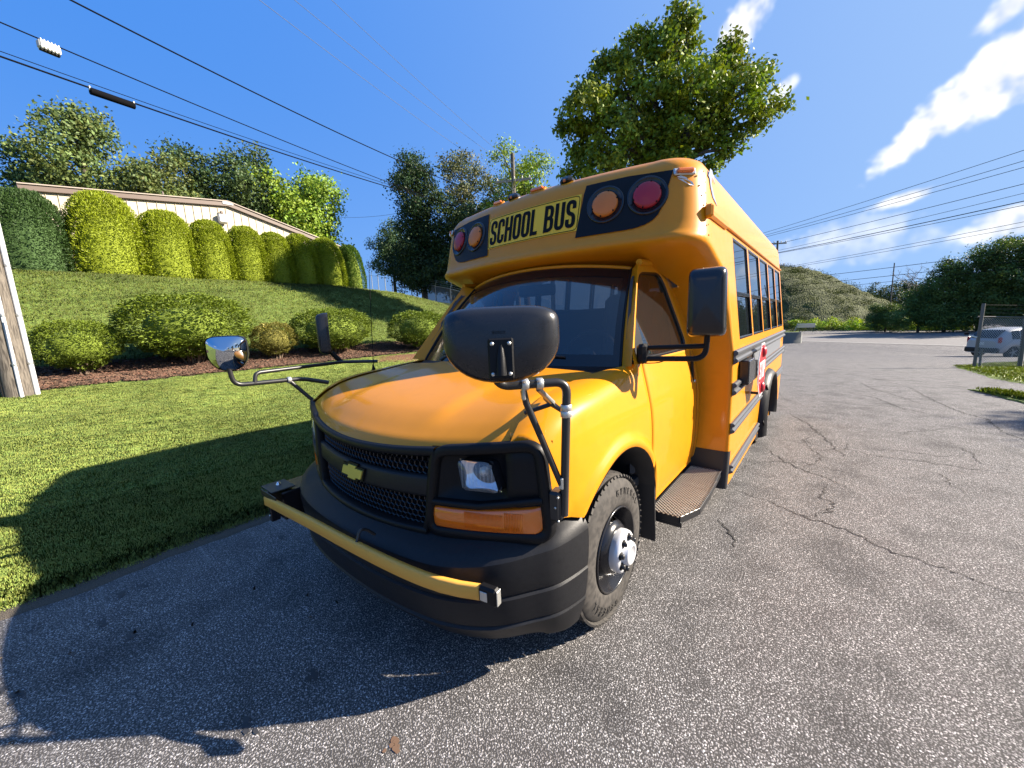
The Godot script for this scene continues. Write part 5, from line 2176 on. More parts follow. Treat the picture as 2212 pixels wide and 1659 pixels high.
func build_ground() -> void:
	gnoise.seed = 21
	gnoise.frequency = 0.08
	gnoise.fractal_octaves = 3
	# far land
	var far := new_st()
	far.set_smooth_group(-1)
	quad(far, Vector3(-900, -2.1, 400), Vector3(900, -2.1, 400), Vector3(900, -2.1, -1200), Vector3(-900, -2.1, -1200))
	structure("terrain", done(far), M.field)
	# asphalt lot
	var zs := axis_list([[40.0, 4.0], [6.0, 0.5], [3.0, 0.12], [-2.0, 0.25], [-12.0, 1.0], [-46.0, 4.0], [-72.0, 4.0], [-90.0]])
	var rows := []
	for z in zs:
		var row := []
		var e := edge_x(z)
		for x in [e, e + 0.06, -1.2, -0.5, 0.0, 0.5, 1.0, 2.0, 3.5, 5.0, 8.0, 14.0, 30.0, 60.0]:
			var y := drive_y(z)
			if x == e:
				y -= 0.03
			row.append(Vector3(x, y, z))
		rows.append(row)
	structure("asphalt", grid_mesh(rows), M.asphalt)
	# crumbled strip where the asphalt ends
	var er := []
	for z in axis_list([[8.0, 0.1], [-9.0]]):
		var e := edge_x(z)
		var wob := gnoise.get_noise_1d(z * 45.0 + 9.0) * 0.05
		er.append([Vector3(e - 0.13 - wob, 0.012, z), Vector3(e - 0.03, 0.012, z), Vector3(e + 0.045 + wob, 0.006, z), Vector3(e + 0.07 + wob, -0.01, z)])
	structure("road_edge", grid_mesh(er), M.grit)
	# road beyond the gate, slightly paler, running across
	var a := Vector3(-40.0, -1.606, -93.7)
	var dir := Vector3(19.5, 0, 13.5).normalized()
	var nrm := Vector3(dir.z, 0, -dir.x)
	if nrm.z < 0:
		nrm = -nrm
	var rs := new_st()
	rs.set_smooth_group(-1)
	quad(rs, a + nrm * 4.5, a + dir * 140.0 + nrm * 4.5, a + dir * 140.0 + nrm * 14.0, a + nrm * 14.0)
	structure("road", done(rs), M.road)
	var sh := new_st()
	sh.set_smooth_group(-1)
	quad(sh, a + Vector3(0, 0.004, 0), a + dir * 140.0 + Vector3(0, 0.004, 0), a + dir * 140.0 + nrm * 4.5 + Vector3(0, 0.004, 0), a + nrm * 4.5 + Vector3(0, 0.004, 0))
	structure("road_shoulder", done(sh), M.gravel)
	var ln := new_st()
	ln.set_smooth_group(-1)
	for o in [5.0, 13.3]:
		quad(ln, a + nrm * o + Vector3(0, 0.008, 0), a + dir * 140.0 + nrm * o + Vector3(0, 0.008, 0), a + dir * 140.0 + nrm * (o + 0.14) + Vector3(0, 0.008, 0), a + nrm * (o + 0.14) + Vector3(0, 0.008, 0))
	structure("road_marking", done(ln), M.line_paint)
	# grass bank on the passenger side
	var xs := axis_list([[-1.85, 0.22], [-4.0, 0.4], [-18.0, 1.5], [-42.0, 8.0], [-200.0]])
	var bz := axis_list([[60.0, 6.0], [12.0, 1.0], [6.0, 0.3], [-14.0, 0.6], [-30.0, 3.0], [-72.0, 8.0], [-140.0]])
	var br := []
	for z in bz:
		var row := []
		for x in xs:
			var xx: float = x
			var y := ground_y(x, z)
			if is_equal_approx(x, -1.85):
				xx = edge_x(z) - 0.02
				y = drive_y(z) + 0.004
			row.append(Vector3(xx, y, z))
		br.append(row)
	structure("grass_bank", grid_mesh(br), M.lawn)
	# mulch bed
	var mr := []
	for z in axis_list([[9.0, 0.15], [-10.0]]):
		var row := []
		var f := 8.42 + 0.10 * gnoise.get_noise_1d(z * 18.0) + 0.05 * gnoise.get_noise_1d(z * 70.0)
		var b := 10.45 + 0.35 * gnoise.get_noise_1d(z * 9.0 + 77.0)
		for k in 9:
			var x := -lerpf(f, b, k / 8.0)
			var y := ground_y(x, z) + (0.018 if k > 0 and k < 8 else -0.012) + gnoise.get_noise_2d(x * 40.0, z * 40.0) * 0.025
			row.append(Vector3(x, y, z))
		mr.append(row)
	structure("mulch_bed", grid_mesh(mr), M.mulch)
	# bare reddish soil at the end of the bed
	var sr := []
	for k in 15:
		var row := []
		for q in 13:
			var u := k / 14.0
			var v := q / 12.0
			var ang := v * TAU
			var rr := u * (1.0 + 0.3 * gnoise.get_noise_1d(v * 200.0))
			var x := -7.7 + cos(ang) * 0.75 * rr
			var z := -5.2 + sin(ang) * 1.5 * rr
			row.append(Vector3(x, ground_y(x, z) + 0.022 * (1.0 - u * u * 1.25), z))
		sr.append(row)
	structure("bare_soil", grid_mesh(sr), M.soil)
	# verge by the gate
	build_verge("grass_verge", [Vector2(4.95, -17.2), Vector2(4.80, -15.5), Vector2(4.80, -14.2), Vector2(4.66, -12.4), Vector2(4.72, -11.2), Vector2(4.95, -10.2), Vector2(6.2, -9.3), Vector2(9.0, -9.0), Vector2(20.0, -10.0), Vector2(24.0, -26.0), Vector2(9.5, -24.5), Vector2(6.6, -21.0)])
	build_verge("grass_strip", [Vector2(3.72, -9.4), Vector2(3.95, -8.8), Vector2(4.02, -8.2), Vector2(4.10, -7.5), Vector2(4.5, -6.6), Vector2(5.2, -6.2), Vector2(4.9, -7.2), Vector2(4.4, -8.2), Vector2(4.1, -9.1)])
	# mound of tipped earth across the road
	var mo := []
	for j in 41:
		var row := []
		for i in 81:
			var u := lerpf(-1.0, 1.0, i / 80.0)
			var v := lerpf(-1.0, 1.0, j / 40.0)
			var x := u * 46.0
			var z := v * 21.0
			# long flat-topped ridge whose end slopes down
			var hx := smoothstep(33.0, 0.0, x - 3.0) * (0.9 + 0.1 * cos(x * 0.1))
			var hz := smoothstep(1.0, 0.22, absf(v))
			var y := 13.4 * pow(hx, 1.05) * hz
			y += gnoise.get_noise_2d(x * 6.0, z * 6.0) * 1.0 * minf(1.0, y * 0.4)
			var p := Vector3(-11.5, -1.95, -105.0) + dir * x + Vector3(-dir.z, 0, dir.x) * -z
			p.y += y
			row.append(p)
		mo.append(row)
	structure("earth_mound", grid_mesh(mo), M.mound)
	build_cracks()

func build_verge(called: String, outline: Array) -> void:
	var poly := rounded(outline, 0.6, 4)
	var c := Vector2.ZERO
	for p in poly:
		c += p
	c /= poly.size()
	var dn := []
	for k in poly.size():
		var a := poly[k]
		var b := poly[(k + 1) % poly.size()]
		var n := maxi(1, int(a.distance_to(b) / 0.25))
		for q in n:
			var p := a.lerp(b, float(q) / n)
			p += (p - c).normalized() * gnoise.get_noise_2d(p.x * 22.0, p.y * 22.0) * 0.12
			dn.append(p)
	var rows := []
	for u in [1.0, 0.97, 0.9, 0.7, 0.4, 0.0]:
		var row := []
		for k in dn.size() + 1:
			var p: Vector2 = c.lerp(dn[k % dn.size()], u)
			row.append(Vector3(p.x, drive_y(p.y) + (-0.01 if u == 1.0 else (0.012 if u > 0.95 else 0.022)), p.y))
		rows.append(row)
	structure(called, grid_mesh(rows), M.lawn)

func stain(c: Vector2, rx: float, rz: float, seed_: int) -> ArrayMesh:
	# ragged blot of separate drops round a centre
	var r := RandomNumberGenerator.new()
	r.seed = seed_
	var st := new_st()
	st.set_smooth_group(-1)
	for k in 9:
		var o := c + Vector2(r.randfn() * rx * 0.45, r.randfn() * rz * 0.45)
		var rad := r.randf_range(0.15, 0.5) * minf(rx, rz)
		var prev := Vector3.ZERO
		for q in 10:
			var a := TAU * q / 9.0
			var rr := rad * (0.7 + 0.5 * absf(gnoise.get_noise_2d(cos(a) * 60.0 + k * 31.0, sin(a) * 60.0 + seed_)) * 2.0)
			var p := Vector3(o.x + cos(a) * rr * rx / minf(rx, rz), 0.002 + 0.0002 * k, o.y + sin(a) * rr)
			if q > 0:
				tri(st, Vector3(o.x, 0.002 + 0.0002 * k, o.y), prev, p)
			prev = p
	return done(st)

func crack(pts: Array, w: float) -> ArrayMesh:
	var st := new_st()
	st.set_smooth_group(-1)
	var fine := []
	for i in pts.size() - 1:
		var n := maxi(2, int(pts[i].distance_to(pts[i + 1]) / 0.02))
		for k in n:
			var p: Vector2 = pts[i].lerp(pts[i + 1], float(k) / n)
			p += Vector2(gnoise.get_noise_2d(p.x * 160.0, p.y * 160.0), gnoise.get_noise_2d(p.x * 160.0 + 50.0, p.y * 160.0)) * 0.045
			fine.append(p)
	for i in fine.size() - 1:
		var a: Vector2 = fine[i]
		var b: Vector2 = fine[i + 1]
		var t := float(i) / fine.size()
		var ww := w * (0.35 + 0.65 * sin(PI * clampf(t * 1.0, 0.03, 0.97))) * (0.7 + 0.6 * absf(gnoise.get_noise_1d(i * 9.0)))
		var n := (b - a).orthogonal().normalized() * ww * 0.5
		var f := func(p: Vector2) -> Vector3:
			return Vector3(p.x, drive_y(p.y) + 0.0035, p.y)
		quad(st, f.call(a - n), f.call(b - n), f.call(b + n), f.call(a + n))
	return done(st)

func build_cracks() -> void:
	var spots := [[-1.482, 1.568], [-0.977, 1.595], [-1.501, 1.893], [-1.216, 1.677], [-1.471, 1.473], [-1.021, 1.987], [-0.913, 1.952], [-1.06, 0.873], [-1.357, 0.728], [0.022, 1.112], [0.05, 1.378]]
	for i in spots.size():
		var o := put("oil_stain", stain(Vector2(spots[i][0], spots[i][1]), 0.045 if i < 11 else 0.06, 0.022, 500 + i), M.oil_stain, self)
		o.set_meta("kind", "structure")
	var ru := put("rust_stain", stain(Vector2(0.574, 1.057), 0.028, 0.03, 530), M.rust_stain, self)
	ru.set_meta("kind", "structure")
	var list := [
		[[1.179, -1.935], [1.389, -1.864], [1.608, -1.734], [1.821, -1.678], [1.984, -1.576], [2.105, -1.472], [2.24, -1.454], [2.375, -1.395], [2.482, -1.355], [2.70, -1.38]],
		[[1.172, -3.428], [1.47, -2.909], [1.643, -2.73], [1.795, -2.634], [1.944, -2.443]],
		[[1.779, -2.503], [1.752, -2.157], [1.823, -2.107], [1.795, -1.905], [1.678, -1.698]],
		[[3.034, -9.358], [3.065, -8.054], [3.143, -7.079], [3.252, -6.334], [3.396, -6.01], [3.36, -5.303], [3.6, -4.6]],
		[[1.309, -5.325], [1.608, -4.634], [1.839, -3.713], [1.946, -3.37]],
		[[2.3, -9.8], [2.45, -8.6], [2.75, -7.6], [2.9, -7.0], [3.14, -6.9]],
		[[1.9, -8.0], [2.4, -7.3], [2.62, -6.4], [3.0, -5.9]],
		[[1.5, -6.6], [2.1, -6.4], [2.6, -6.4]],
		[[1.16, -1.35], [1.28, -1.15], [1.33, -0.98]],
		[[1.5, -12.5], [2.4, -11.6], [3.0, -9.4]],
		[[2.6, -10.6], [3.7, -10.4], [4.4, -9.6]],
	]
	# finer crazing over the older half of the lot
	var cr := RandomNumberGenerator.new()
	cr.seed = 303
	for k in 26:
		var q := Vector2(cr.randf_range(1.3, 3.4), cr.randf_range(-13.0, -2.4))
		if q.x > 1.7 + 0.245 * (1.67 - q.y):
			q.x = 1.5
		var ang := cr.randf() * TAU
		var ln := []
		for j in cr.randi_range(4, 8):
			ln.append([q.x, q.y])
			ang += cr.randfn() * 0.6
			q += Vector2(cos(ang), sin(ang)) * cr.randf_range(0.12, 0.3)
		list.append(ln)
	for i in list.size():
		var p := []
		for q in list[i]:
			p.append(Vector2(q[0], q[1]))
		var o := put("crack", crack(p, 0.008 if i > 10 else (0.014 if i > 2 else 0.010)), M.crack, self)
		o.set_meta("kind", "structure")

# ---------------------------------------------------------------- plants
func leaf_mat(back := 0.35) -> StandardMaterial3D:
	var m := StandardMaterial3D.new()
	m.vertex_color_use_as_albedo = true
	m.albedo_color = Color(1, 1, 1)
	m.roughness = 0.55
	m.metallic_specular = 0.35
	m.cull_mode = BaseMaterial3D.CULL_DISABLED
	m.backlight_enabled = true
	m.backlight = Color(back, back, back * 0.7)
	return m

func leaf_cloud(seed_: int, lobes: Array, clumps: int, per: int, clump_r: float, leaf: float, base: Color, vary := 0.3, droop := 0.3, shell := 0.55) -> ArrayMesh:
	# leaves gathered in clumps that sit in the outer part of each lobe [centre, radii]
	var r := RandomNumberGenerator.new()
	r.seed = seed_
	var vs := PackedVector3Array()
	var ns := PackedVector3Array()
	var cs := PackedColorArray()
	var ids := PackedInt32Array()
	var wsum := 0.0
	var ws := []
	for l in lobes:
		var rad: Vector3 = l[1]
		wsum += pow(rad.x * rad.y * rad.z, 0.667)
		ws.append(wsum)
	for c in clumps:
		var pick := r.randf() * wsum
		var li := 0
		while li < ws.size() - 1 and ws[li] < pick:
			li += 1
		var l = lobes[li]
		var d := Vector3(r.randfn(), r.randfn(), r.randfn()).normalized()
		var rad: Vector3 = l[1]
		var cc: Vector3 = l[0] + d * rad * pow(r.randf_range(shell, 1.0), 0.8)
		var tone := 1.0 + r.randf_range(-vary, vary)
		var warm := r.randf_range(-0.5, 0.5) * vary
		var cr := clump_r * r.randf_range(0.6, 1.3)
		for k in per:
			var o := Vector3(r.randfn(), r.randfn() * 0.75, r.randfn()) * cr * 0.55
			var p := cc + o
			var n := (d + Vector3(r.randfn(), r.randfn(), r.randfn()) * 0.9).normalized()
			var t := n.cross(Vector3(r.randfn(), r.randfn(), r.randfn())).normalized()
			t = (t + Vector3(0, -droop, 0)).normalized()
			var b := n.cross(t).normalized()
			n = t.cross(b)
			var s := leaf * r.randf_range(0.65, 1.3)
			var i0 := vs.size()
			vs.append(p)
			vs.append(p + t * s * 0.5 + b * s * 0.30 + n * s * 0.06)
			vs.append(p + t * s)
			vs.append(p + t * s * 0.5 - b * s * 0.30 + n * s * 0.06)
			var lt := tone * r.randf_range(0.75, 1.25)
			var col := Color(base.r * lt * (1.0 + warm), base.g * lt, base.b * lt * (1.0 - warm))
			for q in 4:
				ns.append(n)
				cs.append(col)
			ids.append_array(PackedInt32Array([i0, i0 + 1, i0 + 2, i0, i0 + 2, i0 + 3]))
	var arr := []
	arr.resize(Mesh.ARRAY_MAX)
	arr[Mesh.ARRAY_VERTEX] = vs
	arr[Mesh.ARRAY_NORMAL] = ns
	arr[Mesh.ARRAY_COLOR] = cs
	arr[Mesh.ARRAY_INDEX] = ids
	var m := ArrayMesh.new()
	m.add_surface_from_arrays(Mesh.PRIMITIVE_TRIANGLES, arr)
	return m

func trunk_mesh(lobes: Array, h: float, r0: float, seed_: int, lean := Vector3.ZERO) -> ArrayMesh:
	var r := RandomNumberGenerator.new()
	r.seed = seed_
	var st := new_st()
	var top := Vector3(0, h, 0) + lean
	var pts := []
	var rad := []
	for k in 7:
		var t := k / 6.0
		pts.append(Vector3.ZERO.lerp(top, t) + Vector3(r.randfn(), 0, r.randfn()) * r0 * 0.35 * t)
		rad.append(r0 * lerpf(1.25, 0.45, pow(t, 0.7)))
	pts[0] = Vector3(0, -0.3, 0)
	tube(st, pts, rad, 9)
	for l in lobes:
		var c: Vector3 = l[0]
		var t0 := clampf((c.y - (l[1] as Vector3).y * 1.4) / h, 0.3, 0.95)
		var a: Vector3 = Vector3.ZERO.lerp(top, t0)
		var mid := a.lerp(c, 0.5) + Vector3(r.randfn(), r.randf_range(-0.3, 0.6), r.randfn()) * 0.25
		tube(st, [a, mid, c, c + (c - a).normalized() * (l[1] as Vector3).y * 0.5], [r0 * 0.42, r0 * 0.28, r0 * 0.14, r0 * 0.04], 6)
	return done(st)

func sphere_lobes(list: Array, sq := 0.85) -> Array:
	var o := []
	for l in list:
		o.append([Vector3(l[0], l[1], l[2]), Vector3(l[3], l[3] * sq, l[3])])
	return o

func rand_lobes(seed_: int, n: int, w: float, y0: float, y1: float, rmin: float, rmax: float, taper := 0.6) -> Array:
	var r := RandomNumberGenerator.new()
	r.seed = seed_
	var o := []
	for k in n:
		var t := (k + 0.5) / n
		var y := lerpf(y0, y1, t)
		var ring := w * (1.0 - taper * pow(t, 1.5)) * sqrt(r.randf()) * 0.8
		var a := k * 2.4 + r.randf() * 0.8
		var rr := lerpf(rmax, rmin, t) * r.randf_range(0.85, 1.15)
		o.append([Vector3(cos(a) * ring, y, sin(a) * ring), Vector3(rr, rr * 0.8, rr)])
	return o

func make_tree(called: String, label: String, group: String, at: Vector3, lobes: Array, th: float, tr: float, clumps: int, per: int, cr: float, leaf: float, col: Color, seed_: int, vary := 0.3, shell := 0.35) -> Node3D:
	var t := thing(called, label, "tree", at, group)
	put("trunk", trunk_mesh(lobes, th, tr, seed_), M.bark, t)
	put("crown", leaf_cloud(seed_, lobes, clumps, per, cr, leaf, col, vary, 0.3, shell), M.leaves, t)
	return t

func tree_between(called: String, label: String, group: String, zc: Vector3, half: float, ybot: float, ytop: float, col: Color, seed_: int, dens := 1.0, n := 11, taper := 0.55) -> Node3D:
	# zc: base on the ground; crown spans ybot..ytop above world zero, half its half-width
	var hgt := ytop - zc.y
	var lb := rand_lobes(seed_, n, half, maxf(ybot - zc.y, 0.8) + half * 0.25, hgt - half * 0.3, half * 0.42, half * 0.72, taper)
	return make_tree(called, label, group, zc, lb, hgt * 0.75, maxf(0.12, hgt * 0.018), int(520 * dens * n / 11.0), 34, half * 0.20, maxf(0.15, half * 0.072), col, seed_)

func hedge_mesh(seed_: int, n: int) -> ArrayMesh:
	# clipped evergreen: a blunt bullet 1 wide, 1 deep, 1 high, covered in short sprays
	var r := RandomNumberGenerator.new()
	r.seed = seed_
	var vs := PackedVector3Array()
	var ns := PackedVector3Array()
	var cs := PackedColorArray()
	var ids := PackedInt32Array()
	var nz := FastNoiseLite.new()
	nz.seed = seed_
	nz.frequency = 1.6
	for k in n:
		# direction on a superellipsoid
		var ph := r.randf() * TAU
		var u := r.randf()
		var y := pow(u, 0.85)
		var rad := pow(maxf(0.0, 1.0 - pow(y, 2.3)), 0.5) * lerpf(0.93, 1.0, smoothstep(0.0, 0.2, y))
		var e := 2.6
		var cx := signf(cos(ph)) * pow(absf(cos(ph)), 2.0 / e)
		var cz := signf(sin(ph)) * pow(absf(sin(ph)), 2.0 / e)
		var p := Vector3(cx * rad * 0.5, y, cz * rad * 0.5)
		if r.randf() < 0.16:
			# flat crown of the bullet
			var q := sqrt(r.randf()) * 0.45
			p = Vector3(cos(ph) * q, pow(maxf(0.0, 1.0 - pow(q * 2.0, 2.4)), 0.3), sin(ph) * q)
		var nrm := Vector3(p.x * 2.0, 0.9 * pow(p.y, 4.0) * 2.0 + 0.12, p.z * 2.0).normalized()
		var dep := nz.get_noise_3dv(p * 5.0) * 0.035 - absf(r.randfn()) * 0.02
		p += nrm * dep
		var dirv := (nrm * 0.8 + Vector3(r.randfn(), r.randfn() * 0.5 + 0.25, r.randfn()) * 0.6).normalized()
		var b := dirv.cross(Vector3(r.randfn(), r.randfn(), r.randfn())).normalized()
		var s := r.randf_range(0.013, 0.025)
		var n2 := dirv.cross(b)
		var i0 := vs.size()
		vs.append(p - b * s * 0.28)
		vs.append(p + b * s * 0.28)
		vs.append(p + dirv * s + b * s * 0.12)
		vs.append(p + dirv * s * 1.1 - b * s * 0.10)
		var t := r.randf_range(0.72, 1.28) * (1.0 + nz.get_noise_3dv(p * 3.0) * 0.5)
		for q in 4:
			ns.append(n2)
			cs.append(Color(t, t * r.randf_range(0.94, 1.04), t))
		ids.append_array(PackedInt32Array([i0, i0 + 1, i0 + 2, i0, i0 + 2, i0 + 3]))
	var arr := []
	arr.resize(Mesh.ARRAY_MAX)
	arr[Mesh.ARRAY_VERTEX] = vs
	arr[Mesh.ARRAY_NORMAL] = ns
	arr[Mesh.ARRAY_COLOR] = cs
	arr[Mesh.ARRAY_INDEX] = ids
	var m := ArrayMesh.new()
	m.add_surface_from_arrays(Mesh.PRIMITIVE_TRIANGLES, arr)
	return m

func dome_mesh(seed_: int, n: int) -> ArrayMesh:
	# rounded shrub, 1 wide and 1 high, with leafy sprays over a lumpy surface
	var r := RandomNumberGenerator.new()
	r.seed = seed_
	var nz := FastNoiseLite.new()
	nz.seed = seed_
	nz.frequency = 1.3
	var vs := PackedVector3Array()
	var ns := PackedVector3Array()
	var cs := PackedColorArray()
	var ids := PackedInt32Array()
	for k in n:
		var d := Vector3(r.randfn(), r.randfn(), r.randfn()).normalized()
		var rad := Vector3(0.5, 0.5, 0.5)
		var p := Vector3(signf(d.x) * pow(absf(d.x), 0.85), signf(d.y) * pow(absf(d.y), 0.8), signf(d.z) * pow(absf(d.z), 0.85)) * rad
		var lump := 1.0 + nz.get_noise_3dv(d * 2.2) * 0.22 + nz.get_noise_3dv(d * 6.0) * 0.08
		p *= lump - absf(r.randfn()) * 0.045
		if p.y < -0.25:
			p.x *= 0.8
			p.z *= 0.8
		p.y += 0.5
		var t := (d * 0.7 + Vector3(r.randfn(), r.randfn() * 0.6 + 0.3, r.randfn()) * 0.7).normalized()
		var b := t.cross(Vector3(r.randfn(), r.randfn(), r.randfn())).normalized()
		var s := r.randf_range(0.018, 0.036)
		var i0 := vs.size()
		vs.append(p)
		vs.append(p + t * s * 0.5 + b * s * 0.3)
		vs.append(p + t * s)
		vs.append(p + t * s * 0.5 - b * s * 0.3)
		var c := r.randf_range(0.65, 1.3) * (1.0 + nz.get_noise_3dv(p * 4.0) * 0.4)
		for q in 4:
			ns.append(t.cross(b))
			cs.append(Color(c, c, c))
		ids.append_array(PackedInt32Array([i0, i0 + 1, i0 + 2, i0, i0 + 2, i0 + 3]))
	var arr := []
	arr.resize(Mesh.ARRAY_MAX)
	arr[Mesh.ARRAY_VERTEX] = vs
	arr[Mesh.ARRAY_NORMAL] = ns
	arr[Mesh.ARRAY_COLOR] = cs
	arr[Mesh.ARRAY_INDEX] = ids
	var m := ArrayMesh.new()
	m.add_surface_from_arrays(Mesh.PRIMITIVE_TRIANGLES, arr)
	return m

func core_mesh() -> ArrayMesh:
	var prof := []
	for k in 11:
		var y := k / 10.0
		prof.append(Vector2(pow(maxf(0.0, 1.0 - pow(y, 2.3)), 0.5) * 0.39, y * 0.93))
	prof.insert(0, Vector2(0.0, 0.06))
	return lathe_mesh(prof, Transform3D.IDENTITY, 20)

func tinted(m: StandardMaterial3D, r: float, g: float, b: float) -> StandardMaterial3D:
	var c: StandardMaterial3D = m.duplicate()
	c.albedo_color = lin(r, g, b)
	return c

func build_bank_objects() -> void:
	# ---- clipped hedges along the building
	var gold := tinted(M.leaves, 0.235, 0.29, 0.013)
	var dark := tinted(M.leaves, 0.045, 0.09, 0.022)
	var core := mat(0.15, 0.20, 0.02, 0.9)
	var gold_core := mat(0.19, 0.235, 0.012, 0.9)
	var dark_core := mat(0.045, 0.09, 0.022, 0.9)
	var hm := [hedge_mesh(3, 34000), hedge_mesh(4, 34000)]
	var cm := core_mesh()
	var hl := [
		# z far, z near, y top, shade, label
		[0.45, 2.3, 6.10, 1, "dark green clipped yew at the pole end of the hedge row"],
		[-1.30, 0.72, 6.39, 0, "largest golden clipped yew beside the dark green one"],
		[-2.74, -0.90, 6.10, 0, "second golden clipped yew counted from the dark green one"],
		[-3.88, -2.31, 5.98, 0, "third golden clipped yew counted from the dark green one"],
		[-5.09, -3.52, 5.95, 0, "fourth golden clipped yew counted from the dark green one"],
		[-6.11, -4.57, 5.86, 0, "fifth golden clipped yew counted from the dark green one"],
		[-7.18, -5.64, 5.95, 0, "sixth golden clipped yew counted from the dark green one"],
		[-8.40, -6.75, 5.94, 0, "last golden clipped yew, next to the green bush at the row's end"],
		[-9.35, -8.15, 5.78, 2, "mid green clipped bush ending the hedge row"]]
	var mids := tinted(M.leaves, 0.085, 0.16, 0.02)
	for i in hl.size():
		var h = hl[i]
		var zc: float = (h[0] + h[1]) * 0.5
		var w: float = h[1] - h[0]
		var y0: float = ground_y(-17.2, zc) - 0.05
		var t := thing("clipped_yew", h[4], "hedge", Vector3(-17.2, y0, zc), "clipped yews in front of the building")
		var sc := Vector3(1.95, h[2] - y0, w * 1.04)
		var f := put("foliage", hm[i % 2], [gold, dark, mids][h[3]], t)
		f.transform = Transform3D(Basis(Vector3.UP, PI * (i % 4) * 0.5 * 0.0 + (PI if i % 3 == 1 else 0.0)).scaled(sc), Vector3.ZERO)
		var cc := put("inner_branches", cm, [gold_core, dark_core, core][h[3]], t)
		cc.transform = Transform3D(Basis.IDENTITY.scaled(sc), Vector3.ZERO)
		var stm := new_st()
		for q in 4:
			var a := q * 1.6 + i
			tube(stm, [Vector3(cos(a) * 0.15, -0.1, sin(a) * 0.15), Vector3(cos(a) * 0.4, 0.6, sin(a) * 0.4)], [0.05, 0.03], 6)
		put("stem", done(stm), M.bark, t)
	# ---- loose shrubs in the mulch bed
	var shrub_green := Color(0.135, 0.185, 0.016)
	var dome := [dome_mesh(8, 19000), dome_mesh(9, 19000)]
	var dome_core := lathe_mesh([Vector2(0.0, 0.0), Vector2(0.25, 0.04), Vector2(0.42, 0.2), Vector2(0.48, 0.45), Vector2(0.44, 0.72), Vector2(0.3, 0.92), Vector2(0.0, 0.98)], Transform3D.IDENTITY, 20)
	var sl := [
		[1.804, 0.593, 1.90, 0.86, -9.5, shrub_green, "low shrub next to the near utility pole, grass growing through its top"],
		[0.637, -1.72, 2.42, 0.92, -9.6, shrub_green, "largest rounded shrub in the mulch bed"],
		[-1.72, -2.75, 1.78, 0.88, -9.5, Color(0.19, 0.175, 0.035), "smallest shrub with bronze shoots in the mulch bed"],
		[-2.72, -4.85, 2.12, 0.88, -9.5, Color(0.14, 0.19, 0.018), "broad shrub behind the tall passenger mirror"],
		[-5.4, -7.3, 2.02, 0.9, -8.8, Color(0.13, 0.18, 0.016), "dim green shrub at the shaded end of the mulch bed"]]
	for i in sl.size():
		var s = sl[i]
		var zc: float = (s[0] + s[1]) * 0.5
		var w: float = absf(s[0] - s[1]) * 0.5
		var x: float = s[4]
		var y0 := ground_y(x, zc)
		var h: float = s[2] - y0
		var t := thing("shrub", s[6], "shrub", Vector3(x, y0, zc), "shrubs in the mulch bed")
		var f := put("foliage", dome[i % 2], tinted(M.leaves, s[5].r, s[5].g, s[5].b), t)
		f.transform = Transform3D(Basis(Vector3.UP, i * 1.3).scaled(Vector3(w * 1.95, h * 0.9, w * 1.95)), Vector3(0, h * 0.13, 0))
		var ic := put("inner_branches", dome_core, mat(s[5].r, s[5].g, s[5].b, 0.9), t)
		ic.transform = Transform3D(Basis.IDENTITY.scaled(Vector3(w * 1.4, h * 0.62, w * 1.4)), Vector3(0, h * 0.24, 0))
		put("shoots", leaf_cloud(60 + i, [[Vector3(0, h * 0.82, 0), Vector3(w * 0.8, h * 0.2, w * 0.8)]], int(40 * w), 10, 0.09, 0.05, s[5] * 1.1, 0.28, -0.6, 0.7), M.leaves, t)
		var stm := new_st()
		for k in 14:
			var a := k * 2.4
			var q := sqrt((k + 0.5) / 14.0)
			tube(stm, [Vector3(cos(a) * 0.10, -0.1, sin(a) * 0.10), Vector3(cos(a) * q * w * 0.35, h * 0.3, sin(a) * q * w * 0.35), Vector3(cos(a) * q * w * 0.6, h * 0.62, sin(a) * q * w * 0.6)], [0.018, 0.013, 0.006], 5)
		put("stems", done(stm), M.twig, t)
	build_building()
	build_near_pole()
	# ---- trees behind the building
	var g := "trees behind the beige building"
	var y_b := 4.3
	tree_between("broadleaf_tree", "tall pale tree rising above the corner of the building", g, Vector3(-28.0, y_b, -1.1), 2.38, 5.7, 13.6, Color(0.128, 0.173, 0.053), 101, 1.0, 13, 0.5)
	tree_between("broadleaf_tree", "leaning side limb tree beside the tall pale one", g, Vector3(-29.0, y_b, 0.7), 1.62, 5.7, 11.4, Color(0.075, 0.128, 0.045), 102, 0.9, 9)
	tree_between("broadleaf_tree", "olive green tree behind the building's long roof", g, Vector3(-27.5, y_b, -3.6), 2.25, 5.2, 11.8, Color(0.112, 0.143, 0.042), 103, 1.1, 11, 0.35)
	tree_between("broadleaf_tree", "dense dark tree behind the middle of the roof", g, Vector3(-28.5, y_b, -5.8), 2.38, 5.2, 12.9, Color(0.053, 0.090, 0.033), 104, 1.2, 12, 0.4)
	tree_between("broadleaf_tree", "ragged dark tree with a spiky top above the wall lamp", g, Vector3(-28.0, y_b, -8.3), 2.50, 5.2, 14.0, Color(0.068, 0.108, 0.036), 105, 1.1, 13, 0.6)
	tree_between("broadleaf_tree", "bright green rounded tree at the low end of the roof", g, Vector3(-27.0, y_b, -10.9), 2.88, 4.6, 12.9, Color(0.195, 0.285, 0.030), 106, 1.3, 13, 0.25)
	tree_between("broadleaf_tree", "low dark tree at the far corner of the building", g, Vector3(-30.0, y_b, 2.6), 2.00, 4.6, 9.8, Color(0.045, 0.083, 0.033), 107, 0.9, 9, 0.3)
	tree_between("broadleaf_tree", "small dark tree filling in behind the olive one", g, Vector3(-31.0, y_b, -2.0), 2.50, 4.6, 11.2, Color(0.053, 0.090, 0.030), 108, 1.0, 10, 0.3)
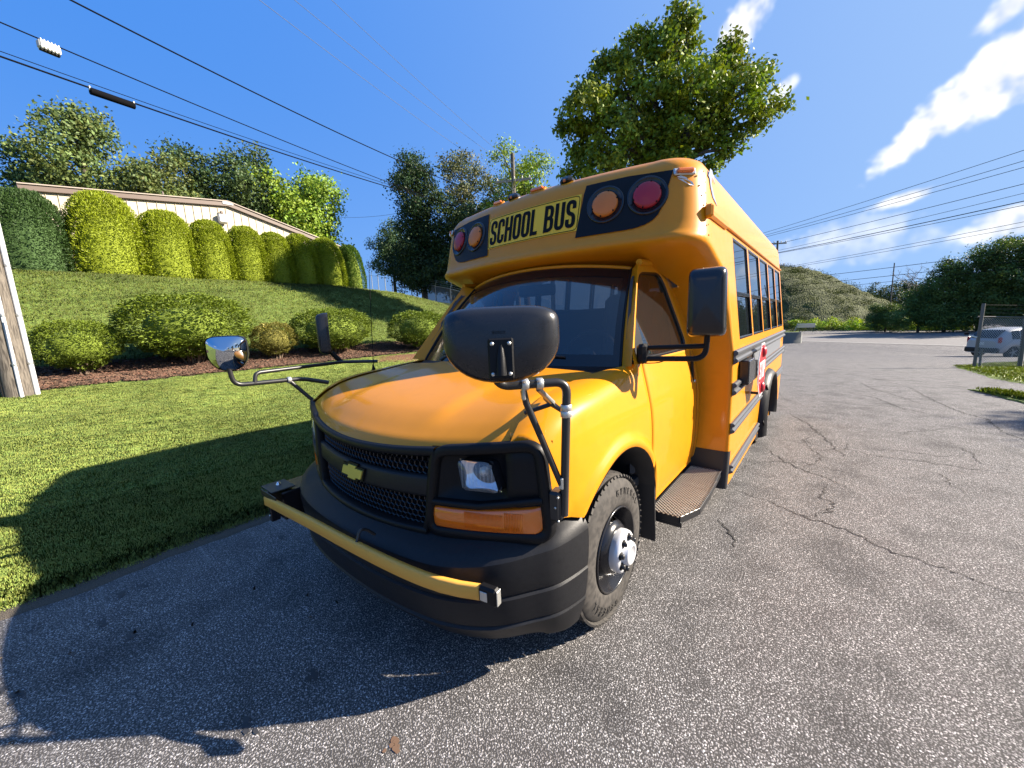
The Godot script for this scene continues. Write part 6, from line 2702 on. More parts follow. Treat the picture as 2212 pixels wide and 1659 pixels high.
	tree_between("broadleaf_tree", "small dark tree filling in behind the wall lamp", g, Vector3(-31.0, y_b, -7.5), 2.75, 4.6, 11.6, Color(0.048, 0.083, 0.030), 109, 1.0, 10, 0.3)
	# ---- trees behind the hilltop fence
	g = "trees behind the hilltop fence"
	tree_between("broadleaf_tree", "tall dark column of a tree behind the hilltop fence", g, Vector3(-22.0, 3.2, -17.2), 2.19, 4.6, 14.3, Color(0.039, 0.069, 0.027), 111, 1.5, 15, 0.5)
	tree_between("broadleaf_tree", "greyish thin-leaved tree beside the dark column", g, Vector3(-20.8, 3.2, -20.9), 2.38, 4.6, 15.1, Color(0.128, 0.138, 0.068), 112, 0.85, 13, 0.55)
	tree_between("broadleaf_tree", "bright green upright tree behind the crossarm pole", g, Vector3(-14.0, 0.8, -19.4), 2.19, 4.7, 13.0, Color(0.195, 0.285, 0.038), 113, 0.9, 12, 0.2)
	tree_between("broadleaf_tree", "dark understorey tree under the bright upright one", g, Vector3(-17.2, 1.2, -19.6), 2.62, 4.6, 9.6, Color(0.045, 0.078, 0.027), 114, 1.3, 12, 0.3)
	tree_between("broadleaf_tree", "small tree with a bare bent trunk at the fence", g, Vector3(-28.3, 5.0, -19.0), 1.94, 6.2, 10.6, Color(0.075, 0.128, 0.053), 115, 0.9, 9, 0.3)
	tree_between("broadleaf_tree", "dark low tree filling the gap behind the fence", g, Vector3(-25.2, 4.2, -19.6), 2.38, 4.6, 9.2, Color(0.042, 0.075, 0.027), 116, 1.3, 11, 0.3)
	tree_between("broadleaf_tree", "dark tree closing the gap behind the fence posts", g, Vector3(-19.5, 2.6, -18.6), 2.4, 3.6, 11.0, Color(0.045, 0.075, 0.026), 117, 1.2, 12, 0.3)
	tree_between("broadleaf_tree", "olive tree leaning between the dark column and the crossarm pole", g, Vector3(-17.4, 1.4, -21.5), 2.2, 4.6, 12.2, Color(0.09, 0.11, 0.035), 118, 1.0, 12, 0.4)
	g = "trees behind the beige building"
	tree_between("broadleaf_tree", "dark tree filling in beside the tall pale one", g, Vector3(-30.5, 4.3, -4.6), 2.4, 5.0, 11.4, Color(0.05, 0.08, 0.03), 125, 1.0, 11, 0.3)
	tree_between("broadleaf_tree", "dark tree filling in behind the bright rounded one", g, Vector3(-30.5, 4.3, -10.6), 2.5, 5.0, 12.2, Color(0.05, 0.08, 0.03), 126, 1.0, 11, 0.3)
	# ---- the big tree behind the bus
	var bl := sphere_lobes([[0.26, 14.08, 0.01, 0.61], [0.15, 12.9, 0.33, 0.95], [-1.46, 13.43, 0.14, 0.95], [-1.9, 11.96, 1.29, 1.22], [-2.25, 10.51, 3.12, 0.92], [-1.88, 9.58, 2.23, 1.22], [-0.53, 10.88, 0.72, 1.38], [1.01, 11.24, 0.47, 1.3], [1.49, 12.4, -1.92, 0.95], [2.42, 10.71, -0.79, 0.95], [3.13, 10.72, -2.17, 0.61], [3.64, 10.64, -2.77, 0.34], [0.61, 9.81, 0.15, 1.3], [1.49, 9.91, -1.03, 0.84], [-0.82, 9.47, 0.39, 1.22], [-3.06, 9.34, 2.45, 0.49], [-1.85, 8.36, 2.75, 0.92], [-0.05, 8.44, 0.31, 1.07], [1.21, 8.13, -0.52, 0.53], [-1.3, 7.2, 1.6, 0.86], [-0.2, 7.0, 0.2, 0.95], [0.9, 7.2, -0.6, 0.6], [-2.4, 7.6, 2.6, 0.69], [2.9, 9.9, -1.6, 0.5], [2.3, 9.3, -1.2, 0.45], [-3.2, 10.2, 3.0, 0.5], [-2.9, 11.6, 2.2, 0.45], [-2.3, 13.2, 0.9, 0.45], [0.6, 13.8, 0.2, 0.45], [1.9, 13.0, -1.6, 0.5], [2.9, 11.7, -1.8, 0.45], [-3.1, 8.3, 2.7, 0.5], [1.9, 8.9, -0.9, 0.45]], 0.8)
	make_tree("broadleaf_tree", "big spreading maple-leaved tree towering over the bus", "", Vector3(-4.0, -0.6, -16.6), bl, 9.5, 0.26, 1050, 40, 0.32, 0.185, Color(0.17, 0.225, 0.022), 120, 0.34, 0.55)
	build_hill_fence()
	build_mid_pole()

func build_building() -> void:
	var b := thing("metal_building", "long beige metal-sided building with brown roof trim on the hilltop", "building", Vector3(-20.5, 3.65, 0))
	# end wall of ribbed sheet: panels between ribs, top follows the roof line
	var roof_y := func(z: float) -> float:
		if z > -4.85:
			return 7.62 - 0.108 * (z + 4.85)
		return 7.62 + 0.262 * (z + 4.85)
	var z := 1.05
	var i := 0
	while z > -10.6:
		var z2 := z - 0.305
		var st := new_st()
		st.set_smooth_group(-1)
		var y1: float = roof_y.call(z) - 3.65
		var y2: float = roof_y.call(z2) - 3.65
		# flat pan with a raised rib on its edge
		quad(st, Vector3(0, 0, z - 0.03), Vector3(0, 0, z2), Vector3(0, y2, z2), Vector3(0, y1, z - 0.03))
		quad(st, Vector3(0, 0, z - 0.03), Vector3(0, y1, z - 0.03), Vector3(0.028, y1, z - 0.02), Vector3(0.028, 0, z - 0.02))
		quad(st, Vector3(0.028, 0, z - 0.02), Vector3(0.028, y1, z - 0.02), Vector3(0.028, y1, z - 0.01), Vector3(0.028, 0, z - 0.01))
		quad(st, Vector3(0.028, 0, z - 0.01), Vector3(0.028, y1, z - 0.01), Vector3(0, y1, z), Vector3(0, 0, z))
		put("wall_panel", done(st), M.siding, b)
		z = z2
		i += 1
	# other walls
	var ow := new_st()
	box(ow, Vector3(-7.0, 1.6, 0.98), Vector3(13.9, 3.2, 0.1))
	box(ow, Vector3(-7.0, 1.2, -10.5), Vector3(13.9, 2.4, 0.1))
	put("side_wall", done(ow), M.siding, b)
	# roof trim and roof sheets
	for seg in [[1.35, -4.85], [-4.85, -10.9]]:
		var ya: float = roof_y.call(seg[0]) - 3.65
		var yb: float = roof_y.call(seg[1]) - 3.65
		var a := Vector3(0.06, ya + 0.02, seg[0])
		var c := Vector3(0.06, yb + 0.02, seg[1])
		var dd := c - a
		var za := dd.normalized()
		var xa := Vector3.RIGHT
		var ya2 := za.cross(xa)
		var bs := Basis(xa, ya2, za)
		put("roof_trim", box_mesh((a + c) * 0.5, Vector3(0.14, 0.20, dd.length()), bs, 0.012), M.trim, b)
		put("gutter_edge", box_mesh((a + c) * 0.5 + Vector3(0.04, 0.12, 0), Vector3(0.16, 0.045, dd.length()), bs, 0.008), M.trim_light, b)
		put("roof_sheet", box_mesh((a + c) * 0.5 + Vector3(-7.0, 0.10, 0), Vector3(14.0, 0.05, dd.length()), bs), M.trim, b)
	put("ridge_cap", box_mesh(Vector3(0.14, roof_y.call(-4.85) - 3.65 + 0.05, -4.85), Vector3(0.04, 0.13, 0.42), Basis.IDENTITY, 0.01), M.label_white, b)
	# wall lamp with its junction box
	var wl := put("wall_lamp", box_mesh(Vector3(0.16, 3.27, -4.55), Vector3(0.24, 0.40, 0.36), Basis(Vector3.FORWARD, -0.2), 0.05), M.lamp_grey, b)
	put("lens", box_mesh(Vector3(0.24, 3.13, -4.55), Vector3(0.18, 0.10, 0.32), Basis(Vector3.FORWARD, -0.35), 0.02), M.label_white, wl)
	put("photocell", box_mesh(Vector3(0.10, 3.56, -4.55), Vector3(0.1, 0.14, 0.12), Basis.IDENTITY, 0.03), M.trim, wl)
	put("conduit_stub", tube_mesh(bend([Vector3(0.0, 4.02, -2.55), Vector3(0.14, 4.02, -2.55), Vector3(0.15, 3.90, -2.55)], 0.05), 0.03, 8), M.trim, b)
	# pale concrete footing that shows under the hedges
	put("footing", box_mesh(Vector3(0.05, 0.05, -4.7), Vector3(0.2, 0.4, 11.6), Basis.IDENTITY, 0.01), M.label_white, b)

func pole_wood(h: float, r0: float, r1: float, lean := Vector3.ZERO) -> ArrayMesh:
	var st := new_st()
	var pts := []
	var rr := []
	for k in 13:
		var t := k / 12.0
		pts.append(Vector3(0, -0.3 + (h + 0.3) * t, 0) + lean * t)
		rr.append(lerpf(r0, r1, t))
	tube(st, pts, rr, 16)
	return done(st)

func build_near_pole() -> void:
	var y0 := ground_y(-8.15, 1.98)
	var p := thing("utility_pole", "weathered wooden utility pole with grey plastic conduits at the mulch bed", "utility pole", Vector3(-8.15, y0, 1.98))
	put("pole", pole_wood(11.5, 0.17, 0.12), M.pole_wood, p)
	# conduits strapped to the pole
	for q in [[0.06, -0.185, 0.032, 3.2], [0.175, -0.03, 0.022, 0.95]]:
		var c := put("conduit", tube_mesh([Vector3(q[0], -0.1, q[1]), Vector3(q[0] * 0.98, 2.0, q[1] * 0.98), Vector3(q[0] * 0.95, q[3] * 2.0 if q[3] > 2 else q[3] * 1.2, q[1] * 0.95)], q[2], 12), M.conduit, p)
		for k in 3:
			put("strap", lathe_mesh([Vector2(q[2] + 0.004, -0.018), Vector2(q[2] + 0.006, 0.0), Vector2(q[2] + 0.004, 0.018)], axis_tf(Vector3(q[0] * 0.99, 0.5 + 0.75 * k, q[1] * 0.99), Vector3.UP), 12), M.zinc, c)
	put("ground_wire", tube_mesh([Vector3(0.1, 0.0, 0.15), Vector3(0.09, 2.0, 0.14), Vector3(0.08, 6.0, 0.13)], 0.008, 6), M.ink, p)
	put("tag_plate", box_mesh(Vector3(0.168, 1.55, -0.005), Vector3(0.006, 0.16, 0.05), Basis(Vector3.UP, 0.05), 0.002), M.zinc, p)
	# yellow stencilled strip
	var ys := new_st()
	for k in 5:
		box(ys, Vector3(0.164, 1.14 - 0.048 * k, -0.028), Vector3(0.004, 0.034, 0.036), Basis(Vector3.UP, 0.2))
	put("yellow_marker", done(ys), M.marker_yellow, p)
	put("meter_box", box_mesh(Vector3(-0.08, 1.0, 0.28), Vector3(0.22, 0.42, 0.16), Basis.IDENTITY, 0.02), M.conduit, p)

func build_mid_pole() -> void:
	var p := thing("utility_pole", "wooden pole with two timber crossarms beyond the hill", "utility pole", Vector3(-13.0, 0.2, -17.1))
	put("pole", pole_wood(11.0, 0.16, 0.11), M.pole_wood, p)
	for q in [[9.55, 0.5, 2.1], [9.25, -0.85, 2.0]]:
		var arm := put("crossarm", box_mesh(Vector3(0, q[0], 0.0), Vector3(q[2], 0.13, 0.11), Basis(Vector3.UP, q[1]), 0.01), M.crossarm, p)
		for k in [-0.9, -0.5, 0.5, 0.9]:
			var v := Basis(Vector3.UP, q[1]) * Vector3(k * q[2] * 0.5, 0.0, 0.0)
			put("insulator", lathe_mesh([Vector2(0.02, 0), Vector2(0.05, 0.05), Vector2(0.03, 0.09), Vector2(0.045, 0.12), Vector2(0, 0.16)], axis_tf(Vector3(v.x, q[0] + 0.065, v.z), Vector3.UP), 8), M.lamp_grey, arm)
		var st := new_st()
		for k in [-1.0, 1.0]:
			var v := Basis(Vector3.UP, q[1]) * Vector3(k * 0.5, 0.0, 0.06)
			tube(st, [Vector3(v.x, q[0], v.z), Vector3(0, q[0] - 0.55, 0.1)], 0.02, 5)
		put("brace", done(st), M.zinc, arm)
	# second slim pole with a crossarm past the end of the hedge row
	var p2 := thing("utility_pole", "distant slim pole with a short crossarm past the hedge row", "utility pole", Vector3(-38.0, 5.2, -17.5))
	put("pole", pole_wood(8.6, 0.15, 0.11), M.pole_wood, p2)
	put("crossarm", box_mesh(Vector3(0, 7.9, 0), Vector3(0.12, 0.14, 2.2), Basis(Vector3.UP, 0.5), 0.01), M.crossarm, p2)

func build_hill_fence() -> void:
	var f := thing("hilltop_fence", "chain-link fence with angled barbed-wire arms on the hilltop", "fence", Vector3(0, 0, 0))
	var tops := [Vector3(-39.86, 7.98, -23.06), Vector3(-37.24, 7.72, -22.28), Vector3(-34.68, 7.3, -21.42), Vector3(-32.12, 6.79, -20.55), Vector3(-29.65, 6.5, -19.65), Vector3(-27.04, 6.03, -18.82), Vector3(-24.51, 5.58, -17.92), Vector3(-21.97, 5.07, -17.03), Vector3(-19.45, 4.62, -16.14), Vector3(-16.9, 4.15, -15.2), Vector3(-14.3, 3.6, -14.3)]
	for k in tops.size():
		var t: Vector3 = tops[k] + Vector3(0, -0.25, 0)
		put("post", tube_mesh([t + Vector3(0, -2.3, 0), t], 0.035, 8), M.galv, f)
		put("arm", tube_mesh([t, t + Vector3(0.30, 0.32, 0.12)], 0.022, 6), M.galv, f)
		if k > 0:
			var a: Vector3 = tops[k - 1] + Vector3(0, -0.27, 0)
			put("rail", tube_mesh([a, t], 0.02, 6), M.galv, f)
			var st := new_st()
			st.set_smooth_group(-1)
			quad(st, a, t, t + Vector3(0, -2.3, 0), a + Vector3(0, -2.3, 0))
			put("screen", done(st), M.screen if k > 7 else M.fence_fabric, f)
			for w in [0.35, 0.7, 1.0]:
				put("barbed_wire", tube_mesh([a + Vector3(0.30, 0.32, 0.12) * w, t + Vector3(0.30, 0.32, 0.12) * w], 0.006, 4), M.galv, f)
	# braced corner with a bar going off behind the hedges
	put("brace", tube_mesh([tops[0] + Vector3(-6.0, -0.2, -2.0), tops[0] + Vector3(0, -2.2, 0)], 0.03, 6), M.galv, f)
	put("brace", tube_mesh([tops[0] + Vector3(-6.0, -0.2, -2.0), tops[0] + Vector3(0, -0.6, 0)], 0.02, 6), M.galv, f)

# ---------------------------------------------------------------- right-hand side, beyond the bus
func build_right_side() -> void:
	var g := "trees across the road"
	tree_between("broadleaf_tree", "dark bushy tree at the foot of the earth mound", g, Vector3(10.2, -1.8, -66.2), 2.3, -1.2, 4.4, Color(0.090, 0.148, 0.036), 131, 1.2, 12, 0.3)
	tree_between("broadleaf_tree", "dark tree with pale leaf tops behind the gate", g, Vector3(12.4, -1.8, -66.5), 2.6, -1.2, 6.9, Color(0.076, 0.126, 0.032), 132, 1.3, 13, 0.3)
	tree_between("broadleaf_tree", "tallest dark tree standing behind the white car", g, Vector3(15.2, -1.8, -67.5), 2.8, -1.0, 8.8, Color(0.090, 0.140, 0.032), 133, 1.3, 14, 0.25)
	tree_between("broadleaf_tree", "dark tree leaning out over the road past the car", g, Vector3(18.4, -1.8, -68.5), 3.0, -1.0, 9.6, Color(0.072, 0.119, 0.032), 134, 1.3, 14, 0.25)
	tree_between("broadleaf_tree", "dark tree further along the road past the leaning one", g, Vector3(22.5, -1.8, -67.0), 3.2, -1.0, 10.2, Color(0.072, 0.119, 0.032), 135, 1.2, 13, 0.25)
	tree_between("broadleaf_tree", "low dark thicket tree joining the mound to the trees", g, Vector3(7.6, -1.9, -69.5), 1.8, -1.6, 2.2, Color(0.090, 0.144, 0.036), 136, 1.1, 10, 0.2)
	# far hills of wood on the horizon
	var fg := "far trees on the horizon"
	var fl := ["far round tree on the horizon beside the lone pole", "far broad tree on the horizon past the lone pole", "far tree on the horizon seen beyond the bare tree"]
	for k in 3:
		tree_between("far_tree", fl[k], fg, Vector3(6.0 + 5.5 * k, -2.0, -132.0 - 3.0 * k), 4.2, -1.0, 7.6 + 0.5 * k, Color(0.05, 0.075, 0.03), 141 + k, 0.8, 10, 0.3)
	# leafless tree
	var bt := thing("bare_tree", "leafless grey tree in front of the sky by the mound", "tree", Vector3(10.6, -1.5, -74.0))
	var st := new_st()
	var r := RandomNumberGenerator.new()
	r.seed = 77
	limb(st, Vector3(0, 0, 0), Vector3(0.05, 1, 0.0), 4.2, 0.17, 0, r)
	put("trunk", done(st), M.bark_grey, bt)
	# trees outside the picture whose shadows streak the lot
	var sg := "trees east of the lot"
	var sn := ["leafy tree past the gate whose shadow streaks the lot", "taller leafy tree past the gate beside the first", "leafy tree at the lot's eastern edge by the driveway", "leafy tree at the lot's eastern edge opposite the bus", "leafy tree at the lot's eastern edge opposite the camera", "slim young tree past the gate, shorter than its neighbours"]
	var sq := [[14.6, -14.6, 7.6, 1.7], [17.8, -17.2, 8.6, 2.1], [21.0, -9.0, 9.0, 2.8], [24.0, 0.0, 9.0, 3.0], [25.0, 10.0, 10.0, 3.2], [14.2, -11.6, 7.0, 1.4]]
	for k in sq.size():
		var q = sq[k]
		tree_between("roadside_tree", sn[k], sg, Vector3(q[0], drive_y(q[1]) - 0.1, q[1]), q[3], 2.2, q[2], Color(0.06, 0.095, 0.02), 150 + k, 0.6, 10, 0.3)
	build_gate()
	build_car()
	build_poles_right()
	# concrete barrier block at the lot's far corner
	var cb := thing("concrete_block", "tilted grey concrete block lying at the lot's far corner", "block", Vector3(-1.5, -1.62, -47.0))
	var cst := new_st()
	var rows := []
	for q in [[0.55, 0.0], [0.52, 0.1], [0.28, 0.45], [0.22, 1.05], [0.20, 1.1]]:
		rows.append([Vector3(-1.6, q[1], q[0]), Vector3(1.15, q[1] - 0.05, q[0]), Vector3(1.2, q[1] - 0.05, -q[0]), Vector3(-1.6, q[1], -q[0]), Vector3(-1.6, q[1], q[0])])
	grid(cst, rows)
	box(cst, Vector3(-0.2, 1.07, 0), Vector3(2.7, 0.06, 0.40), Basis(Vector3.FORWARD, 0.01))
	put("block", done(cst), M.concrete, cb)
	# pale board lying in the weeds
	var pb := thing("pale_board", "weathered pale board leaning in the weeds below the mound", "board", Vector3(-0.9, -0.9, -71.8))
	put("panel", box_mesh(Vector3(0, 0.3, 0), Vector3(2.2, 0.05, 0.7), Basis(Vector3.RIGHT, -1.0), 0.01), M.label_white, pb)
	put("prop", box_mesh(Vector3(-1.2, 0.0, 0.2), Vector3(0.12, 1.0, 0.12), Basis(Vector3.FORWARD, 0.3)), M.galv, pb)
	# weeds at the foot of the mound
	var wm := leaf_cloud(201, weeds_lobes(), 3400, 16, 0.35, 0.24, Color(0.30, 0.40, 0.04), 0.4, -0.6, 0.2)
	var wd := put("weeds", wm, M.leaves, self)
	wd.set_meta("kind", "stuff")
	tag(wd, "tall yellow-green weeds along the foot of the earth mound", "weeds")
	var tm := leaf_cloud(202, mound_lobes(), 5200, 9, 0.8, 0.17, Color(0.060, 0.075, 0.018), 0.3, -0.8, 0.0)
	var td := put("dry_grass", tm, M.dry_leaves, self)
	td.set_meta("kind", "stuff")
	tag(td, "rough dry grass growing over the earth mound", "grass")

func weeds_lobes() -> Array:
	var o := []
	for k in 26:
		var t := k / 25.0
		o.append([Vector3(lerpf(-16.0, 14.5, t), -1.5, lerpf(-91.0, -72.5, t) + (k % 3) * 1.1), Vector3(1.5, 1.3 + 0.6 * (k % 2), 1.6)])
	return o

func mound_lobes() -> Array:
	# points on the mound's face
	var o := []
	var r := RandomNumberGenerator.new()
	r.seed = 90
	var dir := Vector3(19.5, 0, 13.5).normalized()
	for k in 260:
		var x := r.randf_range(-12.0, 28.0)
		var v := r.randf_range(-0.95, 0.05)
		var hx := smoothstep(33.0, 0.0, x - 3.0) * (0.9 + 0.1 * cos(x * 0.1))
		var hz := smoothstep(1.0, 0.22, absf(v))
		var p := Vector3(-11.5, -1.95, -105.0) + dir * x + Vector3(-dir.z, 0, dir.x) * v * -21.0
		p.y += 13.4 * pow(hx, 1.05) * hz + 0.1
		o.append([p, Vector3(1.3, 0.25, 1.3)])
		var v2 := -v
		var p2 := Vector3(-11.5, -1.95, -105.0) + dir * x + Vector3(-dir.z, 0, dir.x) * v2 * -21.0
		p2.y += 13.4 * pow(hx, 1.05) * smoothstep(1.0, 0.22, absf(v2)) + 0.1
		o.append([p2, Vector3(1.3, 0.25, 1.3)])
	return o

func limb(st: SurfaceTool, a: Vector3, d: Vector3, l: float, rad: float, lvl: int, r: RandomNumberGenerator) -> void:
	var b := a + d.normalized() * l
	var mid := a.lerp(b, 0.5) + Vector3(r.randfn(), r.randfn(), r.randfn()) * l * 0.05
	tube(st, [a, mid, b], [rad, rad * 0.8, rad * 0.55], 5 if lvl > 1 else 8, false)
	if lvl >= 4:
		return
	var n := 3 if lvl > 0 else 5
	for k in n:
		var nd := (d.normalized() + Vector3(r.randfn(), r.randf_range(-0.1, 0.6), r.randfn()) * 0.55).normalized()
		var s := a.lerp(b, r.randf_range(0.55, 1.0))
		limb(st, s, nd, l * r.randf_range(0.5, 0.72), rad * 0.5, lvl + 1, r)

func build_gate() -> void:
	var g := thing("chain_link_gate", "open chain-link gate between weathered posts at the lot entrance", "gate", Vector3(0, 0, 0))
	var a := Vector3(5.31, -0.52, -16.65)
	var b := Vector3(6.42, -0.60, -17.55)
	var h := 2.02
	put("gate_post", tube_mesh([a + Vector3(0, -0.1, 0), a + Vector3(0.06, h, -0.2)], 0.04, 10), M.weathered_post, g)
	put("gate_post", tube_mesh([b + Vector3(0, -0.1, 0), b + Vector3(0.02, h + 0.15, -0.2)], 0.055, 10), M.weathered_post, g)
	put("short_post", tube_mesh([a + Vector3(0.16, -0.05, -0.25), a + Vector3(0.17, 0.62, -0.3)], 0.03, 8), M.weathered_post, g)
	var up := func(p: Vector3, y: float) -> Vector3:
		return p + Vector3(0.04 * y / h, y, -0.2 * y / h)
	var far := b + (b - a) * 2.2
	for y in [0.05, 1.62]:
		put("rail", tube_mesh([up.call(a, y) + Vector3(-0.06, 0, -0.02), up.call(far, y)], 0.021, 8), M.weathered_post, g)
	for y in [1.74, 1.86, 1.98]:
		put("barbed_wire", tube_mesh([up.call(a, y), up.call(far, y)], 0.003, 4), M.weathered_post, g)
	put("truss_rod", tube_mesh([up.call(a, 0.1), up.call(a.lerp(b, 0.85), 1.0)], 0.008, 4), M.galv, g)
	put("latch", box_mesh(up.call(a, 0.98) + Vector3(-0.12, 0.05, 0.05), Vector3(0.2, 0.04, 0.04), Basis(Vector3.FORWARD, 0.4), 0.01), M.label_white, g)
	put("latch_box", box_mesh(up.call(a, 1.06) + Vector3(-0.25, 0.05, 0.05), Vector3(0.10, 0.07, 0.08), Basis.IDENTITY, 0.01), M.ink, g)
	# woven wires
	var st := new_st()
	var ln := a.distance_to(far)
	var dx := (far - a) / ln
	var n := int(ln / 0.075)
	for dirn in [-1.0, 1.0]:
		for k in range(-22, n + 22):
			var s0 := k * 0.075
			var s1: float = s0 + dirn * 1.5
			var t0 := 0.0
			var t1 := 1.0
			# clip to the frame
			if minf(s0, s1) > ln or maxf(s0, s1) < 0.0:
				continue
			if s0 < 0.0:
				t0 = (0.0 - s0) / (s1 - s0)
			elif s0 > ln:
				t0 = (ln - s0) / (s1 - s0)
			if s1 < 0.0:
				t1 = (0.0 - s0) / (s1 - s0)
			elif s1 > ln:
				t1 = (ln - s0) / (s1 - s0)
			var p0 := a + dx * lerpf(s0, s1, t0)
			var p1 := a + dx * lerpf(s0, s1, t1)
			tube(st, [up.call(p0, 0.08 + 1.5 * t0), up.call(p1, 0.08 + 1.5 * t1)], 0.005, 3, false)
	var wv := put("woven_wire", done(st), M.galv, g)
	wv.set_meta("kind", "stuff")

func build_car() -> void:
	# small white crossover seen from behind its driver's side, turned along the road
	var c := thing("parked_car", "white crossover car on the road behind the chain-link gate", "car", Vector3(8.35, -1.5, -31.4))
	c.rotation.y = -0.95   # heading away along the road
	var L := 4.4
	# side profile (x along length, y up): rear at x = 0
	var sect := func(x: float) -> Array:
		# returns [y bottom, y belt, y roof, half width low, half width roof]
		var yr: float = curve([[0.0, 0.98], [0.12, 1.12], [0.35, 1.42], [0.7, 1.58], [1.5, 1.64], [2.2, 1.60], [2.9, 1.30], [3.2, 1.06], [3.9, 0.98], [4.3, 0.84], [4.4, 0.70]], x)
		var yb: float = curve([[0.0, 0.92], [0.4, 1.00], [2.9, 0.98], [3.2, 0.97], [3.9, 0.92], [4.4, 0.66]], x)
		var w: float = curve([[0.0, 0.70], [0.15, 0.84], [0.6, 0.90], [3.6, 0.90], [4.1, 0.82], [4.4, 0.62]], x)
		return [0.30, minf(yb, yr), yr, w]
	var rows := []
	for k in 45:
		var x := L * k / 44.0
		var s = sect.call(x)
		var row := []
		for q in [[0.90, 0.0], [0.98, 0.12], [1.0, 0.45], [1.0, 0.75], [0.96, 1.0]]:
			var yy: float = lerpf(s[0], s[1], q[1])
			for wx in [0.75, 3.55]:
				var d := absf(x - wx)
				if d < 0.37:
					yy = maxf(yy, 0.32 + sqrt(0.1369 - d * d))
			row.append(Vector3(s[3] * q[0], yy, -x))
		var up: float = s[2] - s[1]
		for q in [[0.90, 0.35], [0.84, 0.7], [0.76, 0.92], [0.55, 1.0], [0.0, 1.02]]:
			row.append(Vector3(s[3] * (q[0] if up > 0.1 else lerpf(0.96, q[0], 0.8)), s[1] + up * q[1], -x))
		var full := row.duplicate()
		for j in range(row.size() - 2, -1, -1):
			full.append(Vector3(-row[j].x, row[j].y, row[j].z))
		rows.append(full)
	put("body", grid_mesh(rows), M.car_white, c)
	var back := new_st()
	back.set_smooth_group(-1)
	var r0: Array = rows[0]
	for j in range(0, r0.size() / 2):
		quad(back, r0[j], r0[j + 1], r0[r0.size() - 2 - j], r0[r0.size() - 1 - j])
	put("tailgate", done(back), M.car_white, c)
	for s in [-1.0, 1.0]:
		# side glass, pillars left between
		for gspan in [[0.62, 1.0], [1.05, 1.75], [1.82, 2.62]]:
			var gs := new_st()
			var gr := []
			for k in 7:
				var x: float = lerpf(gspan[0], gspan[1], k / 6.0)
				var q = sect.call(x)
				var up: float = q[2] - q[1]
				var row := []
				for t in [[0.945, 0.07], [0.90, 0.35], [0.84, 0.70], [0.80, 0.82]]:
					row.append(Vector3(s * (q[3] * t[0] + 0.012), q[1] + up * t[1], -x))
				gr.append(row)
			grid(gs, gr)
			put("side_glass", done(gs), M.car_glass, c)
		for wx in [0.75, 3.55]:
			var tf := axis_tf(Vector3(s * 0.88, 0.33, -wx), Vector3(s, 0, 0))
			var w := put("wheel", lathe_mesh([Vector2(0.22, -0.2), Vector2(0.32, -0.2), Vector2(0.335, -0.16), Vector2(0.335, -0.03), Vector2(0.31, 0.0), Vector2(0.23, 0.005), Vector2(0.22, -0.03)], tf, 24), M.rubber, c)
			var sp := new_st()
			lathe(sp, [Vector2(0.225, -0.06), Vector2(0.0, -0.05)], tf, 20)
			put("hub", done(sp), M.interior_dark, w)
			var spk := new_st()
			for k in 5:
				var a := TAU * k / 5.0
				tube(spk, [tf * Vector3(0, -0.015, 0), tf * Vector3(cos(a) * 0.22, -0.01, sin(a) * 0.22)], [0.035, 0.025], 5)
			put("spokes", done(spk), M.steel, w)
		put("tail_lamp", box_mesh(Vector3(s * 0.76, 1.0, -0.13), Vector3(0.10, 0.34, 0.16), Basis(Vector3.UP, -0.3 * s), 0.04), M.red_lens, c)
		put("wing_mirror", box_mesh(Vector3(s * 1.0, 1.06, -2.75), Vector3(0.16, 0.14, 0.12), Basis.IDENTITY, 0.04), M.car_white, c)
	var rw := new_st()
	var rr := []
	for k in 5:
		var x := lerpf(0.10, 0.52, k / 4.0)
		var q = sect.call(x)
		rr.append([Vector3(-q[3] * 0.72, q[2] + 0.015, -x + 0.02), Vector3(0, q[2] + 0.03, -x + 0.02), Vector3(q[3] * 0.72, q[2] + 0.015, -x + 0.02)])
	grid(rw, rr)
	put("rear_glass", done(rw), M.car_glass, c)
	put("rear_bumper", box_mesh(Vector3(0, 0.46, -0.06), Vector3(1.62, 0.28, 0.22), Basis.IDENTITY, 0.06), M.bumper, c)
	put("number_plate", box_mesh(Vector3(0, 0.82, 0.01), Vector3(0.32, 0.16, 0.01)), M.label_white, c)

func build_poles_right() -> void:
	var p := thing("utility_pole", "tall pole with two crossarms standing behind the bus's rear corner", "utility pole", Vector3(-4.3, -1.8, -63.3))
	put("pole", pole_wood(12.9, 0.17, 0.12), M.pole_wood, p)
	for q in [[12.55, 2.4], [9.6, 1.4]]:
		var arm := put("crossarm", box_mesh(Vector3(0.3 if q[1] < 2 else 0.0, q[0], 0), Vector3(q[1], 0.16, 0.14), Basis(Vector3.UP, 0.7), 0.01), M.crossarm, p)
		for k in [-0.92, -0.4, 0.4, 0.92]:
			var v := Basis(Vector3.UP, 0.7) * Vector3(k * q[1] * 0.5, 0, 0)
			put("insulator", lathe_mesh([Vector2(0.03, 0), Vector2(0.07, 0.12), Vector2(0.04, 0.22), Vector2(0, 0.28)], axis_tf(Vector3(v.x + (0.3 if q[1] < 2 else 0.0), q[0] + 0.08, v.z), Vector3.UP), 8), M.lamp_grey, arm)
	var p2 := thing("utility_pole", "plain slim pole rising between the mound and the trees", "utility pole", Vector3(10.3, -2.0, -98.4))
	put("pole", pole_wood(11.5, 0.11, 0.08), M.pole_wood, p2)

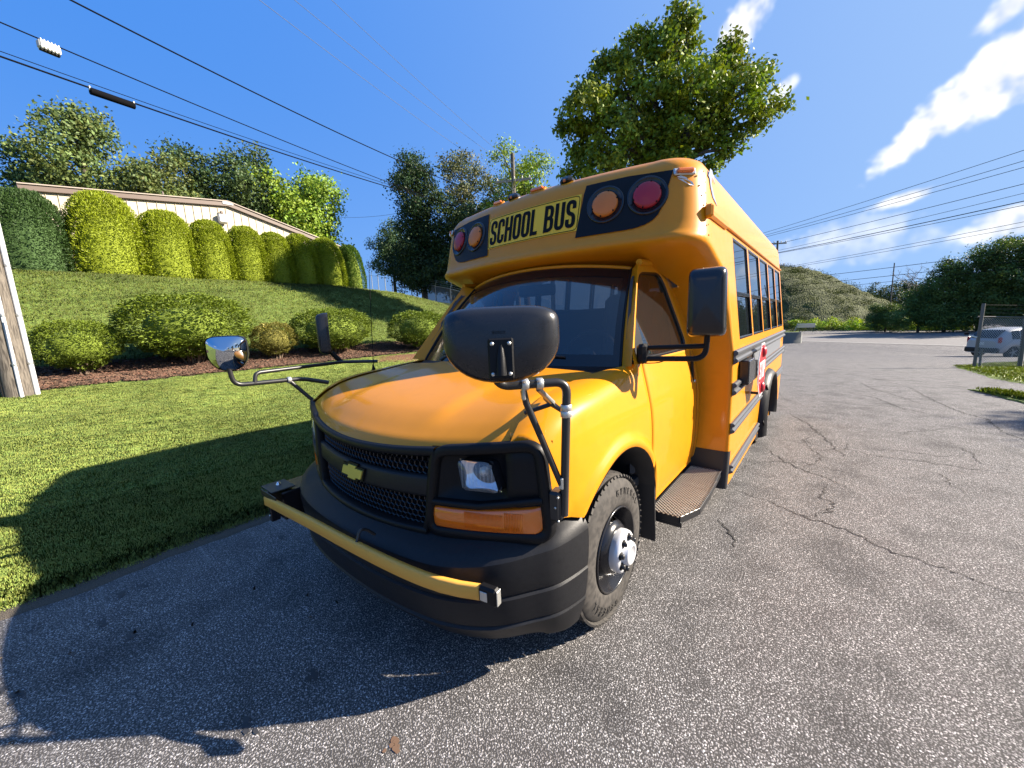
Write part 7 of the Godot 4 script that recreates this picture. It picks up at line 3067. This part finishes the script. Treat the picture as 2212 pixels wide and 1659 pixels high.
# ---------------------------------------------------------------- overhead lines
func cable(label: String, a: Vector3, b: Vector3, sag: float, rad: float, group: String, m: Material) -> MeshInstance3D:
	var pts := []
	for k in 33:
		var t := k / 32.0
		pts.append(a.lerp(b, t) - Vector3(0, 4.0 * sag * t * (1.0 - t), 0))
	var o := put("power_line", tube_mesh(pts, rad, 5), m, self)
	tag(o, label, "cable", group)
	return o

func on_cable(a: Vector3, b: Vector3, sag: float, t: float) -> Vector3:
	return a.lerp(b, t) - Vector3(0, 4.0 * sag * t * (1.0 - t), 0)

func build_lines() -> void:
	var g := "overhead cables above the bank"
	var px := Vector3(-7.6, 0, 2.0)
	var a1 := px + Vector3(0, 5.6, 0)
	var b1 := Vector3(-12.8, 7.6, -17)
	cable("thick lower telephone cable carrying a long black splice sleeve", a1, b1, 0.3, 0.014, g, M.cable)
	cable("thin steel strand lashed above the lower telephone cable", a1 + Vector3(0, 0.07, 0), b1 + Vector3(0, 0.03, 0), 0.27, 0.006, g, M.cable)
	var a2 := px + Vector3(0, 6.1, 0)
	var b2 := Vector3(-12.8, 7.2, -17)
	cable("slack cable with a pale ribbed box near the pole", a2, b2, 0.25, 0.010, g, M.cable)
	cable("thick twisted service cable swinging up over the grass bank", px + Vector3(0, 6.925, 0), Vector3(-12.8, 8.4, -17), 0.4, 0.014, g, M.cable)
	cable("thin bare wire to the lower timber crossarm", px + Vector3(0, 9.275, 0), Vector3(-12.8, 9.5, -17), 0.3, 0.006, g, M.wire)
	cable("thin bare wire to the upper crossarm's near end", px + Vector3(0, 9.875, 0), Vector3(-12.5, 10.0, -17), 0.3, 0.006, g, M.wire)
	cable("thin bare wire to the upper crossarm's far end", px + Vector3(0, 10.95, 0), Vector3(-12.2, 10.0, -17), 0.3, 0.006, g, M.wire)
	cable("faint far wire reaching the slim pole past the hedges", Vector3(-38.0, 13.0, -17.5), Vector3(-22.0, 10.2, -17.5), 0.4, 0.012, g, M.wire)
	# splice sleeve and terminal box hang on the cables
	var find := func(pa: Vector3, pb: Vector3, sag: float, pix_x: float) -> float:
		return pix_x
	var s0 := on_cable(a1, b1, 0.3, 0.078)
	var s1 := on_cable(a1, b1, 0.3, 0.107)
	var sl := thing("splice_sleeve", "long black splice sleeve on the lower telephone cable", "splice", s0)
	put("sleeve", tube_mesh([Vector3(0, -0.05, 0), s1 - s0 + Vector3(0, -0.05, 0)], 0.05, 10), M.cable, sl)
	for t in [0.0, 1.0]:
		put("clamp", box_mesh((s1 - s0) * t + Vector3(0, 0.0, 0), Vector3(0.03, 0.07, 0.03), Basis.IDENTITY, 0.01), M.zinc, sl)
	var q0 := on_cable(a2, b2, 0.25, 0.052)
	var q1 := on_cable(a2, b2, 0.25, 0.064)
	var tb := thing("terminal_box", "pale ribbed terminal box slung under the slack cable", "box", q0)
	var d := (q1 - q0)
	var bs := Basis.looking_at(d.normalized(), Vector3.UP)
	put("housing", box_mesh(d * 0.5 + Vector3(0, -0.07, 0), Vector3(0.12, 0.12, d.length()), bs, 0.02), M.lamp_grey, tb)
	for k in 6:
		put("rib", box_mesh(d * (0.1 + 0.16 * k) + Vector3(0, -0.07, 0), Vector3(0.13, 0.13, 0.012), bs, 0.003), M.label_white, tb)
	put("seam_strip", box_mesh(d * 0.5 + Vector3(0, -0.14, 0), Vector3(0.06, 0.03, d.length() * 0.9), bs, 0.006), M.ink, tb)
	# lines above the road on the other side
	var rg := "power lines above the road"
	var rl := [
		[Vector3(-5.39, 12.61, -62.93), Vector3(12.68, 13.53, -49.16), 0.022, "topmost wire of the set above the road"],
		[Vector3(-5.37, 12.24, -62.88), Vector3(12.73, 12.71, -49.04), 0.022, "second wire from the top of the set above the road"],
		[Vector3(-5.35, 11.99, -62.84), Vector3(12.76, 12.21, -48.97), 0.022, "third wire from the top of the set above the road"],
		[Vector3(-5.27, 10.69, -62.65), Vector3(12.84, 10.93, -48.78), 0.024, "fourth wire from the top, below the upper three"],
		[Vector3(-3.78, 10.12, -63.76), Vector3(12.89, 10.21, -48.67), 0.018, "thin wire just below the fourth one"],
		[Vector3(-3.76, 9.81, -63.71), Vector3(12.93, 9.60, -48.58), 0.035, "thick bundled cable in the middle of the set"],
		[Vector3(-3.76, 9.72, -63.70), Vector3(12.93, 9.28, -48.55), 0.022, "wire hugging the underside of the thick bundle"],
		[Vector3(-3.62, 7.70, -63.40), Vector3(13.03, 8.00, -48.34), 0.018, "upper of two close wires below the bundle"],
		[Vector3(-3.61, 7.52, -63.38), Vector3(13.05, 7.64, -48.29), 0.018, "lower of two close wires below the bundle"],
		[Vector3(-3.3, 6.1, -63.84), Vector3(13.17, 5.78, -48.02), 0.024, "low cable crossing in front of the mound's top"],
		[Vector3(-3.2, 5.2, -63.66), Vector3(13.2, 5.0, -47.95), 0.024, "lowest pair's upper cable crossing the mound"],
		[Vector3(-3.2, 4.5, -63.66), Vector3(13.2, 4.5, -47.95), 0.020, "lowest cable crossing the mound"]]
	for q in rl:
		var v: Vector3 = q[1] - q[0]
		cable(q[3], q[0] - v * 0.35, q[1] + v * 0.8, 0.35, q[2], rg, M.cable)

# ---------------------------------------------------------------- grass
func tuft_mesh(seed_: int, blades: int, hgt: float, spread: float, wdt: float) -> ArrayMesh:
	var r := RandomNumberGenerator.new()
	r.seed = seed_
	var vs := PackedVector3Array()
	var ns := PackedVector3Array()
	var cs := PackedColorArray()
	var ids := PackedInt32Array()
	for k in blades:
		var a := r.randf() * TAU
		var p := Vector3(cos(a), 0, sin(a)) * spread * sqrt(r.randf())
		var ln := Vector3(cos(a + r.randfn() * 0.8), 0, sin(a + r.randfn() * 0.8)) * r.randf_range(0.2, 1.1)
		var h := hgt * r.randf_range(0.55, 1.2)
		var sd := Vector3(-ln.z, 0, ln.x).normalized() * wdt * r.randf_range(0.6, 1.2)
		var mid := p + Vector3(0, h * 0.55, 0) + ln * h * 0.3
		var tip := p + Vector3(0, h * 0.85, 0) + ln * h * 0.9
		var i0 := vs.size()
		vs.append_array(PackedVector3Array([p - sd * 0.5, p + sd * 0.5, mid + sd * 0.42, mid - sd * 0.42, tip]))
		var n := (ln.cross(sd)).normalized()
		if n.y < 0:
			n = -n
		n = (n + Vector3(0, 0.4, 0)).normalized()
		var t := r.randf_range(0.75, 1.25)
		for q in 5:
			ns.append(n)
			cs.append(Color(t, t, t * 0.95))
		ids.append_array(PackedInt32Array([i0, i0 + 1, i0 + 2, i0, i0 + 2, i0 + 3, i0 + 3, i0 + 2, i0 + 4]))
	var arr := []
	arr.resize(Mesh.ARRAY_MAX)
	arr[Mesh.ARRAY_VERTEX] = vs
	arr[Mesh.ARRAY_NORMAL] = ns
	arr[Mesh.ARRAY_COLOR] = cs
	arr[Mesh.ARRAY_INDEX] = ids
	var m := ArrayMesh.new()
	m.add_surface_from_arrays(Mesh.PRIMITIVE_TRIANGLES, arr)
	return m

func scatter(called: String, label: String, category: String, mesh: Mesh, m: Material, n: int, seed_: int, place: Callable, base: Color, vary: float) -> void:
	var r := RandomNumberGenerator.new()
	r.seed = seed_
	var mm := MultiMesh.new()
	mm.transform_format = MultiMesh.TRANSFORM_3D
	mm.use_colors = true
	mm.mesh = mesh
	mm.instance_count = n
	for k in n:
		var p: Vector3 = place.call(r)
		var s := r.randf_range(0.7, 1.3)
		var b := Basis(Vector3.UP, r.randf() * TAU) * Basis(Vector3.RIGHT, r.randfn() * 0.12)
		mm.set_instance_transform(k, Transform3D(b.scaled(Vector3(s, s * r.randf_range(0.75, 1.2), s)), p))
		var t := 1.0 + r.randf_range(-vary, vary) + gnoise.get_noise_2d(p.x * 5.0, p.z * 5.0) * 0.5
		var w := r.randf_range(-0.12, 0.2)
		mm.set_instance_color(k, Color(base.r * t * (1.0 + w), base.g * t, base.b * t))
	var o := MultiMeshInstance3D.new()
	o.multimesh = mm
	o.material_override = m
	o.name = numbered(called)
	add_child(o)
	o.set_meta("kind", "stuff")
	tag(o, label, category)

func build_grass() -> void:
	var gm := leaf_mat(0.5)
	gm.roughness = 0.5
	var t1 := tuft_mesh(1, 15, 0.021, 0.065, 0.0042)
	scatter("lawn_grass", "short mown lawn grass on the bank beside the asphalt", "grass", t1, gm, 150000, 5, func(r: RandomNumberGenerator) -> Vector3:
		var u := pow(r.randf(), 1.5)
		var x := -1.88 - u * 6.5
		var z := r.randf_range(-6.5, 3.4)
		if r.randf() < 0.25:
			x = -1.86 - r.randf() * 1.2
			z = r.randf_range(-3.0, 3.2)
		if x > edge_x(z) - 0.06 - 0.05 * r.randf():
			x = edge_x(z) - 0.08 - 0.1 * r.randf()
		return Vector3(x, ground_y(x, z) - 0.004, z), Color(0.33, 0.43, 0.10), 0.16)
	var t2 := tuft_mesh(2, 10, 0.05, 0.14, 0.011)
	scatter("hillside_grass", "coarser grass on the steep hillside below the hedges", "grass", t2, gm, 60000, 6, func(r: RandomNumberGenerator) -> Vector3:
		var x := -r.randf_range(10.2, 18.5)
		var z := r.randf_range(-15.0, 5.0)
		return Vector3(x, ground_y(x, z) - 0.01, z), Color(0.16, 0.22, 0.04), 0.22)
	var t3 := tuft_mesh(3, 8, 0.05, 0.07, 0.005)
	scatter("edge_grass", "longer ragged grass hanging over the asphalt edge", "grass", t3, gm, 2600, 7, func(r: RandomNumberGenerator) -> Vector3:
		var z := r.randf_range(-4.0, 3.3)
		var x := edge_x(z) - 0.10 - 0.14 * r.randf()
		return Vector3(x, 0.005, z), Color(0.10, 0.15, 0.022), 0.3)
	var t4 := tuft_mesh(4, 9, 0.05, 0.12, 0.010)
	scatter("verge_grass", "bright grass on the verge around the gate", "grass", t4, gm, 16000, 8, func(r: RandomNumberGenerator) -> Vector3:
		var p := Vector2.ZERO
		var poly := PackedVector2Array([Vector2(5.05, -17.2), Vector2(4.9, -15.5), Vector2(4.88, -14.2), Vector2(4.76, -12.4), Vector2(4.82, -11.2), Vector2(5.05, -10.3), Vector2(6.2, -9.5), Vector2(9.0, -9.2), Vector2(13.0, -10.0), Vector2(14.0, -24.0), Vector2(9.5, -24.0), Vector2(6.7, -20.8)])
		for k in 30:
			p = Vector2(r.randf_range(4.6, 14.0), r.randf_range(-24.0, -9.0))
			if Geometry2D.is_point_in_polygon(p, poly):
				break
		if r.randf() < 0.08:
			var t := r.randf()
			p = Vector2(3.95, -8.9).lerp(Vector2(4.6, -6.8), t) + Vector2(r.randf_range(0.0, 0.22), r.randfn() * 0.1)
		return Vector3(p.x, drive_y(p.y) + 0.03, p.y), Color(0.27, 0.38, 0.03), 0.25)
	# mulch: bark chips lying in the bed
	var ch := new_st()
	box(ch, Vector3.ZERO, Vector3(0.07, 0.008, 0.014))
	box(ch, Vector3(0.02, 0.006, 0.02), Vector3(0.04, 0.008, 0.012), Basis(Vector3.UP, 0.9))
	var chm := mat(1, 1, 1, 0.9)
	chm.vertex_color_use_as_albedo = true
	scatter("bark_chips", "reddish brown bark chips spread over the planting bed", "mulch", done(ch), chm, 15000, 9, func(r: RandomNumberGenerator) -> Vector3:
		var z := r.randf_range(-8.5, 4.0)
		var x := -8.45 - r.randf() * 1.9
		return Vector3(x, ground_y(x, z) + 0.022 + r.randf() * 0.015, z), Color(0.115, 0.066, 0.042), 0.5)
	# fallen leaves and grit on the asphalt
	var lf := tuft_mesh(11, 1, 0.022, 0.01, 0.014)
	scatter("fallen_leaves", "few dry leaves and crumbs lying on the asphalt", "leaves", lf, chm, 40, 10, func(r: RandomNumberGenerator) -> Vector3:
		var x := -1.7 + absf(r.randfn()) * 1.4
		var z := r.randf_range(-1.0, 3.2)
		return Vector3(x, 0.002, z), Color(0.20, 0.17, 0.12), 0.4)
